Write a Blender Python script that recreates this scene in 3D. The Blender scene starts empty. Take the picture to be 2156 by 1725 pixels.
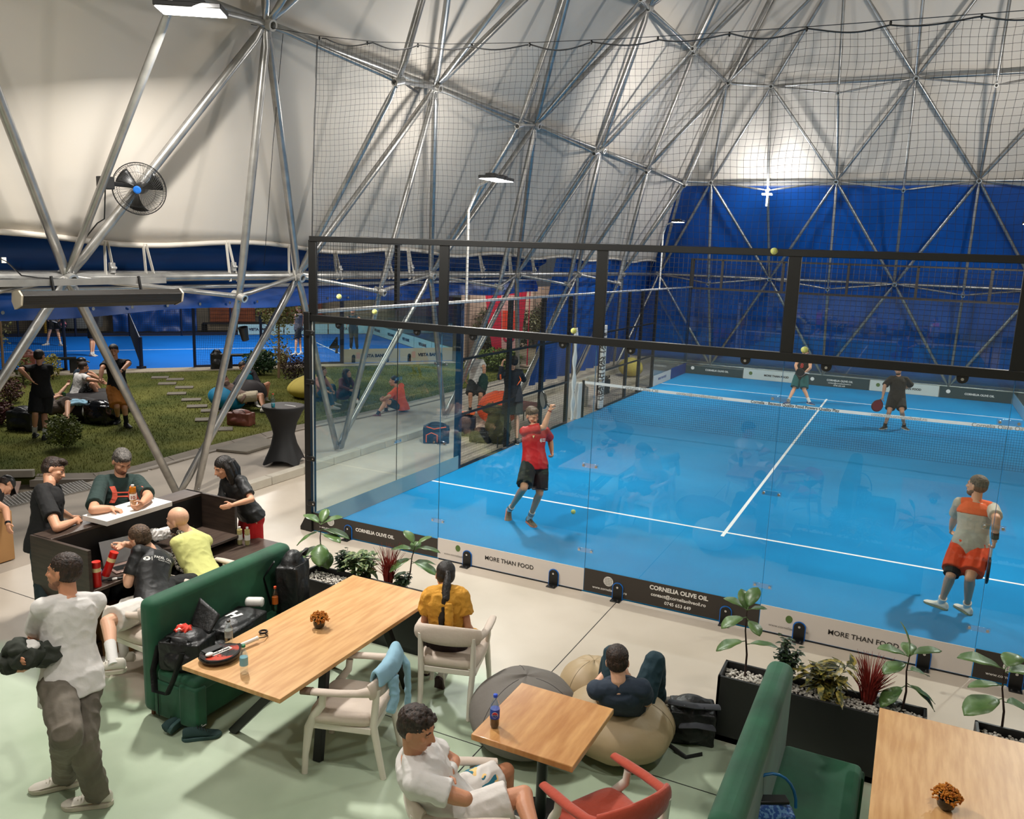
import bpy, math, random
from mathutils import Vector as V, Matrix, noise
from mathutils.bvhtree import BVHTree
PI=math.pi; sin=math.sin; cos=math.cos; rnd=random.Random(7)
SC=bpy.context.scene; COL=SC.collection
# ---------------------------------------------------------------- camera
W,H=2156,1725
CP=V((7.1503,-8.5535,3.8252)); FPX=1724.5
CR=(Matrix.Rotation(.4605,3,'Z')@Matrix.Rotation(-.0360,3,'Y')@Matrix.Rotation(1.3867,3,'X'))
cd=bpy.data.cameras.new('camera'); cam=bpy.data.objects.new('camera',cd); COL.objects.link(cam)
cam.matrix_world=Matrix.Translation(CP)@CR.to_4x4()
cd.sensor_fit='HORIZONTAL'; cd.sensor_width=36; cd.lens=FPX/W*36; cd.clip_end=300
SC.camera=cam
HF=CR@V((0,0,-1)); HF.z=0; HF.normalize()
def ray(u,v): return CR@V(((u-W/2)/FPX,-(v-H/2)/FPX,-1))
def atZ(u,v,z=0): d=ray(u,v); return CP+d*((z-CP.z)/d.z)
def atX(u,v,x): d=ray(u,v); return CP+d*((x-CP.x)/d.x)
def atY(u,v,y): d=ray(u,v); return CP+d*((y-CP.y)/d.y)
def hdir(p):
    d=V((p[0]-CP.x,p[1]-CP.y,0)); return d.normalized()
def atP(u,v,base,dd=0):
    "point on the sight line standing over base, dd metres further back"
    n=hdir(base); d=ray(u,v); q=V((base[0],base[1],0))+n*dd
    return CP+d*((q-V((CP.x,CP.y,0))).dot(n)/V((d.x,d.y,0)).dot(n))
def child_pt(par,u,v,L,sgn=1):
    "point on the sight line at distance L from the parent joint"
    d=ray(u,v).normalized(); w=CP-par
    b=w.dot(d); c=w.dot(w)-L*L; D=b*b-c
    if D<0: q=CP-d*b; return par+(q-par).normalized()*L
    return CP+d*(-b+sgn*math.sqrt(D))
# ---------------------------------------------------------------- materials
def lin(c):
    c=c/255; return c/12.92 if c<=.04045 else ((c+.055)/1.055)**2.4
MATS={}
def mat(name,rgb,rough=.6,metal=0,var=0,vs=6,bump=0,bs=20,spec=.5,coat=0,sheen=0,alpha=1,emit=0,trans=0,rgb2=None,stretch=None,detail=4,sharp=None):
    if name in MATS: return MATS[name]
    m=bpy.data.materials.new(name); m.use_nodes=True; nt=m.node_tree; N=nt.nodes; L=nt.links
    b=N['Principled BSDF']; col=(lin(rgb[0]),lin(rgb[1]),lin(rgb[2]),1)
    b.inputs['Base Color'].default_value=col; b.inputs['Roughness'].default_value=rough; b.inputs['Metallic'].default_value=metal
    b.inputs['Specular IOR Level'].default_value=spec; b.inputs['Coat Weight'].default_value=coat
    b.inputs['Sheen Weight'].default_value=sheen
    b.inputs['Alpha'].default_value=alpha; b.inputs['Transmission Weight'].default_value=trans
    if emit: b.inputs['Emission Color'].default_value=col; b.inputs['Emission Strength'].default_value=emit
    if var or bump or rgb2:
        tc=N.new('ShaderNodeTexCoord'); mp=N.new('ShaderNodeMapping'); L.new(tc.outputs['Object'],mp.inputs['Vector'])
        if stretch: mp.inputs['Scale'].default_value=stretch
    if var or rgb2:
        n=N.new('ShaderNodeTexNoise'); n.inputs['Scale'].default_value=vs; n.inputs['Detail'].default_value=detail; L.new(mp.outputs[0],n.inputs['Vector'])
        r=N.new('ShaderNodeValToRGB'); L.new(n.outputs['Fac'],r.inputs['Fac'])
        c2=tuple(lin(x) for x in rgb2)+(1,) if rgb2 else tuple(x*(1+var) for x in col[:3])+(1,)
        c1=col if rgb2 else tuple(x*(1-var) for x in col[:3])+(1,)
        lo,hi=sharp or (.35,.65)
        r.color_ramp.elements[0].position=lo; r.color_ramp.elements[1].position=hi
        r.color_ramp.elements[0].color=c1; r.color_ramp.elements[1].color=c2
        L.new(r.outputs[0],b.inputs['Base Color'])
    if bump:
        n=N.new('ShaderNodeTexNoise'); n.inputs['Scale'].default_value=bs; n.inputs['Detail'].default_value=3; L.new(mp.outputs[0],n.inputs['Vector'])
        u=N.new('ShaderNodeBump'); u.inputs['Strength'].default_value=bump; u.inputs['Distance'].default_value=.02
        L.new(n.outputs['Fac'],u.inputs['Height']); L.new(u.outputs[0],b.inputs['Normal'])
    MATS[name]=m; return m
def glassy(name,rgb,refl=1.0,rough=0.0,tint=(.93,.97,.96)):
    "thin pane: clear with fresnel reflections"
    if name in MATS: return MATS[name]
    m=bpy.data.materials.new(name); m.use_nodes=True; nt=m.node_tree; N=nt.nodes; L=nt.links
    N.remove(N['Principled BSDF']); o=N['Material Output']
    t=N.new('ShaderNodeBsdfTransparent'); t.inputs[0].default_value=(*tint,1)
    g=N.new('ShaderNodeBsdfGlossy'); g.inputs['Roughness'].default_value=rough; g.inputs[0].default_value=(1,1,1,1)
    lw=N.new('ShaderNodeLayerWeight'); lw.inputs[0].default_value=.5
    pw=N.new('ShaderNodeMath'); pw.operation='POWER'; pw.inputs[1].default_value=5; L.new(lw.outputs['Facing'],pw.inputs[0])
    f=N.new('ShaderNodeMath'); f.operation='MULTIPLY_ADD'; f.inputs[1].default_value=.9; f.inputs[2].default_value=.045; L.new(pw.outputs[0],f.inputs[0])
    x=N.new('ShaderNodeMath'); x.operation='MULTIPLY'; x.inputs[1].default_value=refl; x.use_clamp=True
    mx=N.new('ShaderNodeMixShader'); L.new(f.outputs[0],x.inputs[0]); L.new(x.outputs[0],mx.inputs[0]); L.new(t.outputs[0],mx.inputs[1]); L.new(g.outputs[0],mx.inputs[2]); L.new(mx.outputs[0],o.inputs[0])
    MATS[name]=m; return m
# ---------------------------------------------------------------- mesh builder
WM={}  # world matrices of empties / parts
class MB:
    def __init__(s): s.v=[]; s.f=[]
    def add(s,vs,fs,M=None):
        o=len(s.v); s.v+= [M@V(p) for p in vs] if M else [V(p) for p in vs]; s.f+=[tuple(i+o for i in f) for f in fs]; return s
    def box(s,c,d,R=None):
        x,y,z=d[0]/2,d[1]/2,d[2]/2
        vs=[V((i,j,k)) for i in(-x,x) for j in(-y,y) for k in(-z,z)]
        if R: vs=[R@p for p in vs]
        return s.add([p+V(c) for p in vs],[(0,1,3,2),(4,6,7,5),(0,4,5,1),(2,3,7,6),(0,2,6,4),(1,5,7,3)])
    def b2(s,a,b):  # box from corners
        return s.box([(a[i]+b[i])/2 for i in range(3)],[abs(a[i]-b[i]) for i in range(3)])
    def beam(s,a,b,w,h,up=(0,0,1)):
        a=V(a);b=V(b);d=(b-a); l=d.length; z=d.normalized(); x=V(up).cross(z)
        if x.length<1e-3: x=V((1,0,0))
        x.normalize(); y=z.cross(x); R=Matrix((x,y,z)).transposed()
        return s.box((a+b)/2,(w,h,l),R)
    def tube(s,pts,rad,n=8,caps=True,el=None,up=None):
        "lofted tube; rad number/list; el = list of (rx,ry) with side vectors"
        pts=[V(p) for p in pts]; m=len(pts)
        if not isinstance(rad,(list,tuple)): rad=[rad]*m
        o=len(s.v); px=None
        for i,p in enumerate(pts):
            t=(pts[min(i+1,m-1)]-pts[max(i-1,0)])
            if t.length<1e-9: t=V((0,0,1))
            t.normalize()
            if up is not None: x=V(up)-t*V(up).dot(t)
            elif px is None: x=V((0,0,1)).cross(t) if abs(t.z)<.9 else V((1,0,0)).cross(t)
            else: x=px-t*px.dot(t)
            if x.length<1e-6: x=t.orthogonal()
            x.normalize(); px=x; y=t.cross(x)
            r=rad[i]; rx,ry=(r if isinstance(r,(tuple,list)) else (r,r))
            for k in range(n):
                a=2*PI*k/n; s.v.append(p+x*(rx*cos(a))+y*(ry*sin(a)))
        for i in range(m-1):
            for k in range(n):
                a=o+i*n+k; b=o+i*n+(k+1)%n; s.f.append((a,b,b+n,a+n))
        if caps: s.f.append(tuple(o+k for k in range(n))[::-1]); s.f.append(tuple(o+(m-1)*n+k for k in range(n)))
        return s
    def cyl(s,a,b,r,n=12): return s.tube([a,b],r,n)
    def ell(s,c,r,R=None,n=12,m=8):
        c=V(c); o=len(s.v)
        s.v.append(c+(R@V((0,0,-r[2])) if R else V((0,0,-r[2]))))
        for i in range(1,m):
            p=-PI/2+PI*i/m
            for k in range(n):
                a=2*PI*k/n; q=V((r[0]*cos(p)*cos(a),r[1]*cos(p)*sin(a),r[2]*sin(p))); s.v.append(c+(R@q if R else q))
        s.v.append(c+(R@V((0,0,r[2])) if R else V((0,0,r[2])))); T=len(s.v)-1
        for k in range(n):
            s.f.append((o,o+1+(k+1)%n,o+1+k)); b=o+1+(m-2)*n; s.f.append((T,b+k,b+(k+1)%n))
        for i in range(m-2):
            for k in range(n):
                a=o+1+i*n+k; b=o+1+i*n+(k+1)%n; s.f.append((a,b,b+n,a+n))
        return s
    def lathe(s,prof,c=(0,0,0),n=20,M=None,fl=None):
        o=len(s.v); c=V(c)
        for r,z in prof:
            for k in range(n):
                a=2*PI*k/n; q=V((r*cos(a),r*sin(a),z)); s.v.append((M@q if M else q)+c)
        for i in range(len(prof)-1):
            for k in range(n):
                a=o+i*n+k; b=o+i*n+(k+1)%n; s.f.append((a,b,b+n,a+n))
        s.f.append(tuple(o+k for k in range(n))[::-1]); s.f.append(tuple(o+(len(prof)-1)*n+k for k in range(n)))
        return s
    def prism(s,poly,a,b):
        "polygon (list of 3d points) extruded by vector b-a"
        a=V(a);b=V(b); n=len(poly); o=len(s.v)
        s.v+=[V(p)+a for p in poly]+[V(p)+b for p in poly]
        s.f.append(tuple(o+i for i in range(n))[::-1]); s.f.append(tuple(o+n+i for i in range(n)))
        for i in range(n):
            j=(i+1)%n; s.f.append((o+i,o+j,o+n+j,o+n+i))
        return s
    def quad(s,a,b,c,d): o=len(s.v); s.v+=[V(a),V(b),V(c),V(d)]; s.f.append((o,o+1,o+2,o+3)); return s
    def grid(s,fn,nu,nv):
        o=len(s.v)
        for i in range(nu+1):
            for j in range(nv+1): s.v.append(V(fn(i/nu,j/nv)))
        for i in range(nu):
            for j in range(nv):
                a=o+i*(nv+1)+j; s.f.append((a,a+1,a+nv+2,a+nv+1))
        return s
    def xf(s,M): s.v=[M@p for p in s.v]; return s
    def mesh(s,name):
        m=bpy.data.meshes.new(name); m.from_pydata(s.v,[],s.f); m.update(); return m
    def build(s,name,m,parent=None,world=True,bev=0,smooth=None,seg=2,solid=0,sub=0):
        me=s.mesh(name); return finish(me,name,m,parent,world,bev,smooth,seg,solid,sub)
def finish(me,name,m,parent=None,world=True,bev=0,smooth=None,seg=2,solid=0,sub=0):
    o=bpy.data.objects.new(name,me); COL.objects.link(o)
    if isinstance(m,(list,tuple)):
        for x in m: me.materials.append(x)
    elif m: me.materials.append(m)
    if parent:
        o.parent=parent; Mx=WM[parent.name]
        if world: me.transform(Mx.inverted())
        WM[o.name]=Mx
    else: WM[o.name]=Matrix.Identity(4)
    if solid:
        d=o.modifiers.new('s','SOLIDIFY'); d.thickness=solid; d.offset=0
    if bev:
        d=o.modifiers.new('b','BEVEL'); d.width=bev; d.segments=seg; d.limit_method='ANGLE'; d.angle_limit=.6
    if sub:
        d=o.modifiers.new('u','SUBSURF'); d.levels=sub; d.render_levels=sub
    if smooth is not None or bev:
        me.shade_smooth()
        if smooth is None: smooth=35
        if smooth<179:
            try: me.set_sharp_from_angle(angle=math.radians(smooth))
            except Exception: pass
    return o
def tag(o,label=None,cat=None,group=None,kind=None):
    if label: o['label']=label
    if cat: o['category']=cat
    if group: o['group']=group
    if kind: o['kind']=kind
    return o
def thing(name,label,cat,loc=(0,0,0),rz=0,group=None,sc=1):
    o=bpy.data.objects.new(name,None); COL.objects.link(o); o.location=loc; o.rotation_euler=(0,0,rz); o.scale=(sc,sc,sc)
    o.empty_display_size=.1
    WM[o.name]=Matrix.Translation(V(loc))@Matrix.Rotation(rz,4,'Z')@Matrix.Scale(sc,4)
    return tag(o,label,cat,group)
def struct(o): o['kind']='structure'; return o
def dup(root,loc,rz,label=None,group=None,cat=None):
    r=root.copy(); COL.objects.link(r); r.location=loc; r.rotation_euler=(0,0,rz)
    WM[r.name]=Matrix.Translation(V(loc))@Matrix.Rotation(rz,4,'Z')@Matrix.Scale(root.scale.x,4)
    if label: r['label']=label
    if group: r['group']=group
    for ch in list(root.children):
        c=ch.copy(); COL.objects.link(c); c.parent=r; WM[c.name]=WM[r.name]
        for g in list(ch.children):
            d=g.copy(); COL.objects.link(d); d.parent=c; WM[d.name]=WM[r.name]
    return r
def evalmesh(mb,mods):
    me=mb.mesh('tmp'); o=bpy.data.objects.new('tmp',me); COL.objects.link(o)
    for t,kw in mods:
        d=o.modifiers.new('m',t)
        for k,x in kw.items(): setattr(d,k,x)
    dg=bpy.context.evaluated_depsgraph_get(); ev=o.evaluated_get(dg)
    r=bpy.data.meshes.new_from_object(ev); bpy.data.objects.remove(o); bpy.data.meshes.remove(me); return r
def fuse(mb,vox=.008,it=3,wr=0,ws=14,seed=0,stretch=(1,1,1)):
    "one continuous skin over overlapping shapes, optionally with wrinkles"
    me=evalmesh(mb,[('REMESH',dict(mode='VOXEL',voxel_size=vox)),('SMOOTH',dict(factor=.5,iterations=it))])
    me.shade_smooth()
    if wr:
        n=len(me.vertices); st=V(stretch)
        nn=[v.normal.copy() for v in me.vertices]
        for i,v in enumerate(me.vertices):
            p=v.co; q=V((p.x*st.x,p.y*st.y,p.z*st.z))*ws+V((seed,seed*2,0))
            w=noise.noise(q); v.co=p+nn[i]*(wr*(1-2*abs(w))*1.0)
        me.update()
    return me
# ---------------------------------------------------------------- lettering
def textmesh(t,size=1,bold=0,ext=.004,align='CENTER',sp=1):
    c=bpy.data.curves.new('txt','FONT'); c.body=t; c.size=size; c.align_x=align; c.align_y='CENTER'; c.offset=bold; c.extrude=ext; c.resolution_u=3; c.space_character=sp
    o=bpy.data.objects.new('txt',c); COL.objects.link(o); dg=bpy.context.evaluated_depsgraph_get()
    me=bpy.data.meshes.new_from_object(o.evaluated_get(dg)); bpy.data.objects.remove(o); return me
def text(t,pos,right,up,w,m,parent,name='lettering',bold=.02,h=None,ext=.002):
    me=textmesh(t,1,bold,0)
    xs=[v.co.x for v in me.vertices]; ys=[v.co.y for v in me.vertices]
    W0=max(xs)-min(xs); H0=max(ys)-min(ys); k=w/W0; kh=(h/H0) if h else k
    cx=(max(xs)+min(xs))/2; cy=(max(ys)+min(ys))/2; R=V(right).normalized(); U=V(up).normalized(); Nn=R.cross(U)
    for v in me.vertices: v.co=V(pos)+R*((v.co.x-cx)*k)+U*((v.co.y-cy)*kh)+Nn*ext
    return finish(me,name,m,parent)
def decal_mesh(me,target,pos,dirv,up,w,m,parent,name='lettering',off=.004,right=None):
    "projects a flat mesh (in xy) on to another mesh"
    dirv=V(dirv).normalized(); U=V(up)-dirv*V(up).dot(dirv); U.normalize(); R=dirv.cross(U)
    xs=[v.co.x for v in me.vertices]; ys=[v.co.y for v in me.vertices]
    k=w/(max(xs)-min(xs)); cx=(max(xs)+min(xs))/2; cy=(max(ys)+min(ys))/2
    Mx=WM[target.name]; tm=target.data
    bv=BVHTree.FromPolygons([Mx@v.co for v in tm.vertices],[tuple(p.vertices) for p in tm.polygons])
    last=None
    for v in me.vertices:
        o=V(pos)+R*((v.co.x-cx)*k)+U*((v.co.y-cy)*k)-dirv*.5
        h,n,i,d=bv.ray_cast(o,dirv,1.2)
        if h is None: h=o+dirv*(last if last else .5)
        else: last=d
        v.co=h-dirv*off
    return finish(me,name,m,parent)
def refine(me,mx=.05):
    import bmesh
    b=bmesh.new(); b.from_mesh(me)
    xs=[v.co.x for v in b.verts]; W0=max(xs)-min(xs)
    for _ in range(4):
        es=[e for e in b.edges if e.calc_length()>mx*W0]
        if not es: break
        bmesh.ops.subdivide_edges(b,edges=es,cuts=1)
    bmesh.ops.triangulate(b,faces=b.faces[:]); b.to_mesh(me); b.free(); return me
def decal_text(t,target,pos,dirv,up,w,m,parent,name='lettering',bold=.02,off=.004):
    return decal_mesh(refine(textmesh(t,1,bold,0)),target,pos,dirv,up,w,m,parent,name,off)
def polymesh(polys):
    mb=MB()
    for p in polys: mb.add([(x,y,0) for x,y in p],[tuple(range(len(p)))])
    return refine(mb.mesh('poly'),.08)
def disc2(cx,cy,rx,ry,n=20): return [(cx+rx*cos(2*PI*i/n),cy+ry*sin(2*PI*i/n)) for i in range(n)]
EXPO=0.0
# ================================================================ materials
M_conc=None
def floor_mat():
    m=bpy.data.materials.new('polished concrete'); m.use_nodes=True; nt=m.node_tree; N=nt.nodes; L=nt.links; b=N['Principled BSDF']
    tc=N.new('ShaderNodeTexCoord')
    def noi(s,d=4):
        n=N.new('ShaderNodeTexNoise'); n.inputs['Scale'].default_value=s; n.inputs['Detail'].default_value=d; L.new(tc.outputs['Object'],n.inputs['Vector']); return n.outputs['Fac']
    def ramp(f,c0,c1,p0,p1):
        r=N.new('ShaderNodeValToRGB'); L.new(f,r.inputs[0]); e=r.color_ramp.elements; e[0].position=p0; e[1].position=p1
        e[0].color=(*[lin(x) for x in c0],1); e[1].color=(*[lin(x) for x in c1],1); return r.outputs[0]
    c1=ramp(noi(.7,6),(176,164,148),(190,178,163),.35,.62)
    c2=ramp(noi(.9,6),(160,176,150),(184,198,174),.35,.65)
    sx=N.new('ShaderNodeSeparateXYZ'); L.new(tc.outputs['Object'],sx.inputs[0])
    def mth(op,a,b_=None,cl=False):
        n=N.new('ShaderNodeMath'); n.operation=op; n.use_clamp=cl
        for i,q in enumerate((a,b_)):
            if q is None: continue
            if isinstance(q,(int,float)): n.inputs[i].default_value=q
            else: L.new(q,n.inputs[i])
        return n.outputs[0]
    xs=mth('MULTIPLY',mth('SUBTRACT',sx.outputs[0],1.85),3.0,True)
    yl=mth('ADD',mth('MULTIPLY',xs,1.85),-4.0)
    yy=mth('ADD',sx.outputs[1],mth('MULTIPLY',mth('SUBTRACT',noi(2.2,5),.5),.9))
    k=mth('MULTIPLY',mth('SUBTRACT',yl,yy),4.0,True)
    mx=N.new('ShaderNodeMixRGB'); L.new(k,mx.inputs[0]); L.new(c1,mx.inputs[1]); L.new(c2,mx.inputs[2]); L.new(mx.outputs[0],b.inputs['Base Color'])
    rr=mth('ADD',mth('MULTIPLY',noi(3,3),.25),.27); L.new(rr,b.inputs['Roughness']); b.inputs['Specular IOR Level'].default_value=.45
    return m
m_floor=floor_mat()
m_path=mat('brushed path concrete',(158,146,132),.75,var=.07,vs=1.2)
m_turf=mat('blue court turf',(0,116,172),.8,rgb2=(4,132,190),vs=.5,bump=.25,bs=260,detail=6,spec=.2)
m_turf2=mat('outdoor blue turf',(0,100,190),.85,var=.08,vs=.4,spec=.2)
m_line=mat('white court line',(225,228,230),.7)
m_membrane=mat('white membrane',(210,202,191),.55,var=.03,vs=.6,bump=.35,bs=1.3,spec=.35)
m_tarp=mat('blue tarpaulin',(0,72,156),.42,var=.12,vs=1.5,bump=.5,bs=3,spec=.5)
m_tarpd=mat('dark blue tarpaulin',(0,56,116),.5,var=.1,vs=.8,bump=.4,bs=1.5,spec=.3)
m_steel=mat('galvanised steel',(176,174,170),.34,metal=.8,rgb2=(152,151,148),vs=5,detail=6)
m_steel2=mat('bright galvanised pipe',(205,203,198),.3,metal=.7)
m_blk=mat('black powder coat',(9,9,8),.42)
m_mesh=mat('black welded mesh',(12,12,11),.5)
m_pane=glassy('court glass',(255,255,255),.95)
m_edge=mat('glass edge',(70,120,150),.2,alpha=.75)
m_clear=glassy('clear plastic plate',(255,255,255),2.5,.05,tint=(.86,.9,.93))
m_chrome=mat('bolt metal',(200,200,200),.25,metal=1)
m_white=mat('white paint',(222,219,213),.45)
m_wvinyl=mat('white vinyl banner',(206,198,190),.5)
m_dvinyl=mat('charcoal vinyl banner',(48,42,36),.5)
m_tvinyl=mat('pale teal vinyl back',(140,170,175),.5,alpha=.9)
m_bluev=mat('blue vinyl',(20,110,200),.5)
m_wtext=mat('white print',(225,222,215),.6)
m_dtext=mat('dark print',(35,30,28),.6)
m_gtext=mat('grey print',(120,115,108),.6)
m_green=mat('green emblem print',(80,105,50),.6)
m_lamp=mat('lit led panel',(255,252,244),.5,emit=14)
m_black=mat('black plastic',(14,14,14),.4)
m_dark=mat('dark rubber',(25,25,25),.7)
m_grass=mat('lawn turf',(66,74,32),.95,rgb2=(104,104,52),vs=.8,detail=8,bump=.5,bs=40,spec=.1)
m_blade=mat('grass blade',(74,84,36),.8,rgb2=(120,118,58),vs=.8,spec=.2)
m_paving=mat('paving stone',(134,124,112),.85,var=.08,vs=3)
m_curb=mat('concrete curb',(170,162,148),.85,var=.05,vs=5)
# ================================================================ floor
g=MB().b2((-2.05,-13,-.1),(14,24,0)); fo=struct(g.build('floor',m_floor))
g=MB().b2((-4.6,-13,-.12),(-2.05,24,-.01)); o=struct(g.build('floor_path',m_path))
g=MB()
for a,b in [((4.44,-12),(4.44,-.05)),((-2.1,-3.32),(4.44,-3.32)),((4.44,-3.0),(13,-3.0)),((-2.05,-8.3),(13,-8.3))]:
    g.beam((a[0],a[1],.0012),(b[0],b[1],.0012),.008,.0016)
struct(g.build('trim_1',m_dark))
# raised curb between path and hall, built as separate blocks
cb=thing('curb','row of pale concrete curb blocks between hall floor and lawn path','curb',(-2.1,.6,0))
y=.6; i=0
while y<23 and i<30:
    MB().b2((-2.19,y+.006,0),(-2.03,y+.794,.145)).build('curb_block',m_curb,cb,bev=.012); y+=.8; i+=1
# drainage grate
A0=atZ(17,1056); B0=atZ(190,1020); dg_=(B0-A0).normalized(); nn_=V((-dg_.y,dg_.x,0))
g=MB(); Lg=4.2; S0=A0-dg_*1.5-nn_*.28; Lg=1.5+(B0-A0).length
for i in range(int(Lg/.05)): p=S0+dg_*(i*.05); g.beam(p+V((0,0,.008)),p+nn_*.56+dg_*.1+V((0,0,.008)),.01,.01)
for j in range(12): p=S0+nn_*(j*.05); g.beam(p+V((0,0,.006)),p+dg_*Lg+V((0,0,.006)),.006,.012)
gr=g.build('drain_grate',mat('galvanised grating',(150,146,140),.5,metal=.5)); tag(gr,'galvanised steel drain grate between paving and hall floor','drain grate')
# ================================================================ court
g=MB().b2((0,0,0),(10,20,.012)); tag(g.build('court_turf',m_turf),'bright blue artificial turf of the indoor padel court','court surface')
g=MB(); zt=.014
g.b2((.02,3.025,.010),(9.98,3.075,zt)); g.b2((.02,16.925,.010),(9.98,16.975,zt)); g.b2((4.975,2.85,.010),(5.025,17.15,zt+.001))
tag(g.build('court_lines',m_line),'white painted service lines on the blue indoor court','court lines')
# ---- near back wall (glass) ----
bw=thing('glass_back_wall','near glass back wall of indoor court with black frame and mesh top','court wall',(0,0,0))
MB().b2((-.10,-.06,0),(0,.06,3.02)).build('corner_post',m_blk,bw,bev=.006)
MB().b2((0.0,-.045,2.90),(10.1,.03,2.985)).build('beam',m_blk,bw,bev=.004)
MB().b2((-.02,-.03,3.93),(10.1,.03,4.0)).build('top_rail',m_blk,bw,bev=.004)
for x in (.02,2.01,4.01,6.01,8.0,10.0):
    MB().b2((x-.062,-.02,2.98),(x+.062,.02,3.95)).build('upper_post',m_blk,bw,bev=.004)
def wiremesh(name,m,parent,p0,du,nu,dv,nv,r=.002,n=3):
    g=MB(); p0=V(p0); du=V(du); dv=V(dv)
    for i in range(nu+1): g.tube([p0+du*i/nu,p0+du*i/nu+dv],r,n,caps=False)
    for j in range(nv+1): g.tube([p0+dv*j/nv,p0+dv*j/nv+du],r,n,caps=False)
    return g.build(name,m,parent)
for i in range(5): wiremesh('mesh_panel',m_mesh,bw,(2*i+.06,0,2.98),(1.88,0,0),38,(0,0,.95),19)
for i in range(5):
    gp=MB().b2((2*i+.006,-.006,.02),(2*i+1.994,.006,2.93)).build('glass_pane',m_pane,bw)
    MB().b2((2*i+1.9955,-.0065,.02),(2*i+1.9995,.0065,2.93)).build('pane_edge',m_edge,gp)
MB().b2((.0,-.008,.02),(.006,.008,2.93)).build('pane_edge',mat('pale sealant strip',(190,185,175),.6),bw)
for x in (2.0,4.0,6.0,8.0):
    for z in (.51,1.52,2.51):
        br=MB().b2((x-.1,-.018,z-.027),(x+.1,-.010,z+.027)).build('joint_plate',m_clear,bw,bev=.003)
        for s in(-1,1): MB().cyl((x+s*.075,-.03,z),(x+s*.075,-.018,z),.014,10).build('bolt',m_chrome,br,smooth=30)
def foot_clamp(x,par):
    q=[(x+.055*cos(a),0,.14+.055*sin(a)) for a in [PI*i/10 for i in range(11)]]+[(x-.055,0,.0),(x+.055,0,.0)]
    MB().prism([(x+(p[0]-x)*1.18,0,p[2]*1.04) for p in q],(0,-.022,0),(0,-.018,0)).build('gasket',m_bluev,par)
    c=MB().prism(q,(0,-.034,0),(0,-.022,0)).b2((x-.055,-.12,0),(x+.055,-.03,.012)).build('foot_clamp',m_blk,par,bev=.003)
    MB().cyl((x,-.042,.15),(x,-.034,.15),.013,10).cyl((x-.03,-.09,.012),(x-.03,-.09,.018),.01,8).cyl((x+.03,-.09,.012),(x+.03,-.09,.018),.01,8).build('bolt',m_chrome,c)
for x in (.6,2.44,3.62,4.42,5.65,6.41,7.58,8.36,9.6): foot_clamp(x,bw)
for x in (.45,1.65,2.44,3.6,4.4,5.62,6.4,7.58,8.4):
    c=MB().prism([(x+.05*cos(a),0,2.88+.05*sin(a)) for a in [PI+PI*i/10 for i in range(11)]]+[(x+.05,0,2.95),(x-.05,0,2.95)],(0,-.03,0),(0,-.008,0)).build('top_clamp',m_blk,bw,bev=.003)
    MB().cyl((x,-.04,2.87),(x,-.03,2.87),.014,10).build('bolt',m_chrome,c)
for z in (1.05,2.1,.42,2.75):
    c=MB().b2((-.05,-.09,z-.035),(.09,-.06,z+.035)).build('side_clamp',m_blk,bw,bev=.01); MB().cyl((.065,-.096,z),(.065,-.09,z),.012,8).build('bolt',m_chrome,c)
MB().prism([(-.1,0,0),(-.2,0,0),(-.2,0,.05),(-.1,0,.22)],(0,-.05,0),(0,.05,0)).build('post_foot',m_blk,bw,bev=.004)
# ---- banners ----
def banner(i,dark):
    x0=2*i; h=(.27,.285,.295,.305,.31)[i]
    lab=['charcoal sponsor banner CORNELIA OLIVE OIL at the left corner behind the plants','white sponsor banner MORE THAN FOOD nearest the ponytail woman','charcoal sponsor banner with olive oil contact address and phone number','white sponsor banner MORE THAN FOOD behind the long planter','charcoal sponsor banner cut by the right picture edge'][i]
    t=thing('sponsor_banner',lab,'banner',(x0,0,0),0,'sponsor banners along the near glass wall')
    MB().b2((x0+.004,-.0135,.02),(x0+1.996,-.0075,h)).build('vinyl_sheet',m_dvinyl if dark else m_wvinyl,t)
    yy=-.0145; R=(1,0,0);U=(0,0,1)
    lx=x0+.30
    if dark:
        MB().prism([(lx+.058*cos(a),0,.19+.058*sin(a)) for a in [2*PI*k/24 for k in range(24)]],(0,yy-.001,0),(0,yy+.001,0)).build('emblem',m_wtext,t)
        g=MB()
        for k in range(-2,3):
            w_=.05*math.sqrt(1-(k/3)**2); g.b2((lx-w_,yy-.002,.19+k*.019-.003),(lx+w_,yy-.0005,.19+k*.019+.003)); g.b2((lx+k*.019-.003,yy-.002,.19-w_),(lx+k*.019+.003,yy-.0005,.19+w_))
        g.build('emblem_pattern',mat('grey emblem print',(150,146,138),.6),t)
        text('www.corneliaoliveoil.ro',(lx+.02,yy,.09),R,U,.42,m_wtext,t,bold=.01)
        if i==0: text('CORNELIA OLIVE OIL',(x0+1.03,yy,.16),R,U,.62,m_wtext,t,bold=.035)
        else:
            text('CORNELIA OLIVE OIL',(x0+1.12,yy,.235),R,U,.66,m_wtext,t,bold=.035)
            text('contact@corneliaoliveoil.ro',(x0+1.12,yy,.15),R,U,.62,m_wtext,t,bold=.02)
            text('0745 653 649',(x0+1.12,yy,.08),R,U,.30,m_wtext,t,bold=.02)
    else:
        MB().prism([(lx+.035*cos(a),0,.2+.042*sin(a)) for a in [2*PI*k/24 for k in range(24)]],(0,yy-.001,0),(0,yy+.001,0)).build('emblem',m_green,t)
        text('www.corneliaoliveoil.ro',(lx,yy,.10),R,U,.40,m_gtext,t,bold=.0)
        text('MORE THAN FOOD',(x0+1.02,yy,.16),R,U,.66,m_dtext,t,bold=.012)
        MB().b2((x0+.02,-.0145,.0),(x0+1.98,-.0135,.018)).build('seal_strip',m_dark,t)
for i in range(5): banner(i,i%2==0)
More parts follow.
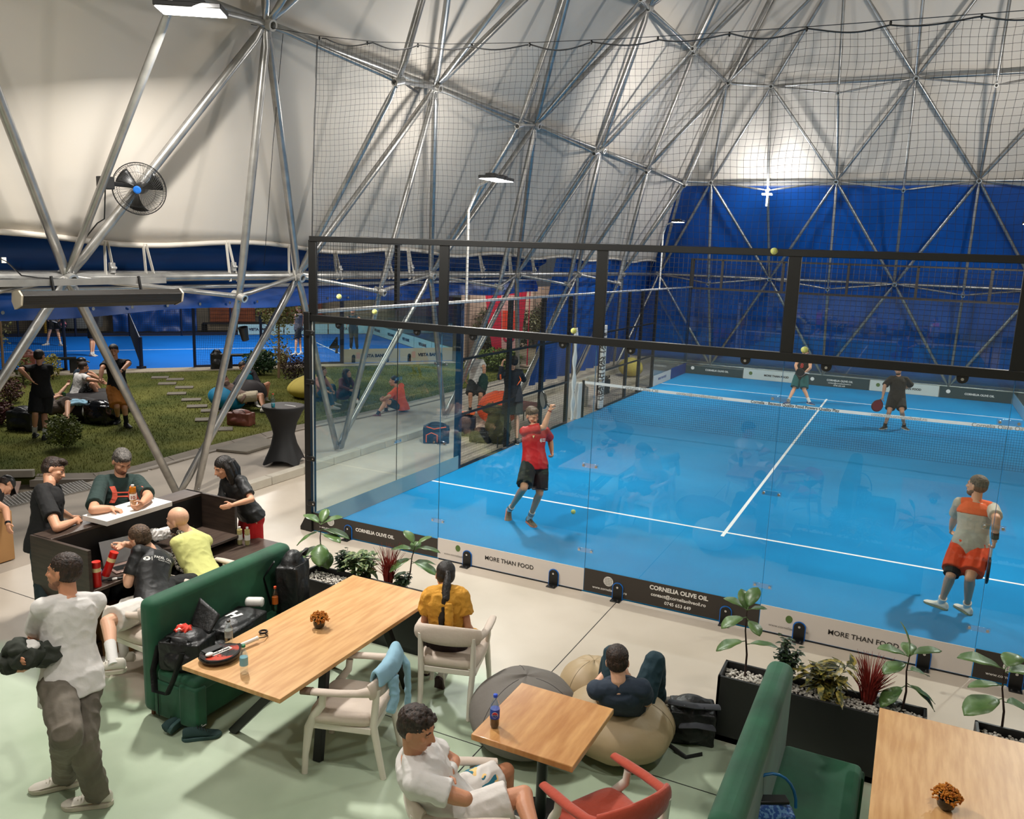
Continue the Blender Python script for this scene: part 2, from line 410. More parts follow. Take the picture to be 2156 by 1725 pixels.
# ---- left side wall ----
lw=thing('side_wall','left side wall of indoor court, glass then black mesh fence','court wall',(0,0,0))
m_dblue=mat('dark blue post coat',(8,30,60),.4)
MB().b2((-.1,3.96,0),(0,4.06,3.0)).build('post',m_dblue,lw,bev=.005)
for y0 in (0,2): 
    gp=MB().b2((-.006,y0+.006,.02),(.006,y0+1.994,2.96)).build('glass_pane',m_pane,lw)
    MB().b2((-.0065,y0+1.995,.02),(.0065,y0+1.999,2.96)).build('pane_edge',mat('dark glass edge',(60,58,52),.3),gp)
for z in (.9,1.9):
    br=MB().b2((.010,1.9,z-.027),(.018,2.1,z+.027)).build('joint_plate',m_clear,lw)
    MB().cyl((.018,1.93,z),(.028,1.93,z),.014,8).cyl((.018,2.07,z),(.028,2.07,z),.014,8).build('bolt',m_chrome,br)
for y0 in (.47,1.68,2.48,3.69):
    q=[(0,y0+.05*cos(a),.12+.05*sin(a)) for a in [PI*i/10 for i in range(11)]]+[(0,y0-.05,0),(0,y0+.05,0)]
    MB().prism(q,(-.03,0,0),(-.02,0,0)).build('foot_clamp',mat('blue grey coat',(40,80,110),.4),lw)
MB().b2((-.05,1.96,2.98),(-.0,2.04,4.0)).build('upper_post',m_blk,lw)
MB().b2((-.03,0,3.94),(.03,2.04,4.0)).build('top_rail',m_blk,lw)
MB().b2((-.03,0,3.0),(.03,20,3.05)).build('rail',m_steel2,lw,bev=.01)
wiremesh('mesh_panel',m_mesh,lw,(-.01,.0,3.04),(0,2,0),40,(0,0,.9),18)
for y0,y1 in ((4.06,9.0),(11.3,16)):
    n=int((y1-y0)/.05); wiremesh('mesh_panel',m_mesh,lw,(-.01,y0,.06),(0,y1-y0,0),n,(0,0,2.94),58,.0022)
wiremesh('mesh_panel',m_mesh,lw,(-.01,9.0,2.0),(0,2.3,0),46,(0,0,1.0),20,.0022)
for y0 in (6.0,7.6,9.1,11.3,13.4,14.6,16.0): MB().b2((-.09,y0-.06,0),(-.02,y0+.06,3.02)).build('post',m_blk,lw,bev=.004)
for z in (.03,1.0,2.0):
    MB().b2((-.05,4.06,z-.02),(-.015,9.1,z+.02)).build('rail',m_blk,lw); MB().b2((-.05,11.3,z-.02),(-.015,16,z+.02)).build('rail',m_blk,lw)
for y0 in (16,18): MB().b2((-.006,y0+.006,.02),(.006,y0+1.994,2.96)).build('glass_pane',m_pane,lw)
MB().b2((-.09,19.96,0),(-.0,20.06,4)).build('post',m_blk,lw)
t=thing('side_banner','pale teal back of a sponsor banner on the left side glass','banner',(0,0,0))
MB().b2((.008,.02,.02),(.012,3.95,.27)).build('vinyl_sheet',m_tvinyl,t)
t=thing('side_banner','white sponsor banner at the far left corner of the court','banner',(0,16,0))
MB().b2((.008,16.02,.02),(.012,18,.35)).build('vinyl_sheet',m_wvinyl,t); text('MORE THAN FOOD',(.015,17,.2),(0,1,0),(0,0,1),.9,mat('blue print',(20,60,140),.6),t)
t=thing('side_banner','blue sponsor banner in the far left court corner','banner',(0,18,0))
MB().b2((.008,18.02,.02),(.012,19.95,.38)).build('vinyl_sheet',mat('navy vinyl',(10,50,120),.5),t)
# pads on the gate posts
t=thing('post_padding','tall white padding on the gate post left of the net','post padding',(0,9.35,0))
g=MB().grid(lambda a,b:(.02+.015*sin(b*26+a*3),9.26+.16*a+.012*sin(b*17),.05+2.2*b),4,60); g.build('pad',m_white,t,solid=.03,smooth=60)
t=thing('post_padding','tall white padding reading HEALTH HAS TASTE beyond the net','post padding',(0,11.2,0))
MB().b2((-.02,11.14,.05),(.06,11.42,2.2)).build('pad',m_white,t,bev=.02)
text('HEALTH HAS TASTE',(.03,11.135,1.15),(0,0,1),(-1,0,0),1.75,m_dtext,t,bold=.02); text('HEALTH HAS TASTE',(.065,11.28,1.15),(0,0,1),(0,-1,0),1.75,m_dtext,t,bold=.02)
t=thing('net_post_cover','white padded net post box reading CORNELIA OLIVE OIL','net post',(-.12,9.78,0))
MB().b2((-.22,9.66,0),(.03,9.92,.9)).build('box_pad',m_white,t,bev=.02)
text('CORNELIA OLIVE OIL',(-.095,9.655,.45),(0,0,1),(-1,0,0),.78,m_dtext,t,bold=.02)
# ---- far wall ----
fw=thing('far_glass_wall','far glass back wall of indoor court with dark frame','court wall',(0,20,0))
m_brn=mat('dark bronze frame',(34,27,22),.5)
MB().b2((0,19.97,2.96),(10.1,20.03,3.03)).build('beam',m_brn,fw); MB().b2((0,19.98,3.95),(10.1,20.02,4)).build('top_rail',m_brn,fw)
for x in (0,1,3.0,5,7,9): MB().b2((x-.04,19.98,3),(x+.04,20.02,3.97)).build('upper_post',m_brn,fw)
MB().b2((10,19.94,0),(10.1,20.04,4)).build('post',m_blk,fw)
for i in range(5):
    gp=MB().b2((2*i+.006,19.994,.02),(2*i+1.994,20.006,2.96)).build('glass_pane',m_pane,fw)
wiremesh('mesh_panel',m_mesh,fw,(0,20,3),(10,0,0),200,(0,0,.95),19,.0022)
for i in range(5):
    dark=i in (0,2,4)
    lab=['charcoal sponsor banner at the far left of the far wall','white sponsor banner on the far wall left of the player with number 8','charcoal sponsor banner on the far wall right of the player with number 8','white sponsor banner on the far wall behind the player in black','charcoal sponsor banner at the far right of the far wall'][i]
    t=thing('sponsor_banner',lab,'banner',(2*i,19.98,0),0,'sponsor banners along the far glass wall')
    MB().b2((2*i+.01,19.976,.02),(2*i+1.99,19.984,.36 if i else .3)).build('vinyl_sheet',mat('dark green vinyl',(28,52,56),.5) if dark else mat('pale vinyl',(190,196,190),.5),t)
    tx='CORNELIA OLIVE OIL' if dark else 'MORE THAN FOOD'
    text(tx,(2*i+1.1,19.972,.23 if i==2 else .19),(1,0,0),(0,0,1),.8,m_wtext if dark else m_dtext,t,bold=.035)
    if i==2: text('contact@corneliaoliveoil.ro',(5.1,19.972,.14),(1,0,0),(0,0,1),.7,m_wtext,t); text('0745 653 649',(5.1,19.972,.07),(1,0,0),(0,0,1),.35,m_wtext,t)
    MB().prism([(2*i+.25+.06*cos(a),0,.22+.06*sin(a)) for a in [2*PI*k/20 for k in range(20)]],(0,19.970,0),(0,19.974,0)).build('emblem',m_wtext if dark else m_green,t)
rw=thing('right_side_wall','right side wall of indoor court at the far corner','court wall',(10,16,0))
for y0 in (14,16,18): MB().b2((9.994,y0+.006,.02),(10.006,y0+1.994,2.96)).build('glass_pane',m_pane,rw)
MB().b2((9.985,14,.02),(9.99,19.95,.34)).build('side_sheet',mat('pale blue vinyl back',(120,165,190),.5),rw)
# ---- tennis net ----
nt=thing('padel_net','white topped black padel net across the blue indoor court','net',(0,10,0))
def nz(x): return .92-.045*(1-((x-5)/5)**2)
g=MB().grid(lambda a,b:(.03+9.94*a,10,nz(.03+9.94*a)-.065*b),50,2); g.build('top_band',mat('white net band',(236,231,226),.6),nt,solid=.012)
g=MB()
nv=210
for i in range(nv+1):
    x=.03+9.94*i/nv; g.tube([(x,10,.02),(x,10,nz(x)-.06)],.0022,3,caps=False)
for j in range(17):
    g.tube([(.03+9.94*i/30,10,.02+(nz(.03+9.94*i/30)-.08)*j/16) for i in range(31)],.0022,3,caps=False)
g.build('netting',mat('black net cord',(8,12,20),.7),nt)
MB().cyl((.02,10,0),(.02,10,.93),.035).build('net_post',m_blk,nt); MB().cyl((9.98,10,0),(9.98,10,.93),.035).build('net_post',m_blk,nt)
for s,x,w,b in (('Cornelia Olive Oil',1.45,.88,0),('contact@corneliaoliveoil.ro',2.87,1.07,0),('Cornelia - Because Quality Food Powers Quality Play',4.95,1.85,.02),('contact@corneliaoliveoil.ro',7.03,1.05,0),('Cornelia Olive Oil',8.8,.88,0)):
    text(s,(x,9.991,nz(x)-.034),(1,0,(nz(x+.3)-nz(x-.3))/.6),(0,0,1),w,m_dtext if b else m_gtext,nt,bold=b)
# ---- safety net over back wall ----
sn=thing('safety_net','fine black ball stop netting hung above the glass wall','netting',(0,0,4))
def zt_(x): return 6.0+.42*math.exp(-x/2.2) if x<20 else 6
def npt(x,z): 
    f=(z-4)/2.3
    return V((x+.10*f*math.exp(-x)+.012*sin(z*9+x*2),.03*sin(x*5.1+z*.7)*math.exp(-x*.5)+.02*sin(x*2.3+z),z-.012*sin(x*6)))
g=MB(); x=.03
while x<9.9:
    zt=zt_(x)-.05*abs(sin((x-.15)*PI/.72)); g.tube([npt(x,4+(zt-4)*k/14) for k in range(15)],.0016,3,caps=False); x+=.066
for j in range(36):
    z=4.0+.066*j
    pts=[npt(.03+.12*k,z) for k in range(83) if z<zt_(.03+.12*k)-.03]
    if len(pts)>2: g.tube(pts,.0016,3,caps=False)
g.build('netting',mat('black net twine',(14,14,14),.8),sn)
g=MB().tube([npt(x_*.06+.1,zt_(x_*.06+.1)-.05*abs(sin((x_*.06-.05)*PI/.72))) for x_ in range(164)],.008,5); g.tube([npt(.03,z) for z in (4,4.6,5.2,5.8,6.35)],.008,5); g.build('border_rope',m_black,sn,smooth=60)
g=MB().tube([V((-.9,-.1,6.62)),V((.15,0,6.42))]+[V((x_,0,zt_(x_)+.02)) for x_ in (1,2,3,4,5,6,7,8,9,10)],.004,5); g.build('support_cable',m_black,sn)
for k in range(14): 
    x_=.15+.72*k; MB().ell((x_,0,zt_(x_)),(.012,.012,.025)).build('hook',m_black,sn)
# ---- balls ----
m_ball=mat('tennis ball felt',(206,212,120),.9,bump=.4,bs=300)
def ball(p,lab):
    b=thing('tennis_ball',lab,'ball',p,0,'yellow tennis balls')
    MB().ell(p,(.034,.034,.034),n=20,m=14).build('felt_shell',m_ball,b,smooth=180)
    pts=[]
    for i in range(41):
        a=2*PI*i/40; pts.append(V(p)+V((cos(a)+.35*cos(3*a)*.6,sin(a)-.35*sin(3*a)*.6,.9*sin(2*a))).normalized()*.0345)
    MB().tube(pts,.0012,4,caps=False).build('seam',m_wtext,b)
ball(atY(714,625,-.01),'tennis ball caught in the mesh near the left end of the glass wall')
ball(atY(789,657,0)+V((0,0,.0)),'tennis ball on the black beam above the left panes')
ball(atY(1208,697,-.01),'tennis ball on the black beam above the net post')
ball(atY(1630,529,-.03),'tennis ball stuck on the topmost rail of the glass wall')
ball(atY(1694,737,-.01),'tennis ball on the black beam above the far player with number 8')
ball(atP(1207,1078,V((3.25,2.0,0))),'tennis ball in the air beside the player in red')
# ================================================================ dome frame
PRO=[(0,0),(.8,3.4),(2.1,6.6),(3.8,9.3),(5.7,12.0),(7.9,13.2)]     # inset, height of node rings
def LP(r,y): o,z=PRO[r]; return V((-2.7+o,y,z))
def FP(r,x): o,z=PRO[r]; return V((x,22.6-o,z))
IN=[(0,0),(.55,-.25),(.62,-.33),(.5,-.4),(.4,-.5)]
df=thing('dome_structure','galvanised steel tube space frame of the sports dome','dome',(-2.7,0,0))
tubes=[];hubs=[]
def tb(a,b,r=.055): tubes.append((a,b,r))
ysA=[-.1+4.03*k for k in range(-2,6)]; ysB=[-2.1+4.03*k for k in range(-2,6)]
def LI(r,y):
    o,z=PRO[r]; i,j=IN[r]
    if r==1: y={0:.08,1:3.42}.get(round((y+.1)/4.03),y)
    return V((-2.7+o+i,y,z+j))
def FI(r,x): o,z=PRO[r]; i,j=IN[r]; return V((x,22.6-o-i,z+j))
def row(r): return ysA if r%2==0 else ysB
for r in range(1,5):
    ys=row(r); other=row(r+1)
    for i,y in enumerate(ys):
        O=LP(r,y); hubs.append((O,.075))
        if i+1<len(ys): tb(O,LP(r,ys[i+1]),.06 if r==1 else .05)
        if i+1<len(ys):
            ym=(y+ys[i+1])/2; I=LI(r,ym); hubs.append((I,.06)); tb(O,I,.034); tb(I,LP(r,ys[i+1]),.034)
            if r<4: tb(I,LP(r+1,ym),.055)
            if r==1: 
                yb={0:.36,1:3.97}.get(round((ym+.1)/4.03),ym); tb(V((-2.62,yb,0.04)),I,.055)
            else: tb(I,LP(r-1,ym),.045)
        for yy in other:
            if abs(yy-y)<2.5 and r<4: tb(O,LP(r+1,yy),.055)
        if r==1:
            for yy in ysA:
                if abs(yy-y)<2.5: 
                    yb={0:.08,1:3.92}.get(round((yy+.1)/4.03),yy); tb(O,V((-2.7,yb,0.04)),.057)
xsA=[.27+4.03*k for k in range(0,4)]; xsB=[2.3+4.03*k for k in range(-1,3)]
for r in range(1,5):
    xs=xsA if r%2==0 else xsB
    if r==3: xs=[x for x in xs if x>1]
    if r==4: xs=[x for x in xs if x>3]
    up=xsA if (r+1)%2==0 else xsB
    for i,x in enumerate(xs):
        O=FP(r,x); hubs.append((O,.075))
        if i+1<len(xs):
            tb(O,FP(r,xs[i+1]),.05); xm=(x+xs[i+1])/2; I=FI(r,xm); hubs.append((I,.06)); tb(O,I,.03); tb(I,FP(r,xs[i+1]),.03)
            if r<4: tb(I,FP(r+1,xm),.045)
            tb(I,FP(r-1,xm),.045)
        if r<4:
            for xx in up:
                if abs(xx-x)<2.5 and not(r+1==3 and xx<1) and not (r+1==4 and xx<3): tb(O,FP(r+1,xx),.05)
        if r==1:
            for xx in xsA:
                if abs(xx-x)<2.5: tb(O,V((xx,22.6,.05)),.05); 
tb(FP(0,-1)+V((0,0,.06)),FP(0,14)+V((0,0,.06)),.04)
# corner links
c1=FP(1,xsB[0]); l1=LP(1,ysB[5+2] if len(ysB)>7 else ysB[-1])
tb(LP(1,ysB[-1]),c1,.05); tb(LP(2,ysA[-1]),FP(2,xsA[0]),.045); tb(LP(2,ysA[-1]),c1,.05); tb(V((-2.6,20,.04)),c1,.05)
tb(LP(3,ysB[-1]),FP(3,xsB[1]),.045); tb(LP(3,ysB[-1]),FP(2,xsA[0]),.05); tb(LP(4,ysA[-2]),FP(4,xsA[1]),.045)
tb(LP(3,ysB[-1]),FP(4,xsA[1]),.045); tb(FI(1,xsB[0]+2),FP(2,xsA[0]),.045)
# right hand side ribs (mirror, light)
def vis(a,b):
    for t in (0,.25,.5,.75,1):
        p=a.lerp(b,t); q=CR.transposed()@(p-CP)
        if q.z<-.3:
            u=W/2+FPX*q.x/-q.z; v=H/2-FPX*q.y/-q.z
            if -60<u<W+60 and -60<v<H+60: return True
    return False
inv=[t for t in tubes if vis(t[0],t[1])]; inv.sort(key=lambda t:((t[0]+t[1])/2-CP).length)
def tubegeo(g,a,b,r):
    d=(b-a); L=d.length; d.normalize(); e=min(.28,L*.15)
    s=d.orthogonal().normalized()
    up=V((0,1,0)) if abs(d.y)<.8 else V((0,0,1))
    g.tube([a,a+d*(e*.45),a+d*e,b-d*e,b-d*(e*.45),b],[(r*1.15,r*.35),(r*1.1,r*.45),(r,r),(r,r),(r*1.1,r*.45),(r*1.15,r*.35)],12,up=up)
    x=(up-d*up.dot(d)).normalized(); y=d.cross(x)
    for q in (a+d*e*.3,a+d*e*.62,b-d*e*.3,b-d*e*.62):
        for sg in (-1,1): g.ell(q+y*(r*.45*sg),(.013,.013,.013),n=6,m=4)
rest=MB(); nrest=0
for i,(a,b,r) in enumerate(inv):
    if i<100: tubegeo(MB(),a,b,r) if 0 else None
    if i<100:
        g=MB(); tubegeo(g,a,b,r); g.build('steel_tube',m_steel,df,smooth=50)
    else: tubegeo(rest,a,b,r); nrest+=1
for t in tubes:
    if t not in inv: pass
if nrest: o=rest.build('steel_tube',m_steel,df,smooth=50); o['kind']='stuff'
for p,r in hubs:
    if not vis(p,p): continue
    n=(CP-p).normalized(); n=V((1,0,-.3)).normalized() if p.x<0 else V((0,-1,-.3)).normalized()
    g=MB(); x=n.orthogonal().normalized(); y=n.cross(x)
    o=len(g.v)
    prof=[(r*.62,-.11),(r*.95,-.11),(r*.95,.11),(r*.62,.11)]
    M=Matrix((x,y,n)).transposed()
    for pr in prof:
        for k in range(16): a=2*PI*k/16; g.v.append(p+M@V((pr[0]*cos(a),pr[0]*sin(a),pr[1])))
    for i in range(4):
        for k in range(16):
            A=i*16+k;B=i*16+(k+1)%16;C=((i+1)%4)*16+(k+1)%16;D=((i+1)%4)*16+k; g.f.append((A,B,C,D))
    g.build('node_hub',m_steel2,df,smooth=40)
# ---- membrane ----
def prof(z):
    P=PRO+[(9,13.4)]
    for (o0,z0),(o1,z1) in zip(P,P[1:]):
        if z<=z1: return o0+(o1-o0)*(z-z0)/(z1-z0)
    return 9
def sprof(z): return (prof(z-.4)+prof(z)+prof(z+.4))/3 if z>.5 else prof(z)
zr=[3.85+ (13.1-3.85)*((k/44)) for k in range(45)]
def mem(u,v):
    z=zr[min(44,int(round(v*44)))]; o=sprof(z)-.22
    y=-13+(22.75-o+13)*u
    w=.05*noise.noise(V((y*.35,z*.5,1)))+.10*abs(sin((y+2.1)*PI/4.03))*(1 if z<6.6 else .6)
    return V((-2.7+o-w,y,z+(.05*sin(y*1.55) if v==0 else 0)))
g=MB().grid(mem,150,44); struct(g.build('wall_left',m_membrane,smooth=180,solid=.01))
zf=[6.5+(13.1-6.5)*k/30 for k in range(31)]
def memf(u,v):
    z=zf[min(30,int(round(v*30)))]; o=sprof(z)-.22
    x=(-2.7+o)+(12.7-2*o+2.7)*u if 0 else (-2.7+o)+(15-o)*u
    w=.05*noise.noise(V((x*.35,z*.5,4)))+.08*abs(sin((x-.27)*PI/4.03))
    return V((x,22.6-o+w,z))
g=MB().grid(memf,90,30); struct(g.build('wall_far',m_membrane,smooth=180,solid=.01))
g=MB().grid(lambda u,v:V((4.7+10*u,-13+30*v,13.12+.0*u)),20,40); struct(g.build('ceiling',m_membrane,smooth=180))
g=MB().grid(lambda u,v:V((15.5-.8*v,-13+37*u,13.2*v)),20,10); struct(g.build('wall_right',m_membrane,smooth=180))
g=MB().grid(lambda u,v:V((-2+17*u,-13,13.2*v)),10,10); struct(g.build('wall_near',m_membrane,smooth=180))
# hem of the membrane (rolled edge) and straps
g=MB().tube([V((mem(u/90,0).x+.02,mem(u/90,0).y,mem(u/90,0).z)) for u in range(91)],.035,8); struct(g.build('trim_2',m_membrane,smooth=60))
def bluef(u,v):
    z=.15+6.45*v; o=prof(z)-.28; x=(-2.7+o)+(15-o)*u
    return V((x,22.6-o+.05*noise.noise(V((x*.6,z*.8,9)))+.04*abs(sin((x-.27)*PI/4.03)),z))
g=MB().grid(bluef,90,34); struct(g.build('wall_far_lower',m_tarp,smooth=180,solid=.008))
# left side tarps: rolled side curtain band and closed curtain towards the far end
ct=thing('side_curtain','blue tarpaulin curtain band rolled under the left membrane edge','curtain',(-3,0,2.85))
g=MB().grid(lambda u,v:V((-2.62-.10*v+.05*noise.noise(V((u*30,v*2,3)))-.35*(1-v)*(v<.5),-13+26.5*u,3.15+1.1*v)),120,10); g.build('upper_band',m_tarpd,ct,smooth=180)
g=MB().grid(lambda u,v:V((-3.0+.06*noise.noise(V((u*40,v*2,5)))+.08*(1-v),-13+26.5*u,2.84+.03*sin(u*40)+.5*v)),160,8); g.build('lower_hem',m_tarp,ct,smooth=180)
for k in range(34):
    y=-6+k*.62
    g=MB(); c=V((-2.90,y,2.93)); g.lathe([(.012,-.004),(.024,-.004),(.024,.004),(.012,.004)],c,12,Matrix.Rotation(PI/2,3,'Y')); g.build('grommet',m_chrome,ct,smooth=40)
g=MB().tube([(-2.86,-13,3.42),(-2.86,13.5,3.42)],.03,8).tube([(-2.9,-13,3.2),(-2.9,22,3.2)],.035,8); 
pp=thing('gutter_pipe','pair of pale pipes running along the left curtain','pipe',(-2.9,0,3.2)); g.build('pipe_run',m_steel2,pp,smooth=60)
cc=thing('side_curtain','closed blue tarpaulin curtain at the far end of the left side','curtain',(-2.8,13,0))
g=MB().grid(lambda u,v:V((-2.95+prof(3.5*v)*.9+.09*sin(u*70)+.05*noise.noise(V((u*20,v*2,5))),13.2+9.2*u,.1+3.9*v)),140,12); g.build('curtain_sheet',m_tarp,cc,smooth=180)
# straps
m_strap=mat('off white strap',(205,200,190),.6)
k=0
for y in (-4.2,-3.0,-1.55,-.95,.5,1.75,2.95,4.5,5.2,6.4,8.2,9.6,11):
    u=(y+13)/(22.75-(sprof(3.85)-.22)+13); p=mem(u,0); 
    t=thing('ratchet_strap','off white ratchet strap tying the membrane edge to the ring tube','strap',p,0,'ratchet straps along the left ring tube')
    for s,dy in((0,-.07),(1,.07)):
        a=V((p.x+.05,y+dy*.3,p.z+.02)); b=V((-1.86,y+dy,3.33)); MB().beam(a,b,.045,.006,up=(0,1,0)).build('webbing',m_strap,t)
    q=V((p.x+.05,y,p.z)).lerp(V((-1.84,y+.05,3.33)),.62)
    if k%2==0: MB().box(q,(.05,.07,.13)).cyl(q+V((.03,-.04,0)),q+V((.03,.04,0)),.02,8).build('ratchet',m_steel2,t,bev=.008)
    k+=1
# ================================================================ lamps
def area(loc,target,size,power,name='light',col=(1,.96,.9),sy=None,spread=PI):
    l=bpy.data.lights.new(name,'AREA'); l.energy=power; l.size=size; l.color=col; l.spread=spread
    if sy: l.shape='RECTANGLE'; l.size_y=sy
    o=bpy.data.objects.new(name,l); COL.objects.link(o); o.location=loc
    o.rotation_euler=(V(target)-V(loc)).to_track_quat('-Z','Y').to_euler(); return o
def floodlight(name,lab,head,yaw,size=(.30,.34),pole=None,power=300,tilt=0,heads=1,group=None):
    t=thing(name,lab,'lamp',head,0,group)
    ax=V((cos(yaw),sin(yaw),0)); sd=V((-sin(yaw),cos(yaw),0))
    for h in range(heads):
        c=V(head)+sd*(h*.36)+V((0,0,-.0)); Rm=Matrix((ax,sd,V((0,0,1)))).transposed()
        hd=MB().box(c+V((0,0,.03)),(size[0]+.03,size[1]-.02,.05),Rm).box(c+V((0,0,.075)),(size[0]*.5,size[1]*.5,.04),Rm).build('lamp_head',mat('dark lamp housing',(50,50,50),.4,metal=.5),t,bev=.008)
        MB().box(c+V((0,0,-.002)),(size[0],size[1]-.05,.006),Rm).build('led_panel',m_lamp,hd)
        area(c+V((0,0,-.012)),c+V((0,0,-3))+ax*tilt,size[0],power/heads,'lamp_or_fill_light',sy=size[1]-.05)
    if pole: MB().tube(pole,.025,10).build('pole',m_steel2,t,smooth=50)
    return t
floodlight('court_floodlight','twin head floodlight on the nearer bent pole of the left side wall',(.62,3.75,5.07),0,pole=[(-.05,4.2,3.0),(-.05,4.2,4.6),(.2,4.1,5.0),(.62,3.9,5.13)],power=520,heads=2,tilt=1)
floodlight('court_floodlight','distant floodlight on a bent pole at the far left of the court',(.55,15.6,5.0),0,pole=[(-.05,16.2,3.0),(-.05,16.2,4.7),(.1,16.0,4.95),(.55,15.7,5.05)],power=450,tilt=1)
floodlight('court_floodlight','floodlight on the right side wall pole outside the frame',(9.4,4,5.1),PI,power=520,tilt=1)
floodlight('court_floodlight','floodlight on the far right side wall pole outside the frame',(9.4,16,5.1),PI,power=500,tilt=1)
# tube lamp on the far wall
pl=FI(2,2.285); t=thing('hanging_lamp','bright hanging lamp in front of the far dome wall','lamp',pl)
MB().cyl(pl,pl+V((0,0,-.5)),.025).build('stem',m_lamp,t); MB().box(pl+V((0,-.05,-.13)),(.3,.25,.05)).build('led_panel',m_lamp,t)
pt=bpy.data.lights.new('lamp_or_fill_light','POINT'); pt.energy=170; pt.shadow_soft_size=.12; po=bpy.data.objects.new('lamp_or_fill_light',pt); COL.objects.link(po); po.location=pl+V((0,-.25,.05))
# lamp above the cafe on the node of ring 2
t=floodlight('dome_floodlight','large bright floodlight hanging at the top left of the picture',(.30,-2.15,6.12),.55,size=(.62,.34),power=560,tilt=1.2,group=None)
for i,(p,pw) in enumerate([((3.2,-6.5,7.4),120),((8.6,-5.5,7.4),130),((-.3,-6.8,6.6),90)]):
    floodlight('dome_floodlight','floodlight over the cafe area outside the picture',p,0,size=(.5,.35),power=pw,group='floodlights over the cafe outside the picture')
w_=bpy.data.worlds.new('world'); SC.world=w_; w_.use_nodes=True; w_.node_tree.nodes['Background'].inputs[0].default_value=(.50,.55,.62,1); w_.node_tree.nodes['Background'].inputs[1].default_value=.10
# up-lights added without fixtures for hot spots and a brighter membrane
area((9.2,6,6.0),(-1.5,13,8.3),.25,40,'lamp_or_fill_light',spread=.5); area((9.6,4,6.4),(1,10,11),.6,210,'lamp_or_fill_light'); area((9.6,15,6.4),(4,20,10),.6,150,'lamp_or_fill_light'); area((3.5,-8.5,6.2),(0,0,10),.6,110,'lamp_or_fill_light')
area((0.6,3.9,5.2),(-.9,3.5,9),.5,60,'lamp_or_fill_light'); area((2.5,16,5.5),(1.5,19,9),.5,40,'lamp_or_fill_light')
# fill lights without fixtures, added to brighten lawn, outdoor court and garden wall
area((-10,4,6.5),(-9,5,0),2.5,480,'lamp_or_fill_light'); area((-15,14,7),(-14,14,0),3,900,'lamp_or_fill_light'); area((-5.5,14,5),(-6,16,0),2,260,'lamp_or_fill_light'); area((-5.2,22,4),(-8,23,1),2,260,'lamp_or_fill_light')
# ================================================================ fan and heater
fc=V(atX(293,398,-1.25)); fn=(V((.55,-.72,-.15))).normalized(); fx=fn.orthogonal().normalized(); fy=fn.cross(fx); FM=Matrix((fx,fy,fn)).transposed()
ft=thing('wall_fan','black caged industrial fan mounted on a dome tube','fan',fc)
def ring(g,c,M,r,h,tr=.004,n=40): g.tube([c+M@V((r*cos(2*PI*k/n),r*sin(2*PI*k/n),h)) for k in range(n+1)],tr,5,caps=False)
g=MB(); RF=.30
for k in range(64):
    a=2*PI*k/64; a2=a+.5
    g.tube([fc+FM@V((.045*cos(a),.045*sin(a),.10)),fc+FM@V((.18*cos(a+.2),.18*sin(a+.2),.09)),fc+FM@V((RF*.93*cos(a2),RF*.93*sin(a2),.055)),fc+FM@V((RF*cos(a2),RF*sin(a2),0))],.0016,3,caps=False)
for k in range(40):
    a=2*PI*k/40
    g.tube([fc+FM@V((.05*cos(a),.05*sin(a),-.10)),fc+FM@V((RF*.9*cos(a),RF*.9*sin(a),-.09)),fc+FM@V((RF*cos(a),RF*sin(a),0))],.0016,3,caps=False)
ring(g,fc,FM,RF,0,.006); ring(g,fc,FM,.2,.085,.002); ring(g,fc,FM,RF*.93,.055,.003); ring(g,fc,FM,RF*.9,-.09,.003)
g.build('cage',m_black,ft)
MB().lathe([(.03,.104),(.045,.10),(.045,.094)],fc,20,FM).build('hub_badge',mat('blue badge',(20,90,170),.4),ft)
for k in range(3):
    a0=2*PI*k/3+.5
    def bl(u,v): a=a0+(v-.5)*.75*(.6+.6*u)+u*.25; r=.04+.22*u; return fc+FM@V((r*cos(a),r*sin(a),.03*(v-.5)*2))
    MB().grid(bl,6,5).build('blade',m_black,ft,solid=.004,smooth=60)
MB().lathe([(.03,-.02),(.06,-.03),(.07,-.1),(.065,-.22),(.03,-.25)],fc,20,FM).build('motor',m_black,ft,smooth=40)
br=fc+FM@V((0,0,-.2)); pw=V(atX(222,385,-1.3)); MB().beam(br,pw,.05,.05).box(pw,(.14,.14,.14)).build('bracket',m_black,ft,bev=.01)
MB().tube([pw,pw+V((-.05,0,-.4)),V(atX(205,470,-1.5)),V(atX(165,520,-1.7)),V(atX(150,570,-1.85))],.008,6).build('power_cord',m_black,ft,smooth=60)
def heaterpts(): return V(atX(40,632,-1.5)),V(atX(372,625,-1.15))
h0,h1=heaterpts(); ht=thing('radiant_heater','long black radiant heater bar hanging under the ring tube','heater',h0)
hd=(h1-h0).normalized(); hs=V((hd.y,-hd.x,0)).normalized(); hu=V((0,0,1))
def hp(p,pts): return [p+hs*a+hu*b for a,b in pts]
sec=[(-.1,.08),(.05,.1),(.12,.05),(.09,-.05),(-.06,-.1),(-.12,-.02)]
g=MB(); g.v=hp(h0,sec)+hp(h1,sec); g.f=[(0,1,2,3,4,5),(11,10,9,8,7,6)]+[(i,(i+1)%6,(i+1)%6+6,i+6) for i in range(6)]
g.build('casing',mat('black ribbed casing',(22,19,16),.45,bump=.4,bs=60,stretch=(0,0,1)),ht,bev=.006)
for p,s in ((h0,-1),(h1,1)):
    g=MB(); g.v=hp(p+hd*(.004*s),[(a*1.04,b*1.04) for a,b in sec])+hp(p+hd*(.025*s),[(a*1.04,b*1.04) for a,b in sec]); g.f=[(0,1,2,3,4,5),(11,10,9,8,7,6)]+[(i,(i+1)%6,(i+1)%6+6,i+6) for i in range(6)]; g.build('end_cap',mat('beige end cap',(190,178,158),.5),ht,bev=.003)
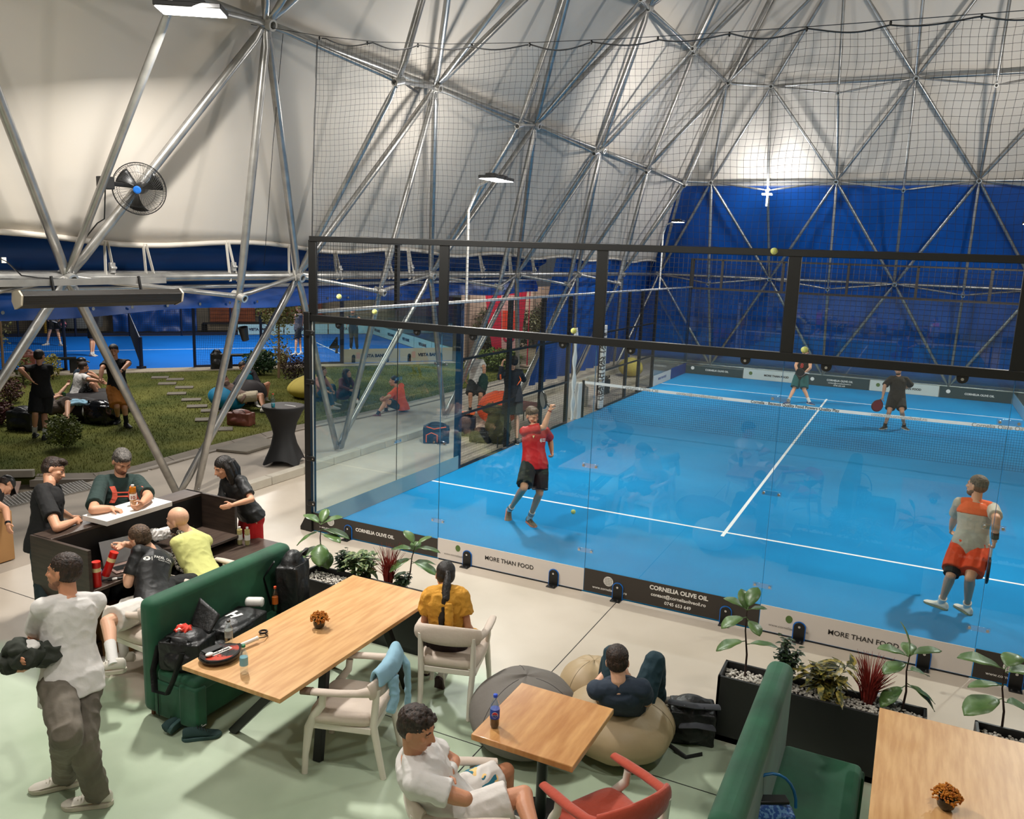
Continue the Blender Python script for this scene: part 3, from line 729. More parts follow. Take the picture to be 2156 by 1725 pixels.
g=MB().beam(h0+hu*.17-hs*.1-hd*.3,h1+hu*.2-hs*.1-hd*.1,.10,.07); g.build('mount_rail',m_steel,ht)
for t_ in (.2,.75):
    q=h0.lerp(h1,t_); MB().beam(q+hu*.07,q+hu*.25-hs*.05,.03,.02,up=(0,1,0)).build('hanger',m_black,ht)
# loose cable along the left edge and thin hanging wire
c=thing('hanging_cable','thin black cable drooping along the ring tube at left','cable',(-1.7,-2.5,3.5))
MB().tube([V(atX(-10,540,-1.7)),V(atX(15,552,-1.7)),V(atX(45,580,-1.8)),V(atX(80,585,-1.8)),V(atX(135,588,-1.75))],.008,6).build('cord',m_black,c,smooth=60)
MB().box(atX(8,548,-1.7),(.01,.05,.06)).build('paper_tag',m_white,c)
c=thing('hanging_cable','thin dark cable hanging straight down left of the net','cable',(-.5,0,6.3)); MB().tube([V(atX(596,70,-.6)),V(atX(575,300,-1.1)),V(atX(556,560,-1.7))],.004,5).build('cord',m_black,c)
c=thing('safety_strap','black strap bracing the ring node near the net corner','strap',V(atX(845,165,-.1))); MB().tube([V(atX(845,165,-.1)),V(atX(858,180,-.15)),V(atX(880,195,-.3))],.018,6).build('webbing',m_black,c,smooth=50)
c=thing('hanging_pot','small black bucket hanging on a leaning dome tube','bucket',V(atX(514,700,-1.6))); MB().lathe([(.05,-.1),(.07,.1),(.062,.1),(.045,-.09)],atX(514,703,-1.6),16,Matrix.Rotation(.25,3,'X')).build('pail',m_black,c,smooth=40)
# ================================================================ garden and outdoor court
def ground(pts,z0,z1,name,m,bev=0):
    return MB().prism([(p[0],p[1],0) for p in pts],(0,0,z0),(0,0,z1)).build(name,m,bev=bev)
struct(ground([(-60,-25),(-4.6,-25),(-4.6,60),(-60,60)],-.35,-.14,'floor_outside',mat('gravel ground',(120,108,90),.95,var=.15,vs=6)))
NL=[(-5.5,-.25),(-4.9,.35),(-4.75,1.0),(-4.9,2.5),(-4.85,5.0),(-4.55,7),(-4.4,11.4),(-4.4,17.0),(-7.6,17.0),(-16.9,5.9),(-24,-3),(-9,-3)]
lw_=ground(NL,-.3,.0,'lawn',m_grass); tag(lw_,'mown green lawn beyond the left side of the hall','lawn')
# grass blades
def inpoly(x,y,P):
    c=False; j=len(P)-1
    for i in range(len(P)):
        if (P[i][1]>y)!=(P[j][1]>y) and x<(P[j][0]-P[i][0])*(y-P[i][1])/(P[j][1]-P[i][1])+P[i][0]: c=not c
        j=i
    return c
vs=[];fs=[]
r_=random.Random(3); n=0
while n<70000:
    x=-4.4-r_.random()**1.4*16; y=-3+r_.random()*20
    if not inpoly(x,y,NL): continue
    a=r_.random()*6.28; h=.02+.03*r_.random(); w=.006
    vs+=[(x-w*cos(a),y-w*sin(a),0),(x+w*cos(a),y+w*sin(a),0),(x+.03*(r_.random()-.5),y+.03*(r_.random()-.5),h)]; fs.append((3*n,3*n+1,3*n+2)); n+=1
me=bpy.data.meshes.new('grass'); me.from_pydata(vs,[],fs); go=finish(me,'grass',m_blade); tag(go,'short green grass blades growing on the lawn','grass',kind='stuff')
# gutter / concave kerb along the lawn
lk=thing('lawn_gutter','shallow concrete gutter along the lawn edge','kerb',(-4.8,0,0))
E_=[V(p+(0,)) for p in [(-9,-3.2),(-5.5,-.35),(-4.75,.25),(-4.6,1.0),(-4.72,2.5),(-4.7,5.0),(-4.42,7),(-4.25,11.4),(-4.25,17)]]
g=MB()
for a,b in zip(E_[1:],E_[2:]):
    d=(b-a).normalized(); s=V((d.y,-d.x,0)); m_=int((b-a).length/1.0)+1
    for k in range(m_):
        p=a.lerp(b,k/m_); q=a.lerp(b,(k+1)/m_)-d*.015
        MB().prism([V((0,0,.0))-s*.16+V((0,0,.02)),V((0,0,-.03)),s*.22+V((0,0,.012)),s*.22+V((0,0,-.1)),-s*.16+V((0,0,-.1))],p,q).build('gutter_piece',m_paving,lk)
a,b=E_[0]-V((2,1.6,0)),E_[1]; d=(b-a).normalized(); s=V((d.y,-d.x,0))
t=thing('kerb','low raised kerb between lawn and brick paving at left','kerb',a)
for k in range(6):
    p=a.lerp(b,k/6); q=a.lerp(b,(k+1)/6)-d*.01; MB().prism([-s*.1,-s*.1+V((0,0,.12)),s*.0+V((0,0,.12)),s*0],p,q).build('kerb_block',m_curb,t,bev=.01)
pv=ground([(-12,-9),(-4.65,-9),(-4.65,-1.2),(-5.45,-.6),(-11,-4.6)],-.02,.004,'brick_paving',mat('pinkish brick paving',(150,122,108),.85,var=.12,vs=2.5)); tag(pv,'pinkish block paving at the far left beside the drain grate','paving')
# stepping stones
m_stone=mat('grey stepping stone',(112,104,92),.85,var=.08,vs=4)
ns=0
for u,v in [(472,955),(505,948)][:0]+[(466,905),(434,885),(445,866),(415,857),(403,843),(372,830),(388,817),(352,809),(369,800),(337,796)]:
    c=atZ(u,v,.0); hf=V((-.62,.78,0)); hr=V((.78,.62,0))
    labs=['nearest the hall','second from the hall','third from the hall','fourth from the hall','fifth from the hall','sixth from the hall','seventh from the hall','eighth from the hall','ninth from the hall','tenth from the hall','eleventh from the hall','twelfth from the hall','farthest of all']
    t=thing('stepping_stone','grey stepping stone in the lawn, '+labs[ns],'stepping stone',(c.x,c.y,0),0,'stepping stones across the lawn')
    MB().prism([c+hr*.21+hf*.20,c-hr*.25+hf*.14,c-hr*.21-hf*.20,c+hr*.25-hf*.14],(0,0,-.0),(0,0,.03)).build('slab',m_stone,t,bev=.006); ns+=1
t=thing('paving_slab','large grey slab bridging the gutter beside the bar table','paving slab',(-4.6,3.2,0)); q=[atZ(*p,.04) for p in [(455,946),(520,952),(592,930),(535,918)]]
MB().prism([(p.x,p.y,0) for p in q],(0,0,.0),(0,0,.045)).build('slab',m_stone,t,bev=.006)
# --- outdoor court ---
U_=V((.605,.796,0)); N_=V((-.796,.605,0)); NP=atZ(298,778); NP.z=0
def OC(a,b,z=0): return NP+U_*a+N_*b+V((0,0,z))     # a along the near side, b away from us
g=MB().prism([OC(-10,0),OC(10.35,0),OC(10.35,10),OC(-10,10)],(0,0,-.12),(0,0,.02)); tag(g.build('outdoor_court',m_turf2),'blue outdoor padel court beyond the lawn','court surface')
g=MB()
for a,b in (((-6.95,0),(-6.95,10)),((6.95,0),(6.95,10)),((-7.1,5),(7.1,5))): g.beam(OC(*a,.022),OC(*b,.022),.05,.006)
tag(g.build('outdoor_court_lines',m_line),'white service lines of the outdoor court','court lines')
g=MB().prism([OC(-12,-1.1),OC(10.3,-.5),OC(10.3,0),OC(-12,0)],(0,0,-.1),(0,0,.03)); tag(g.build('court_kerb',mat('pale paving slabs',(158,146,128),.85,var=.06,vs=1)),'pale paving strip along the near side of the outdoor court','paving')
oc=thing('outdoor_fence','dark blue mesh fence around the outdoor court','court fence',OC(-10,0))
m_nv=mat('navy post coat',(8,22,48),.45)
for a in (-8,-6,-4,-2.05,0.6+.95,3.6,6.25): MB().cyl(OC(a,0),OC(a,0,3.0),.045,8).build('post',m_nv,oc)
for a in (-8,-6,-4,-2,2,4,6): MB().cyl(OC(a,10),OC(a,10,3.0),.045,8).build('post',m_nv,oc)
def wm2(p0,d,L,h,parent,st=.055,r=.0035):
    g=MB(); n=int(L/st)
    for i in range(n+1): g.tube([p0+d*(i*st),p0+d*(i*st)+V((0,0,h))],r,3,caps=False)
    for j in range(int(h/st)+1): g.tube([p0+V((0,0,j*st)),p0+d*L+V((0,0,j*st))],r,3,caps=False)
    return g.build('mesh_panel',m_mesh,parent)
wm2(OC(-9.5,0,.05),U_,7.4,2.9,oc); wm2(OC(1.55,0,.05),U_,4.7,2.9,oc); wm2(OC(-9.5,10,.05),U_,15.5,2.9,oc,.09,.005)
for z in (.06,3.0): MB().beam(OC(-9.5,0,z),OC(-2.05,0,z),.05,.06).build('rail',m_nv,oc); MB().beam(OC(1.55,0,z),OC(6.27,0,z),.05,.06).build('rail',m_nv,oc)
MB().beam(OC(-9.5,10,.1),OC(6,10,.1),.05,.12).build('rail',m_nv,oc); MB().beam(OC(-9.5,10,3),OC(6,10,3),.05,.06).build('rail',m_nv,oc)
MB().beam(OC(.4,0,2.6),OC(6,0,2.6),.04,.04).build('rail',m_nv,oc)
for a0 in (6.32,8.32):
    gp=MB().prism([OC(a0,-.006,.03),OC(a0+2,-.006,.03),OC(a0+2,-.006,2.95),OC(a0,-.006,2.95)],(0,0,0),N_*.012).build('glass_pane',m_pane,oc)
for b0 in (0,2,4,6,8): MB().prism([OC(10.35,b0,.03),OC(10.35,b0+1.99,.03),OC(10.35,b0+1.99,2.95),OC(10.35,b0,2.95)],(0,0,0),U_*.012).build('glass_pane',m_pane,oc)
m_vb=mat('pale grey vinyl',(176,168,152),.55)
labs=['VISTA BANK banner nearest the fence number 4','VISTA BANK banner at the corner of the outdoor court']
for i,a0 in enumerate((6.32,8.34)):
    t=thing('bank_banner','pale grey '+labs[i],'banner',OC(a0,-.05)); R_=U_
    MB().prism([OC(a0,-.03,.05),OC(a0+2,-.03,.05),OC(a0+2,-.03,.52),OC(a0,-.03,.52)],(0,0,0),N_*.01).build('vinyl_sheet',m_vb,t)
    text('VISTA BANK',OC(a0+1.1,-.034,.28),U_,(0,0,1),.85,mat('navy print',(20,30,60),.6),t,bold=.05)
    MB().prism([OC(a0+.45,-.036,.18),OC(a0+.58,-.036,.18),OC(a0+.58,-.036,.4),OC(a0+.45,-.036,.4)],(0,0,0),N_*.003).build('emblem',mat('pale red print',(190,150,140),.6),t)
    for q in (.35,1.55): MB().prism([OC(a0+q+.06*cos(k*PI/8),-.05,.25+.08*sin(k*PI/8)) for k in range(9)]+[OC(a0+q-.06,-.05,.05),OC(a0+q+.06,-.05,.05)],(0,0,0),N_*.01).build('clamp',m_blk,t)
for i in range(5):
    b0=2*i; t=thing('bank_banner','VISTA BANK banner on the outdoor end glass, '+['nearest to the hall','second from the hall','middle of five','fourth from the hall','farthest from the hall'][i],'banner',OC(10.32,b0),0,'bank banners on the end glass of the outdoor court')
    MB().prism([OC(10.31,b0+.02,.05),OC(10.31,b0+1.98,.05),OC(10.31,b0+1.98,.5),OC(10.31,b0+.02,.5)],(0,0,0),U_*.01).build('vinyl_sheet',mat('pale blue vinyl',(160,196,200),.55),t)
    text('VISTA BANK',OC(10.305,b0+1.0,.28),-N_,(0,0,1),.9,mat('navy print',(20,30,60),.6),t,bold=.05)
for i in range(3):
    t=thing('bank_banner','pale banner low on the long far side of the outdoor court, '+['left one','middle one','right one'][i],'banner',OC(4.3+2*i,9.9)); MB().prism([OC(4.3+2*i,9.95,.05),OC(6.25+2*i,9.95,.05),OC(6.25+2*i,9.95,.5),OC(4.3+2*i,9.95,.5)],(0,0,0),N_*.01).build('vinyl_sheet',mat('pale blue vinyl',(160,196,200),.55),t)
    text('VISTA BANK',OC(5.2+2*i,9.94,.28),U_,(0,0,1),.9,mat('navy print',(20,30,60),.6),t,bold=.05)
MB().cyl(OC(6.30,0),OC(6.30,0,3.1),.05,8).build('post',m_nv,oc)
# fence number
MB().b2((0,0,0),(0,0,0)) ; dr=ray(704,727); k4=(NP-N_*.07-CP).dot(N_)/dr.dot(N_); text('4',CP+dr*k4,U_,(0,0,1),.34,m_black,oc,name='fence_number',bold=.025,h=.56)
# outdoor net
on=thing('outdoor_net','dark net with white top across the outdoor court','net',OC(0,0))
MB().cyl(OC(0,0),OC(0,0,1.0),.06,8).box(OC(0,0,.05),(.2,.2,.1)).build('net_post',m_nv,on); MB().cyl(OC(0,10),OC(0,10,1.0),.05,8).build('net_post',m_nv,on)
g=MB().prism([OC(0,.05,.90),OC(0,9.9,.90),OC(0,9.9,.96),OC(0,.05,.96)],(0,0,0),U_*.01).build('top_band',m_white,on)
g=MB()
for i in range(100): g.tube([OC(0,.1*i+.05,.05),OC(0,.1*i+.05,.9)],.005,3,caps=False)
for j in range(10): g.tube([OC(0,.05,.05+.09*j),OC(0,9.9,.05+.09*j)],.005,3,caps=False)
g.build('netting',m_mesh,on)
# benches
def bench(a0,a1,lab,b=-.5):
    t=thing('court_bench',lab,'bench',OC(a0,b)); 
    MB().beam(OC(a0,b,.45),OC(a1,b,.45),.34,.05).build('seat',m_blk,t)
    for a in (a0+.05,a1-.05): MB().beam(OC(a,b,.0),OC(a,b,.43),.05,.3).build('leg',m_blk,t)
bench(2.45,4.25,'black bench with a bottle outside the outdoor court fence')
bench(-2.9,-1.75,'black bench partly hidden behind the seated men')
bench(3.0,5.6,'long bench on the far side of the outdoor court',11.2)
# backdrop
bd=ground([tuple(OC(-14,12.5)[:2]),tuple(OC(14,12.5)[:2]),tuple(OC(14,12.7)[:2]),tuple(OC(-14,12.7)[:2])],0,4,'outdoor_hoarding',mat('dim hoarding',(84,84,78),.8,rgb2=(140,128,108),vs=.6)); tag(bd,'dim hoarding wall behind the outdoor court','wall')
bt=thing('tarp_heap','crumpled blue tarpaulin behind the outdoor court','tarpaulin',OC(0.5,11.6)); MB().grid(lambda u,v:OC(-.6+3.4*u,11.9+.25*noise.noise(V((u*9,v*5,0))),2.4*v+.02),30,16).build('sheet',m_tarp,bt,smooth=180)
bt=thing('barrel','large grey corrugated tank behind the outdoor net','tank',OC(-2.2,12)); MB().lathe([(.9,0),(.92,.3),(.88,.5),(.92,.8),(.88,1.2),(.92,1.6)],OC(-1.9,11.4,.3),24).build('shell',mat('grey tank',(120,122,118),.6,metal=.3),bt,smooth=30)
bt=thing('barrier','yellow metal frame behind the outdoor court','frame',OC(-2.9,11)); MB().tube([OC(-3.1,10.8,0),OC(-3.1,10.8,1.3)],.05).tube([OC(-3.4,10.8,.02),OC(-2.7,10.8,.02)],.05).build('post',mat('yellow paint',(190,150,30),.5),bt)
bt=thing('wooden_crate_wall','orange brown timber screen behind the outdoor court','screen',OC(4.5,12)); g=MB()
for k in range(9): g.beam(OC(3.4,12.2,.5+.17*k),OC(5.4,12.2,.5+.17*k),.03,.15)
g.build('boards',mat('orange brown boards',(140,72,36),.7,var=.15,vs=4),bt)
bt=thing('brick_wall','red brick wall behind the outdoor court at right','wall',OC(6.5,12)); MB().prism([OC(5.5,12,.7),OC(8.5,12,.7),OC(8.5,12,2.5),OC(5.5,12,2.5)],(0,0,0),N_*.1).build('brickwork',mat('red brick',(120,62,42),.85,var=.2,vs=20),bt)
# wall, fences and red flag beyond the side opening
w2=thing('garden_wall','pinkish beige rendered wall outside, seen through the side mesh','wall',(-8.2,19,0))
MB().b2((-8.4,18.6,-.1),(-8.2,31,2.55)).b2((-8.4,18.4,-.1),(-4.5,18.6,-.05)).build('panels',mat('pinkish render',(176,150,132),.8,var=.06,vs=1),w2)
for k in range(4): MB().b2((-8.19,18.7+3*k,-.1),(-8.15,18.85+3*k,2.5)).build('pilaster',mat('darker render',(120,104,92),.8),w2)
fl=thing('feather_flag','tall red and pink feather flag standing on the path','flag',(-6,17.5,0)); y0=17.6
P0=V(atX(1068,760,-6)); 
def FLg(a,z): return V((-6+a*.83,y0+a*.55,z))
MB().prism([FLg(-.78,2.75),FLg(.75,2.75),FLg(.62,1.2),FLg(.3,.2),FLg(-.35,.1),FLg(-.6,1.4)],(0,0,0),(.01,-.01,0)).build('cloth',mat('crimson flag',(178,24,50),.6),fl)
MB().prism([FLg(-.18,2.5),FLg(.45,2.5),FLg(.42,.4),FLg(-.1,.3)],(.02,-.03,0),(.03,-.04,0)).build('cloth_panel',mat('pink grey flag panel',(200,150,140),.6),fl)
text('O',FLg(.12,1.0)+V((.05,-.06,0)),V((.83,.55,0)),(0,0,1),.42,mat('crimson flag',(178,24,50),.6),fl,bold=.03,h=.36)
MB().prism([FLg(-.12,1.95),FLg(.42,1.95),FLg(.42,1.3),FLg(-.12,1.3)],(.03,-.04,0),(.035,-.05,0)).build('flag_print',mat('vermilion print',(210,60,30),.6),fl)
MB().cyl(FLg(.85,0),FLg(.85,2.8),.02).build('pole',mat('crimson flag',(178,24,50),.6),fl)
# ---- plants in the garden ----
def leafball(g,c,r,n,ls,rd,flat=1,squash=1):
    for _ in range(n):
        d=V((rd.gauss(0,1),rd.gauss(0,1),rd.gauss(0,1))).normalized(); p=V(c)+V((d.x*r[0],d.y*r[1],d.z*r[2]))*(rd.random()**.35)
        a=V((rd.gauss(0,1),rd.gauss(0,1),rd.gauss(0,.6)+.2)).normalized(); b=a.cross(V((rd.gauss(0,1),rd.gauss(0,1),rd.gauss(0,1)))).normalized(); l=ls*(.6+.8*rd.random()); w=l*.3*flat
        o=len(g.v); g.v+=[p,p+a*l*.5+b*w,p+a*l,p+a*l*.5-b*w]; g.f.append((o,o+1,o+2,o+3))
rd=random.Random(11)
def bush(u,v,h,r,col,lab,n=900,ls=.06,base=None):
    p=base or atZ(u,v); t=thing('garden_shrub',lab,'shrub',(p.x,p.y,0)); g=MB(); leafball(g,(p.x,p.y,h*.55),(r,r,h*.5),n,ls,rd)
    g.build('foliage',mat('leaf '+lab,col,.6,var=.35,vs=8),t); g=MB()
    for k in range(6): g.tube([(p.x,p.y,0),(p.x+rd.gauss(0,r*.4),p.y+rd.gauss(0,r*.4),h*.6)],.008,5)
    g.build('stems',mat('shrub stems',(60,48,30),.8),t)
bush(137,945,.62,.33,(88,98,34),'round yellow tipped green shrub at the lawn edge nearest the hall',1500)
bush(22,850,.6,.32,(74,44,34),'dark red shrub at the left edge of the lawn',1000)
bush(3,895,.5,.3,(80,36,32),'maroon shrub cut by the left edge of the picture',900)
bush(50,812,.8,.25,(86,92,46),'thin green shrub behind the dark red one',500)
bush(112,800,.7,.22,(150,140,60),'yellow green shrub beside the brown backpack',600)
bush(548,790,.75,.5,(40,66,32),'dark green juniper shrub beside the seated men',1800,.09)
bush(597,785,.9,.3,(140,120,70),'pale yellow shrub behind the young tree',600)
bush(622,808,.8,.4,(52,34,30),'dark purple shrub left of the yellow bean bag',1200)
bush(1012,745,1.9,1.6,(86,84,48),'tall hedge in front of the outside wall',5000,.12,base=V((-7.6,20.5,0)))
bush(1150,745,2.0,1.2,(58,60,36),'dark hedge right of the red flag',3500,.12,base=V((-7.2,25,0)))
bush(1035,760,.7,.9,(92,104,40),'low hedge left of the red flag',2000,.1,base=V((-5.6,16.2,0)))
def tree(p,h,lab,dx=0,n=2600):
    t=thing('young_tree',lab,'tree',(p.x,p.y,0)); g=MB().tube([p,p+V((.03,0,h*.5)),p+V((dx,.05,h))],[.04,.03,.012],8)
    for k in range(14):
        z=h*(.45+.5*rd.random()); a=rd.random()*6.28; g.tube([p+V((dx*z/h,0,z)),p+V((dx*z/h+.45*cos(a),.45*sin(a),z+.25))],[.014,.005],5)
    g.build('trunk',mat('young bark',(116,92,66),.85),t,smooth=60); g=MB(); leafball(g,p+V((dx,0,h*.82)),(.75,.75,h*.3),n,.11,rd,.7); leafball(g,p+V((dx,0,h*.4)),(.45,.45,h*.25),240,.11,rd,.7)
    g.build('foliage',mat('olive foliage',(122,122,74),.6,var=.3,vs=6),t)
tree(atZ(587,796),2.9,'young olive green tree in front of the outdoor court fence'); tree(atZ(8,790),2.9,'slender young tree at the left edge behind the lawn',-.3,1600)
# ---- bar table with stretch cover ----
bp=atZ(604,978); bp=V((-2.86,2.62,0))
t=thing('bar_table','tall round bar table under a black stretch cover','table',bp)
g=MB(); N=48; prof_=[(0.02,.36,1),(.12,.33,.8),(.35,.24,.4),(.55,.19,.1),(.75,.235,.0),(.95,.33,0),(1.02,.375,0),(1.06,.375,0)]
for z,r,q in prof_:
    for k in range(N):
        a=2*PI*k/N; rr=r*(1+q*.13*(abs(cos(2*a+.6))**6*2-.6)); zz=z if q<1 else z+.09*(1-abs(cos(2*a+.6))**4)
        g.v.append(V(bp)+V((rr*cos(a),rr*sin(a),zz)))
for i in range(len(prof_)-1):
    for k in range(N): a=i*N+k;b=i*N+(k+1)%N; g.f.append((a,b,b+N,a+N))
g.f.append(tuple((len(prof_)-1)*N+k for k in range(N))); g.build('stretch_cover',mat('black stretch cloth',(12,10,10),.7),t,smooth=50)
MB().cyl(V(bp)+V((0,0,1.06)),V(bp)+V((0,0,1.065)),.35,32).build('tabletop',mat('dark brown tabletop',(52,42,38),.6),t)
def bottle(name,lab,p,h,r,body,liquid,cap,label=None,fill=.5,tilt=None,txt=None,cat='bottle',group=None):
    t=thing(name,lab,cat,p,0,group); p=V(p)
    pr=[(r*.8,0),(r,.02*h/.22),(r,.60*h),(r*.9,.70*h),(r*.42,.86*h),(r*.38,.94*h)]
    b=MB().lathe(pr,p,20).build('bottle_body',body,t,smooth=50)
    if liquid: MB().lathe([(r*.74,.004),(r*.93,.02*h/.22),(r*.93,fill*h)],p,20).build('drink',liquid,t,smooth=50)
    MB().lathe([(r*.46,.92*h),(r*.46,h),(r*.4,h*1.005)],p,14).build('cap',cap,t,smooth=40)
    if label: MB().lathe([(r*1.02,.3*h),(r*1.02,.58*h)],p,20).build('paper_label',label,t,smooth=50)
    return t
m_pet=glassy('clear bottle plastic',(255,255,255),2,.02,tint=(.88,.93,.94))
m_drop=mat('turquoise drink',(30,170,190),.2,alpha=.85)
bottle('drink_bottle','clear sports bottle with turquoise drink and orange cap on the bar table',atZ(575,858,1.065),.25,.035,m_pet,m_drop,mat('orange cap',(225,80,40),.4),fill=.3)
t=thing('leaflet','white paper slips lying on the bar table','paper',atZ(610,853,1.065)); c=atZ(612,854,1.066); MB().b2((c.x-.12,c.y-.03,1.065),(c.x+.12,c.y+.0,1.069)).build('paper_sheet',m_white,t)
# bean bags outdoors
def beanbag(name,lab,c,r,h,m,lean=(0,0),seed=1,seams=True,sq=1,group=None,peak=.0,peakdir=(0,0)):
    t=thing(name,lab,'bean bag',(c[0],c[1],0),0,group)
    def fn(u,v):
        a=2*PI*u; ph=v*PI; rr=sin(ph)**.75; zz=(1-cos(ph))/2
        z=h*zz**.9; k=1+.06*noise.noise(V((cos(a)*2,sin(a)*2,z*3+seed)))
        R0=r*rr*(1.0 if zz<.35 else 1-.22*(zz-.35))*k
        pk=max(0,cos(a)*peakdir[0]+sin(a)*peakdir[1])
        return V((c[0]+R0*cos(a)*sq+lean[0]*zz,c[1]+R0*sin(a)+lean[1]*zz,max(.004,z*(1+.05*noise.noise(V((cos(a)*1.5+seed,sin(a)*1.5,2))))+peak*pk**2*zz*h)))
    g=MB().grid(fn,48,24); me=g.mesh('x')
    o=finish(me,'cover',m,t,smooth=180)
    if seams:
        g=MB()
        for k in range(3): g.tube([fn(k/3+.02,j/24)*1.0 for j in range(1,24)],.0025,4)
        g.build('seams',mat('seam '+name+lab[:12],[max(0,int(255*(x**(1/2.2))*.72)) for x in (m.node_tree.nodes['Principled BSDF'].inputs['Base Color'].default_value[:3])],.8),t,smooth=60)
    return t
m_yb=mat('yellow bean bag cloth',(196,176,82),.75,bump=.3,bs=8)
beanbag('bean_bag','yellow bean bag chair behind the bar table',atZ(650,838),.62,.6,m_yb,(0.1,0.1),3)
beanbag('bean_bag','turquoise bean bag under the reclining man',atZ(487,862),.43,.55,mat('turquoise cloth',(0,120,160),.7,bump=.3,bs=8),(-.15,-.1),4)
beanbag('bean_bag','yellow bean bag beyond the far end of the side fence',(-1.35,17.9),.42,.62,m_yb,(0,0),6)
beanbag('bean_bag','orange bean bag beside the man in the navy jacket',(-1.35,8.1),.5,.75,mat('orange cloth',(205,70,15),.7,bump=.3,bs=8),(0,.05),8)
m_bb=mat('black bean bag cloth',(34,30,30),.8,bump=.3,bs=8)
b1=beanbag('bean_bag','black bean bag with white lettering under the lying man',atZ(172,882),.52,.46,m_bb,(0,0),5,sq=1.15)
bq=atZ(196,868,.3); decal_text('ua',b1.children[0],bq,(bq-CP),(0,.2,1),.42,m_wtext,b1,bold=.06,off=.01)
beanbag('bean_bag','black bean bag with pointed tip under the man in the white tee',atZ(205,862),.75,.45,m_bb,(0,0),9,sq=1.2)
beanbag('bean_bag','dark grey bean bag beside the turquoise one',atZ(520,850),.5,.6,mat('dark grey cloth',(52,46,46),.8),(0,0),2)
def blob_bag(name,lab,c,dims,m,rz=0,parts=None,seed=0,cat='bag',group=None,vox=.012,wr=.007,strap=True,tiltx=0):
    t=thing(name,lab,cat,c,0,group); c=V(c); R=Matrix.Rotation(rz,3,'Z')@Matrix.Rotation(tiltx,3,'X'); g=MB(); dx,dy,dz=dims
    g.box(c+R@V((0,0,dz*.42)),(dx*.85,dy*.8,dz*.8),R); g.ell(c+R@V((0,0,dz*.62)),(dx*.46,dy*.46,dz*.42),R); g.ell(c+R@V((0,-dy*.28,dz*.33)),(dx*.36,dy*.28,dz*.3),R)
    finish(fuse(g,vox,8,wr,4/max(dims),seed),'bag_body',m,t)
    if strap:
        g=MB().tube([c+R@V(p) for p in [(-dx*.25,-dy*.3,dz*.9),(-dx*.18,-dy*.45,dz*1.05),(dx*.18,-dy*.45,dz*1.05),(dx*.25,-dy*.3,dz*.9)]],[(.02,.006)]*4,6).build('handle',m_black,t,smooth=60)
    return t,c,R
m_bagb=mat('black bag cloth',(20,20,21),.45,bump=.3,bs=30); m_bagr=mat('brown leatherette',(112,60,46),.5,bump=.3,bs=20); m_bagn=mat('navy bag cloth',(22,28,46),.6,bump=.2,bs=40)
blob_bag('backpack','tall brown backpack standing by the outdoor court fence',OC(-2.95,-.75,.0),(.42,.34,.75),m_bagr,.9,seed=2)
blob_bag('duffel_bag','brown duffel bag on the grass in front of the turquoise bean bag',atZ(508,895),(.62,.36,.34),m_bagr,.3,seed=3)
blob_bag('racket_bag','black racket bag leaning on the bench outside the outdoor court',OC(2.15,-.5,.0),(.42,.3,.62),m_bagb,.9,seed=4)
blob_bag('duffel_bag','shiny black bag on the grass right of the black bean bag',atZ(212,892),(.66,.4,.5),mat('shiny black film',(18,18,20),.18,bump=.6,bs=14),.2,seed=5)
blob_bag('duffel_bag','black bag on the grass left of the black bean bag',atZ(55,905),(.7,.45,.48),m_bagb,.2,seed=6)
t,c,R=blob_bag('duffel_bag','navy bag with orange piping on the path behind the glass',atZ(918,932,.0),(.62,.3,.42),m_bagn,.55,seed=7)
g=MB().tube([c+R@V(p) for p in [(-.2,-.2,.05),(-.2,-.21,.2),(-.1,-.21,.25),(.02,-.21,.2),(.02,-.2,.05)]],.011,5); g.tube([c+R@V(p) for p in [(-.2,-.14,.36),(-.05,-.17,.32),(.2,-.15,.36)]],.011,5); g.build('orange_piping',mat('orange trim',(225,95,35),.5),t)
t,c,R=blob_bag('backpack','navy cool box with orange flap behind the navy bag',atZ(975,925,.0)+V((-.15,.35,0)),(.5,.35,.5),m_bagn,.4,seed=8); MB().box(c+R@V((0,-.02,.50)),(.4,.22,.03),R).build('orange_flap',mat('orange trim',(225,95,35),.5),t)
blob_bag('backpack','black backpack on the path behind the fence post',V((-.75,6.2,0)),(.5,.3,.3),m_bagb,.2,seed=9)
# chair folding with jacket behind the mesh
fcg=thing('camping_chair','folding camp chair draped with an olive jacket behind the mesh','chair',(-.45,6.3,0)); g=MB()
for a,b in (((-.75,6.0,0),(-.2,6.5,.8)),((-.15,6.1,0),(-.7,6.6,.8)),((-.75,6.0,.8),(-.15,6.1,.8)),((-.2,5.9,0),(-.5,6.5,.5))): g.cyl(a,b,.012,6)
g.build('folding_frame',m_blk,fcg); g=MB(); g.ell((-.4,6.3,.35),(.28,.2,.38)); g.ell((-.5,6.25,.72),(.25,.12,.1)); finish(fuse(g,.02,3,.03,6,3),'olive_jacket',mat('olive jacket',(78,76,40),.8),fcg)
fc2=thing('folding_stool','low brown bench behind the mesh near the net','stool',(-.8,8.3,0)); MB().b2((-1.1,7.6,.42),(-.5,8.9,.46)).build('seat',mat('reddish brown board',(100,40,34),.6),fc2)
for x,y in ((-1,7.7),(-.6,7.7),(-1,8.8),(-.6,8.8)): MB().cyl((x,y,0),(x,y,.42),.015,6).build('leg',m_blk,fc2)
blob_bag('tote_bag','pale grey bag behind the net post',V((-.7,11.6,0)),(.5,.4,.6),mat('pale grey bag cloth',(150,145,138),.7),.2,seed=12)
blob_bag('tote_bag','dark bag hanging on the fence beyond the net',V((-.35,12.6,.2)),(.4,.2,.5),m_bagb,1.5,seed=13)
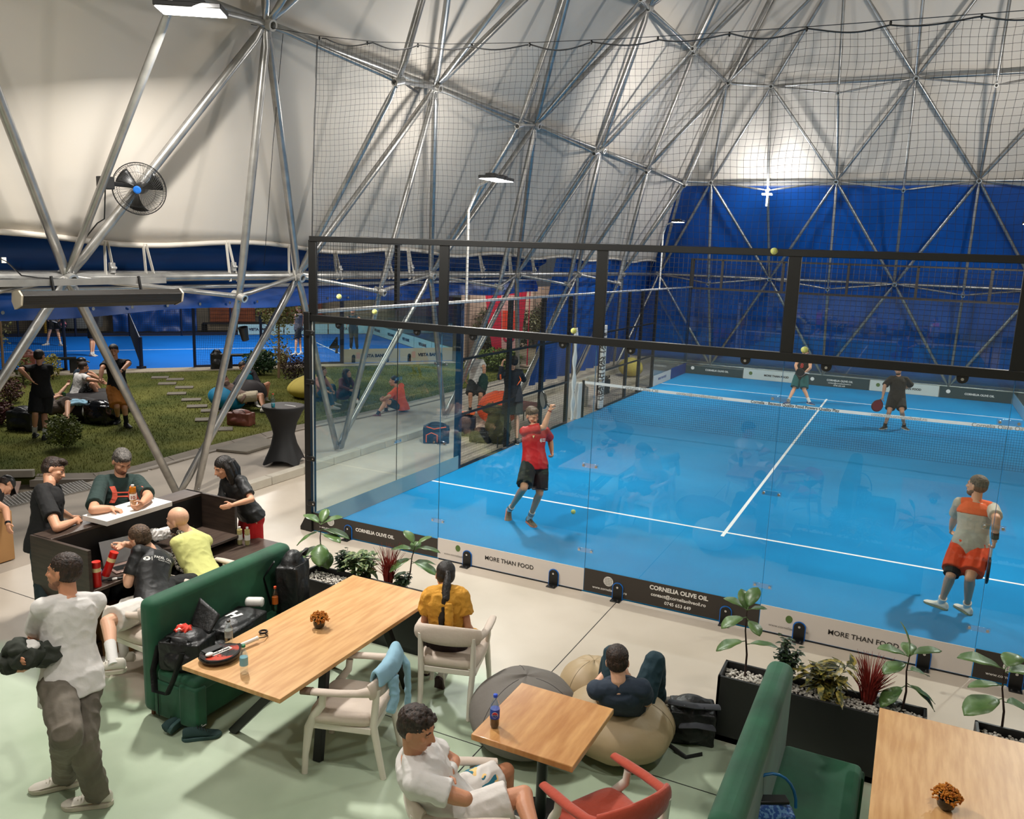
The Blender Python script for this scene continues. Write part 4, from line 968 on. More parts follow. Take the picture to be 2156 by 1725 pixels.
# ================================================================ furniture
m_cream=mat('cream upholstery',(206,190,176),.75,bump=.15,bs=30,sheen=.2)
m_taupe=mat('shaded taupe leather',(122,100,84),.55)  # plain darker taupe for the armrest tips
m_chw=mat('white lacquered chair wood',(222,214,202),.4)
m_orange=mat('burnt orange upholstery',(176,64,38),.8,bump=.2,bs=30,sheen=.3)
m_velvet=mat('green velvet',(10,66,43),.75,rgb2=(26,92,62),vs=2.2,sheen=.12,bump=.15,bs=6,detail=3)
m_oak=mat('oak veneer',(192,142,88),.42,rgb2=(212,166,112),vs=3,stretch=(9,1,1),detail=6)
m_oak2=mat('solid oak boards',(176,118,62),.35,rgb2=(208,156,98),vs=2.2,stretch=(6,1,1),detail=6,coat=.3)
m_oakx=mat('oak veneer edge',(170,112,58),.5)
m_desk=mat('dark walnut laminate',(46,36,31),.45,rgb2=(66,54,46),vs=3,stretch=(1,1,12),detail=5)
m_deskt=mat('dark walnut top',(58,46,40),.4,rgb2=(80,66,57),vs=3,stretch=(10,1,1),detail=5)
def armchair(lab,loc,rz,upm=m_cream,group=None,tips=True):
    t=thing('armchair',lab,'chair',(loc[0],loc[1],0),rz,group)
    ld=dict(world=False)
    g=MB()
    g.grid(lambda u,v:V(((u-.5)*.50*(1-.10*v),(0.5-v)*.50,.475+.035*(1-(2*u-1)**4)*(1-(2*v-1)**4))),12,12)
    g.grid(lambda u,v:V(((v-.5)*.50*(1-.10*u),(0.5-u)*.50,.41)),12,12)
    top=MB(); n=48; prof=[(.90,.405),(1.0,.42),(1.03,.455),(1.0,.485),(.9,.502),(.6,.512),(.2,.515)]
    def rr(a,k):
        x=abs(cos(a))**.35*(1 if cos(a)>0 else -1)*.26*k; y=abs(sin(a))**.35*(1 if sin(a)>0 else -1)*.25*k
        return x*(1+.06*(y/.25)),y
    for k,z in prof:
        for i in range(n):
            x,y=rr(2*PI*i/n,k); top.v.append(V((x,y,z)))
    for j in range(len(prof)-1):
        for i in range(n): a=j*n+i;b=j*n+(i+1)%n; top.f.append((a,b,b+n,a+n))
    top.f.append(tuple(range(n))[::-1]); top.f.append(tuple((len(prof)-1)*n+i for i in range(n)))
    top.build('seat',upm,t,world=False,smooth=60)
    MB().box((0,.245,.385),(.46,.03,.05)).box((0,-.235,.385),(.40,.03,.05)).box((-.235,0,.385),(.03,.46,.05)).box((.235,0,.385),(.03,.46,.05)).build('seat_frame',m_chw,t,world=False,bev=.006)
    for s in (-1,1):
        # front leg curves up to the arm
        MB().tube([(s*.27,.27,0),(s*.262,.265,.15),(s*.245,.245,.36),(s*.25,.20,.47),(s*.275,.13,.57),(s*.275,.12,.655)],[(.024,.02),(.025,.023),(.036,.028),(.033,.024),(.029,.02),(.028,.02)],10,up=(0,1,0)).build('leg',m_chw,t,world=False,smooth=60)
        MB().tube([(s*.215,-.32,0),(s*.215,-.28,.2),(s*.225,-.245,.42),(s*.228,-.27,.72)],[(.024,.02),(.026,.024),(.03,.026),(.025,.02)],10,up=(0,1,0)).build('leg',m_chw,t,world=False,smooth=60)
        pts=[(s*.285,.27,.672),(s*.288,.17,.678),(s*.293,0,.69),(s*.285,-.14,.70),(s*.262,-.235,.71)]
        MB().tube(pts,[(.018,.03),(.024,.036),(.024,.034),(.026,.032),(.04,.03)],14,up=(0,0,1)).build('armrest',upm,t,world=False,smooth=60)
        if tips: MB().tube([(s*.285,.28,.674),(s*.287,.2,.679)],[(.0245,.037),(.0258,.038)],14,up=(0,0,1)).build('arm_tip',m_taupe,t,world=False,smooth=60)
    pts=[V((.275*sin(a)*1.0,-.20-.10*cos(a),.705+.02*cos(a))) for a in [-1.35+2.7*i/14 for i in range(15)]]
    rad=[((.035+.055*cos(-1.35+2.7*i/14)**.5 if True else 0),.030) for i in range(15)]
    MB().tube(pts,rad,16,up=(0,0,1)).build('backrest',upm,t,world=False,smooth=60)
    return t
armchair('cream armchair with white legs under the ponytail woman',(3.87,-2.80),.28,tips=False)
armchair('cream armchair turned to the long table with a blue sweatshirt on its back',(3.63,-3.92),1.87)
armchair('cream armchair under the curly haired man in white at the bottom of the picture',(5.02,-4.72),-.963,tips=False)
armchair('burnt orange armchair with white legs facing the small table',(5.80,-4.28),1.06,m_orange,tips=False)
armchair('cream armchair under the man in the black tee at the reception desk',(1.30,-3.78),1.5,tips=False)
armchair('cream armchair under the bald man in yellow behind the green sofa',(1.22,-3.02),1.45,tips=False)
armchair('white armchair cut off by the left edge of the picture',(1.20,-5.62),1.2,tips=False)
def rbox(g,a,b): return g.b2(a,b)
def sofa(lab,x0,x1,y0,y1,h,flip=False):
    t=thing('sofa',lab,'sofa',(x0,y0,0))
    MB().b2((x0,y0,.05),(x0+.18,y1,h)).build('backrest',m_velvet,t,bev=.07,seg=5)
    MB().b2((x0+.14,y0+.01,.05),(x1-.10,y1-.01,.36)).build('base',m_velvet,t,bev=.02,seg=3)
    MB().b2((x0+.16,y0+.02,.34),(x1-.02,y1-.02,.46)).build('seat_cushion',m_velvet,t,bev=.045,seg=4)
    for y in (y0+.0,y1-.11): MB().b2((x1-.2,y,.05),(x1,y+.11,.40)).build('front_block',m_velvet,t,bev=.02,seg=3)
    for x in (x0+.05,x1-.08):
        for y in (y0+.08,y1-.08): MB().cyl((x,y,0),(x,y,.06),.022,8).build('leg',mat('brown sofa foot',(110,60,30),.5),t)
    MB().tube([(x0+.2,y0-.001,.06),(x0+.2,y0-.001,.4)],.004,5).build('seam',mat('dark green seam',(5,30,20),.8),t)
sofa('green velvet sofa beside the long oak table',1.80,2.43,-4.32,-2.68,1.03)
sofa('green velvet sofa at the lower right beside the right hand table',6.47,7.18,-4.75,-2.80,1.08)
# ---- tables
t=thing('dining_table','long oak table with black slanted legs beside the green sofa','table',(3.03,-3.53,0))
MB().b2((2.56,-4.56,.728),(3.50,-2.50,.762)).build('tabletop',m_oak,t,bev=.003)
for yy,s in ((-4.12,1),(-2.9,-1)):
    MB().beam((2.60,yy,.0),(3.25,yy+.1*s,.72),.07,.05,up=(0,1,0)).build('leg',m_blk,t,bev=.004); MB().beam((3.44,yy+.03,.0),(3.36,yy+.22*s,.72),.07,.05,up=(0,1,0)).build('leg',m_blk,t,bev=.004)
MB().beam((3.03,-4.15,.70),(3.03,-2.9,.70),.06,.04).build('crossbar',m_blk,t)
t=thing('cafe_table','small square oak table on a black pedestal with a cola bottle','table',(5.21,-3.90,0))
MB().b2((4.85,-4.27,.718),(5.565,-3.51,.762)).build('tabletop',m_oak2,t,bev=.006)
MB().cyl((5.21,-3.9,.03),(5.21,-3.9,.72),.038,20).build('pedestal',mat('dark green pedestal',(16,24,22),.4),t,smooth=40)
MB().lathe([(.26,0),(.26,.012),(.08,.03),(.04,.05)],(5.21,-3.9,0),32).build('base_plate',m_blk,t,smooth=40)
t=thing('dining_table','oak table at the lower right with an orange flower pot','table',(7.9,-3.5,0))
MB().b2((7.22,-4.9,.728),(8.5,-2.54,.762)).build('tabletop',m_oak,t,bev=.003)
for yy in (-4.5,-2.9): MB().beam((7.3,yy,0),(8.2,yy,.72),.07,.05,up=(0,1,0)).build('leg',m_blk,t); MB().beam((8.4,yy,0),(7.5,yy,.72),.07,.05,up=(0,1,0)).build('leg',m_blk,t)
# ---- planters
m_plt=mat('anthracite planter',(30,30,30),.5); m_peb=mat('white pebbles',(206,200,190),.7)
m_leaf=mat('fig leaf',(62,92,44),.38,rgb2=(92,118,66),vs=7,bump=.2,bs=14); m_leafd=mat('dark shrub leaf',(34,52,32),.4,rgb2=(60,78,50),vs=9); m_leafv=mat('variegated leaf',(52,78,40),.45,rgb2=(130,140,92),vs=30,sharp=(.45,.6)); m_croton=mat('croton leaf',(58,62,30),.4,rgb2=(150,134,60),vs=26,sharp=(.45,.6)); m_redg=mat('red dyed grass',(140,34,22),.7,rgb2=(96,30,22),vs=6); m_stemm=mat('dark stem',(48,30,24),.8)
def planter(lab,x0,x1,y0,y1,h):
    t=thing('planter',lab,'planter',((x0+x1)/2,(y0+y1)/2,0)); w=.022
    g=MB().b2((x0,y0,0),(x1,y0+w,h)).b2((x0,y1-w,0),(x1,y1,h)).b2((x0,y0,0),(x0+w,y1,h)).b2((x1-w,y0,0),(x1,y1,h)).b2((x0,y0,0),(x1,y1,.05)); g.build('box',m_plt,t,bev=.002)
    MB().b2((x0+w,y0+w,.05),(x1-w,y1-w,h-.07)).build('soil',mat('soil',(40,30,24),.95),t)
    g=MB(); rr=random.Random(int(x0*10))
    for _ in range(int(900*(x1-x0))):
        s=.007+.008*rr.random(); g.ell((x0+.03+(x1-x0-.06)*rr.random(),y0+.03+(y1-y0-.06)*rr.random(),h-.065+.022*rr.random()),(s,s*.8,s*.7),n=6,m=4)
    o=g.build('pebbles',m_peb,t,smooth=60); o['kind']='stuff'
    return t
planter('black planter box behind the long oak table and the green sofa',1.66,3.42,-2.31,-1.95,.50)
planter('long black planter box with white pebbles in front of the glass wall',6.03,7.55,-2.28,-1.97,.56)
planter('black planter box at the right edge of the picture',7.87,9.3,-2.3,-1.97,.56)
def leaf(g,p,d,n,L,Wd,droop=.2,fold=.15,wav=0,seg=6,shape=0):
    d=V(d).normalized(); s=d.cross(V(n)).normalized(); n=s.cross(d)
    o=len(g.v)
    for i in range(seg+1):
        t=i/seg; w=Wd*(sin(PI*min(1,t**(.75 if shape==0 else .6))))**.7*(.35+.75*t if shape==0 else 1) if 0<t<1 else 0.002
        c=p+d*(L*t)-n*(droop*L*t*t)
        wv=wav*sin(t*14)
        g.v+=[c+s*w+n*(fold*w+wv*L),c,c-s*w+n*(fold*w-wv*L)]
    for i in range(seg):
        a=o+i*3; g.f+=[(a,a+1,a+4,a+3),(a+1,a+2,a+5,a+4)]
def fig(lab,base,top,leaves,sc=1):
    t=thing('fig_plant',lab,'plant',base); b=V(base); tp=V(top)
    MB().tube([b,b.lerp(tp,.35)+V((.01,0,0)),b.lerp(tp,.7)-V((.008,0,0)),tp],[.009,.008,.006,.004],8).build('stem',m_stemm,t,smooth=60)
    g=MB()
    for (f,az,el,L,Wd) in leaves:
        p=b.lerp(tp,f); d=V((cos(az)*cos(el),sin(az)*cos(el),sin(el))); q=p+d*.03; g.tube([p,q],.003,5)
        leaf(g,q,d,V((0,0,1)) if abs(el)<1.2 else V((1,0,0)),L*sc*1.3,Wd*sc*1.35,.25,.18,.012,10)
    g.build('foliage',m_leaf,t,smooth=60,solid=.002)
    return t
HR=V((HF.y,-HF.x,0))
def azi(a): # a measured from picture right, anticlockwise towards the back
    v=HR*cos(a)+HF*sin(a); return math.atan2(v.y,v.x)
fig('fiddle leaf fig at the left end of the planter behind the green sofa',atZ(674,1200,.46),atP(676,1105,atZ(674,1200,.46)),[(1,azi(0.3),.5,.16,.075),(1,azi(2.8),.55,.15,.075),(.98,azi(1.4),.9,.14,.06),(.9,azi(0.0),-.1,.22,.085),(.88,azi(3.4),-.35,.2,.05),(.8,azi(-.6),.1,.2,.07),(.62,azi(-1.4),-.5,.2,.10),(.55,azi(3.7),-.35,.26,.10),(.5,azi(-.9),-.6,.17,.09)])
fig('fiddle leaf fig behind the ponytail woman at the right end of the planter',atZ(856,1232,.46),atP(874,1150,atZ(856,1232,.46)),[(1,azi(2.4),.8,.14,.06),(1,azi(.5),.6,.13,.045),(.95,azi(0),.05,.18,.06),(.9,azi(2.9),.1,.17,.075),(.7,azi(3.5),-.3,.18,.085),(.6,azi(-.4),-.1,.21,.08),(.55,azi(.6),.0,.2,.07),(.35,azi(3.2),-.3,.14,.06),(.8,azi(1.5),.5,.14,.06)])
fig('fiddle leaf fig at the left end of the long black planter',atZ(1568,1428,.50),atP(1573,1285,atZ(1568,1428,.50)),[(1,azi(2.7),.5,.13,.065),(1,azi(.8),1.0,.14,.065),(1,azi(0),.3,.10,.04),(.9,azi(3.3),-.2,.15,.08),(.88,azi(-1.2),-.2,.12,.06),(.55,azi(3.2),-.15,.17,.075),(.5,azi(.1),.1,.19,.05),(.95,azi(1.8),1.1,.13,.06)])
fig('fiddle leaf fig at the right end of the long black planter',atZ(1899,1497,.50),atP(1916,1378,atZ(1899,1497,.50)),[(1,azi(1.6),1.2,.16,.065),(.98,azi(.1),.35,.17,.06),(.95,azi(3.0),.4,.16,.075),(.85,azi(3.4),-.1,.15,.075),(.72,azi(.3),-.15,.14,.07),(.45,azi(3.4),-.45,.17,.075),(.5,azi(-.3),-.5,.2,.08),(.45,azi(-.1),-.3,.18,.06),(.9,azi(1.2),.4,.15,.06)])
fig('large fiddle leaf fig at the right edge of the picture',atZ(2108,1545,.50),atP(2115,1410,atZ(2108,1545,.50)),[(1,azi(2.9),.35,.22,.10),(1,azi(.6),.6,.12,.08),(.95,azi(0),.2,.18,.09),(.75,azi(3.1),.1,.17,.055),(.55,azi(3.3),-.15,.22,.115),(.5,azi(0),-.2,.2,.11)])
def shrubby(name,lab,c,h,r,m,n,ls,wd,seed=1,stems=7,cat='plant'):
    t=thing(name,lab,cat,c); rr=random.Random(seed); c=V(c); g=MB(); s=MB()
    for k in range(stems):
        a=rr.random()*6.28; q=c+V((cos(a)*r*.8*rr.random(),sin(a)*r*.5*rr.random(),h*(.6+.4*rr.random()))); s.tube([c+V((cos(a)*.02,sin(a)*.02,0)),c.lerp(q,.5)+V((0,0,.02)),q],[.004,.003,.002],5)
        for i in range(n//stems):
            f=.25+.75*rr.random(); p=c.lerp(q,f)+V((rr.gauss(0,r*.18),rr.gauss(0,r*.18),rr.gauss(0,.02))); b=rr.random()*6.28
            leaf(g,p,(cos(b),sin(b),.3*rr.gauss(0,1)+.15),(0,0,1),ls*(.6+.7*rr.random()),wd,.3,.2,0,4,1)
    g.build('foliage',m,t,smooth=60); s.build('stems',m_stemm,t)
    return t
shrubby('leafy_plant','green and cream variegated plant in the planter behind the table',atZ(765,1215,.46),.27,.24,m_leafv,260,.11,.028,3,14)
shrubby('leafy_plant','dark small leaved plant between the first fig and the variegated plant',atZ(722,1208,.46),.28,.12,m_leafd,220,.05,.018,4)
shrubby('leafy_plant','low dark plant at the foot of the fig behind the ponytail woman',atZ(850,1233,.46),.10,.14,m_leafd,150,.05,.018,5)
shrubby('leafy_plant','dark green eucalyptus like plant in the long black planter',atZ(1650,1445,.50),.42,.13,m_leafd,420,.045,.018,6,10)
shrubby('croton_plant','yellow and dark red croton plant in the long black planter',atZ(1738,1470,.50),.34,.20,m_croton,150,.14,.026,7,9)
def redgrass(lab,c,h,seed,nn=150):
    t=thing('red_grass',lab,'plant',c); rr=random.Random(seed); g=MB(); c=V(c)
    for _ in range(nn):
        a=rr.random()*6.28; r0=.045*rr.random(); sp=.04+.09*rr.random()**2; H_=h*(.45+.55*rr.random())
        b=c+V((cos(a)*r0,sin(a)*r0,0)); g.tube([b,b+V((cos(a)*sp*.4,sin(a)*sp*.4,H_*.6)),b+V((cos(a)*sp*1.3,sin(a)*sp*1.3,H_))],[.0035,.003,.001],4)
    g.build('blades',m_redg,t)
redgrass('tuft of red dyed grass in the planter behind the long table',atZ(818,1228,.46),.42,5); redgrass('tuft of dark red grass in the long black planter',atZ(1826,1480,.50),.40,6,190)
g=MB(); c=atZ(1868,1482,.52); g.ell(c,(.10,.07,.05)); me=fuse(g,.008,1,.03,20,3); t=thing('plastic_wrap','crumpled clear plastic wrap on the planter pebbles','wrapping',c); finish(me,'film',m_clear,t)
# ---- bean bags inside
beanbag('bean_bag','beige bean bag chair under the man in the navy tee',(5.38,-2.80),.47,.45,mat('beige leatherette',(168,146,112),.5,bump=.25,bs=7),(-.02,.02),7)
beanbag('bean_bag','dark grey bean bag chair half hidden behind the small oak table',(4.72,-3.16),.45,.50,mat('grey bean bag cloth',(104,98,92),.75,bump=.3,bs=9),(-.08,.20),11)
beanbag('bean_bag','beige bean bag chair behind the grey one, mostly hidden',(4.98,-2.30),.30,.42,mat('beige leatherette',(168,146,112),.5,bump=.25,bs=7),(0,.0),15)
# ---- reception desk
t=thing('reception_desk','dark walnut reception desk with an open staff side','desk',(.4,-3,0))
MB().b2((0,-3.98,0),(.035,-2.17,1.10)).build('front_panel',m_desk,t,bev=.003)
MB().b2((0,-3.98,1.10),(.26,-2.17,1.13)).build('ledge',m_deskt,t,bev=.003)
MB().b2((.24,-3.94,.74),(.26,-2.2,1.10)).build('inner_panel',mat('black inner panel',(16,13,12),.5),t)
MB().b2((0,-4.0,0),(.80,-3.965,1.13)).build('side_panel',m_desk,t,bev=.003)
MB().b2((0,-2.20,0),(.75,-2.165,1.13)).build('side_panel',m_desk,t,bev=.003)
MB().b2((.24,-3.96,.715),(.80,-2.2,.745)).build('worktop',m_deskt,t,bev=.003)
MB().b2((.62,-3.96,0),(.65,-2.4,.15)).build('kick_board',m_desk,t)
MB().b2((.3,-2.5,.3),(.80,-2.2,.33)).build('shelf',m_desk,t)
t=thing('side_cabinet','low dark walnut cabinet behind the green sofa','cabinet',(.95,-2.3,0)); MB().b2((.66,-2.56,0),(1.12,-1.92,.60)).build('body',m_desk,t,bev=.003); MB().b2((.64,-2.58,.60),(1.14,-1.90,.625)).build('top',m_deskt,t,bev=.003)
t=thing('counter_slab','thick white counter slab on the reception desk ledge','counter',(.26,-3.1,1.15)); MB().b2((.10,-3.53,1.16),(.45,-2.76,1.21)).build('slab',m_white,t,bev=.003); MB().b2((.14,-3.45,1.13),(.4,-2.85,1.16)).build('riser',m_dark,t)
t=thing('paper_sheet','white paper under the writing hand on the counter','paper',(.25,-3.3,1.21)); MB().b2((.16,-3.36,1.2105),(.32,-3.14,1.2125)).build('sheet',mat('paper',(240,238,232),.7),t)
# ---- things on the desk
m_red=mat('red can print',(190,24,18),.35); m_ivory=mat('ivory lettering',(225,205,150),.5)
def can(lab,p,ax=None,h=.23,r=.037):
    t=thing('snack_can',lab,'can',p,0,None); M=(ax.to_track_quat('Z','Y').to_matrix() if ax else Matrix.Identity(3))
    MB().lathe([(r*.98,0),(r,.004),(r,h),(r*.97,h)],p,24,M).build('can_body',m_red,t,smooth=50)
    MB().lathe([(r*1.03,h-.004),(r*1.03,h+.006),(r*.85,h+.006)],p,24,M).build('rim',mat('red rim',(215,40,25),.4),t,smooth=50)
    MB().lathe([(r*1.012,h*.62),(r*1.012,h*.78)],p,24,M).build('print_band',m_ivory,t)
    return t
can('red snack can tipped in the hand of the man in the black tee',atP(222,1212,V((.70,-3.72,0))),V((.24,.27,.93)))
can('red snack can standing at the left end of the desk worktop',V((.74,-3.88,.745)))
can('dark red snack can standing at the back of the desk worktop',V((.36,-3.28,.745)),None,.20)
t=thing('snack_can','blue and white round tin beside the red cans','can',(.62,-3.82,.745)); MB().lathe([(.05,0),(.05,.10),(.045,.10)],(.62,-3.80,.745),24).build('can_body',mat('blue tin print',(20,110,190),.35,rgb2=(220,225,230),vs=9,sharp=(.55,.6)),t,smooth=40)
lp=V((.56,-3.42,.745)); t=thing('laptop','silver laptop with black keys and a grey paper on it','laptop',lp)
LM=Matrix.Rotation(-.25,3,'Z')
MB().box(lp+V((.02,0,.008)),(.24,.34,.014),LM).build('base',mat('rose aluminium',(190,160,150),.35,metal=.7),t,bev=.003)
MB().box(lp+V((.03,0,.016)),(.12,.29,.002),LM).build('keyboard',m_black,t); MB().box(lp+LM@V((-.16,0,.12)),(.012,.34,.24),LM@Matrix.Rotation(-.35,3,'Y')).build('screen',mat('laptop screen',(150,150,150),.3),t,bev=.004)
t=thing('paper_sheet','grey sheet of paper on the desk beside the laptop','paper',(.45,-3.1,.75)); MB().box((.56,-3.10,.748),(.24,.3,.003),LM).build('sheet',mat('grey paper',(170,170,168),.7),t)
t=thing('marker_pen','black marker pen with white label on the worktop','pen',(.75,-3.72,.76)); MB().cyl((.72,-3.76,.758),(.80,-3.64,.758),.011,10).build('barrel',m_black,t,smooth=40); MB().cyl((.742,-3.727,.758),(.765,-3.692,.758),.0125,10).build('pen_label',m_white,t,smooth=40)
bottle('water_bottle','small water bottle with blue cap behind the desk front',V((.33,-3.02,.745)),.23,.03,m_pet,None,mat('blue cap',(20,110,200),.4),m_white)
t=thing('cardboard_box','folded cardboard box under the reception desk','box',(.55,-3.6,0)); MB().b2((.4,-3.8,.0),(.8,-3.45,.38)).build('carton',mat('kraft cardboard',(160,118,72),.8),t,bev=.004)
m_amber=mat('amber juice',(200,120,20),.15,alpha=.9)
jb=bottle('juice_bottle','amber juice bottle labelled 10 held on the white counter',atZ(281,1064,1.21),.215,.034,m_pet,m_amber,m_white,mat('white bottle label',(225,220,212),.5),fill=.88)
p=atZ(281,1064,1.21); dd=(CP-p); dd.z=0; dd.normalize(); text('10',p+dd*.036+V((0,0,.09)),V((-dd.y,dd.x,0)),(0,0,1),.04,mat('brown print',(130,50,20),.5),jb,bold=.03,ext=.001)
m_pale=mat('pale lemon drink',(214,196,130),.15,alpha=.75)
bottle('drink_bottle','pale lemon drink bottle on the low cabinet, left of two',atZ(505,1147,.625),.205,.030,m_pet,m_pale,m_white,mat('white bottle label',(225,220,212),.5),fill=.85)
bottle('drink_bottle','pale lemon drink bottle on the low cabinet, right of two',atZ(521,1148,.625),.205,.030,m_pet,m_pale,m_white,mat('white bottle label',(225,220,212),.5),fill=.85)
# ---- on the tables
def flowerpot(lab,p,sc=1):
    t=thing('flower_pot',lab,'plant pot',p); p=V(p)
    MB().lathe([(.028*sc,0),(.045*sc,.02*sc),(.05*sc,.045*sc),(.042*sc,.072*sc),(.036*sc,.072*sc),(.03*sc,.05*sc)],p,24).build('pot',mat('black glass pot',(12,10,10),.15,coat=.5),t,smooth=60)
    g=MB(); rr=random.Random(int(p.x*100)); f=MB()
    for _ in range(150):
        d=V((rr.gauss(0,1),rr.gauss(0,1),abs(rr.gauss(0,1))+.15)).normalized(); q=p+V((0,0,.065*sc))+V((d.x*.075,d.y*.075,d.z*.07))*sc*(.85+.15*rr.random())
        g.tube([p+V((0,0,.06*sc)),q],.0012,3)
        for k in range(3): f.ell(q+V((rr.gauss(0,.006),rr.gauss(0,.006),rr.gauss(0,.006)))*sc,(.0065*sc,.0065*sc,.005*sc),n=6,m=4)
    g.build('stems',mat('flower stems',(70,80,30),.7),t); f.build('blossoms',mat('orange blossoms',(200,128,24),.7,rgb2=(160,86,14),vs=40),t,smooth=60)
s=0
flowerpot('orange flowers in a black pot on the long oak table',atZ(672,1322,.762)); flowerpot('orange flowers in a black pot on the right hand oak table',atZ(1990,1703,.762),1.02)
wb=bottle('water_bottle','clear water bottle with green cap standing on the long table',atZ(514,1418,.762),.225,.030,m_pet,None,mat('green cap',(30,120,80),.4),mat('pale blue bottle label',(120,175,190),.5,alpha=.8))
bottle('water_flask','clear flask with grey lid standing behind the racket',atZ(482,1356,.762),.20,.031,m_pet,None,mat('grey lid',(60,58,56),.4),mat('frosted print',(170,165,155),.5,alpha=.5))
cb_=bottle('cola_bottle','cola bottle with blue cap and label PEPSI on the small table',atZ(1041,1531,.762),.235,.032,m_pet,mat('cola',(40,16,8),.1),mat('blue cap 2',(15,70,190),.4),mat('blue cola label',(10,60,160),.4),fill=.36)
p=atZ(1041,1531,.762); dd=(CP-p); dd.z=0; dd.normalize(); sd=V((-dd.y,dd.x,0)); pc=p+dd*.034+V((0,0,.105))
MB().prism([pc+sd*(.021*cos(a))+V((0,0,.021*sin(a))) for a in [2*PI*k/24 for k in range(24)]],(0,0,0),dd*.001).build('label_disc',m_white,cb_)
MB().prism([pc+sd*(.018*cos(a))+V((0,0,.004+.014*sin(a))) for a in [PI*k/12 for k in range(13)]],dd*.001,dd*.002).build('label_red',mat('label red',(200,20,30),.4),cb_)
MB().prism([pc+sd*(.018*cos(a))+V((0,0,-.007+.011*sin(a))) for a in [PI+PI*k/12 for k in range(13)]],dd*.001,dd*.002).build('label_blue',mat('label blue',(10,60,160),.4),cb_)
text('PEPSI',pc+dd*.0025+V((0,0,-.001)),sd,(0,0,1),.034,mat('label navy',(10,30,90),.4),cb_,bold=.03,ext=.0005)
def racket(lab,c,axd,nrm,facem,framem,gripm=m_white,rest=None,txt=None,s=1,holes=True):
    "padel racket: c=centre of the head, axd=direction head->grip"
    t=thing('padel_racket',lab,'racket',c); c=V(c); a=V(axd).normalized(); n=V(nrm)-a*V(nrm).dot(a); n.normalize(); b=a.cross(n); s_=s
    def P_(x,y,z=0): return c+a*(x*s_)+b*(y*s_)+n*(z*s_)
    out=[( -.135*cos(q)+(.03 if abs(q)>PI/2 else 0)*(1-abs(sin(q))),.128*sin(q)) for q in [2*PI*k/36-PI for k in range(36)]]
    MB().prism([P_(x,y,-.017) for x,y in out],(0,0,0),n*.034*s_).build('head',facem,t,bev=.006)
    g=MB().tube([P_(x*1.0,y*1.0) for x,y in out]+[P_(*out[0])],.0185*s_,6,caps=False); g.build('frame',framem,t,smooth=60)
    if holes:
        g=MB()
        for i in range(-4,5):
            for j in range(-4,5):
                if (i*i+j*j)<18 and (i+j)%2==0: g.cyl(P_(i*.022,j*.022,.0175),P_(i*.022,j*.022,.0190),.0055*s_,8)
        g.build('holes',m_black,t)
    MB().prism([P_(.125,-.06,-.012),P_(.125,.06,-.012),P_(.20,.016,-.012),P_(.20,-.016,-.012)],(0,0,0),n*.024*s_).build('throat',framem,t,bev=.004)
    MB().tube([P_(.19,0),P_(.21,0),P_(.33,0),P_(.345,0)],[.014*s_,.016*s_,.016*s_,.019*s_],10).build('grip',gripm,t,smooth=50)
    return t,P_
rc=atZ(462,1378,.80); ga=atZ(540,1345,.80); 
rt,P_=racket('black and red padel racket lying on the long table',rc,(ga-rc),(0,0,1),mat('red black racket face',(30,28,28),.3,rgb2=(190,60,36),vs=7,sharp=(.5,.6)),mat('glossy black frame',(22,20,20),.2))
MB().tube([P_(.345,0),P_(.40,.01,-.01),P_(.46,-.02,-.03),P_(.47,-.07,-.03)],.004,6).tube([P_(.47+.03*cos(k),-.09+.03*sin(k),-.02) for k in [i*PI/5 for i in range(11)]],.008,6,caps=False).build('wrist_cord',m_black,rt,smooth=60)
text('NOX',P_(-.01,0,.0195),ga-rc,V((ga-rc)).cross(V((0,0,-1))),.16,m_wtext,rt,bold=.04,ext=.0006,h=.04) if 0 else None
MB().prism([P_(x,y,.019) for x,y in ((-.07,-.022),(.10,-.022),(.10,.022),(-.07,.022))],(0,0,0),(0,0,.0008)).build('white_print',m_wtext,rt)
text('babolat',P_(.015,0,.0205),(ga-rc),V((0,0,1)).cross(ga-rc),.15,m_dtext,rt,bold=.04,ext=.0004,h=.03)
t=thing('phone','black phone lying on the padel racket','phone',P_(-.02,-.06,.03)); q=P_(-.02,-.062,.030); d_=(ga-rc).normalized(); s2=V((-d_.y,d_.x,0)); MB().box(q,(.15,.072,.009),Matrix((d_,s2,V((0,0,1)))).transposed()).build('phone_body',m_black,t,bev=.004)
t=thing('earphone_case','small white case on the padel racket','case',P_(-.1,0,.03)); MB().ell(P_(-.085,.0,.033),(.032,.024,.013),Matrix((d_,s2,V((0,0,1)))).transposed(),16,10).build('case_shell',m_white,t,smooth=180)
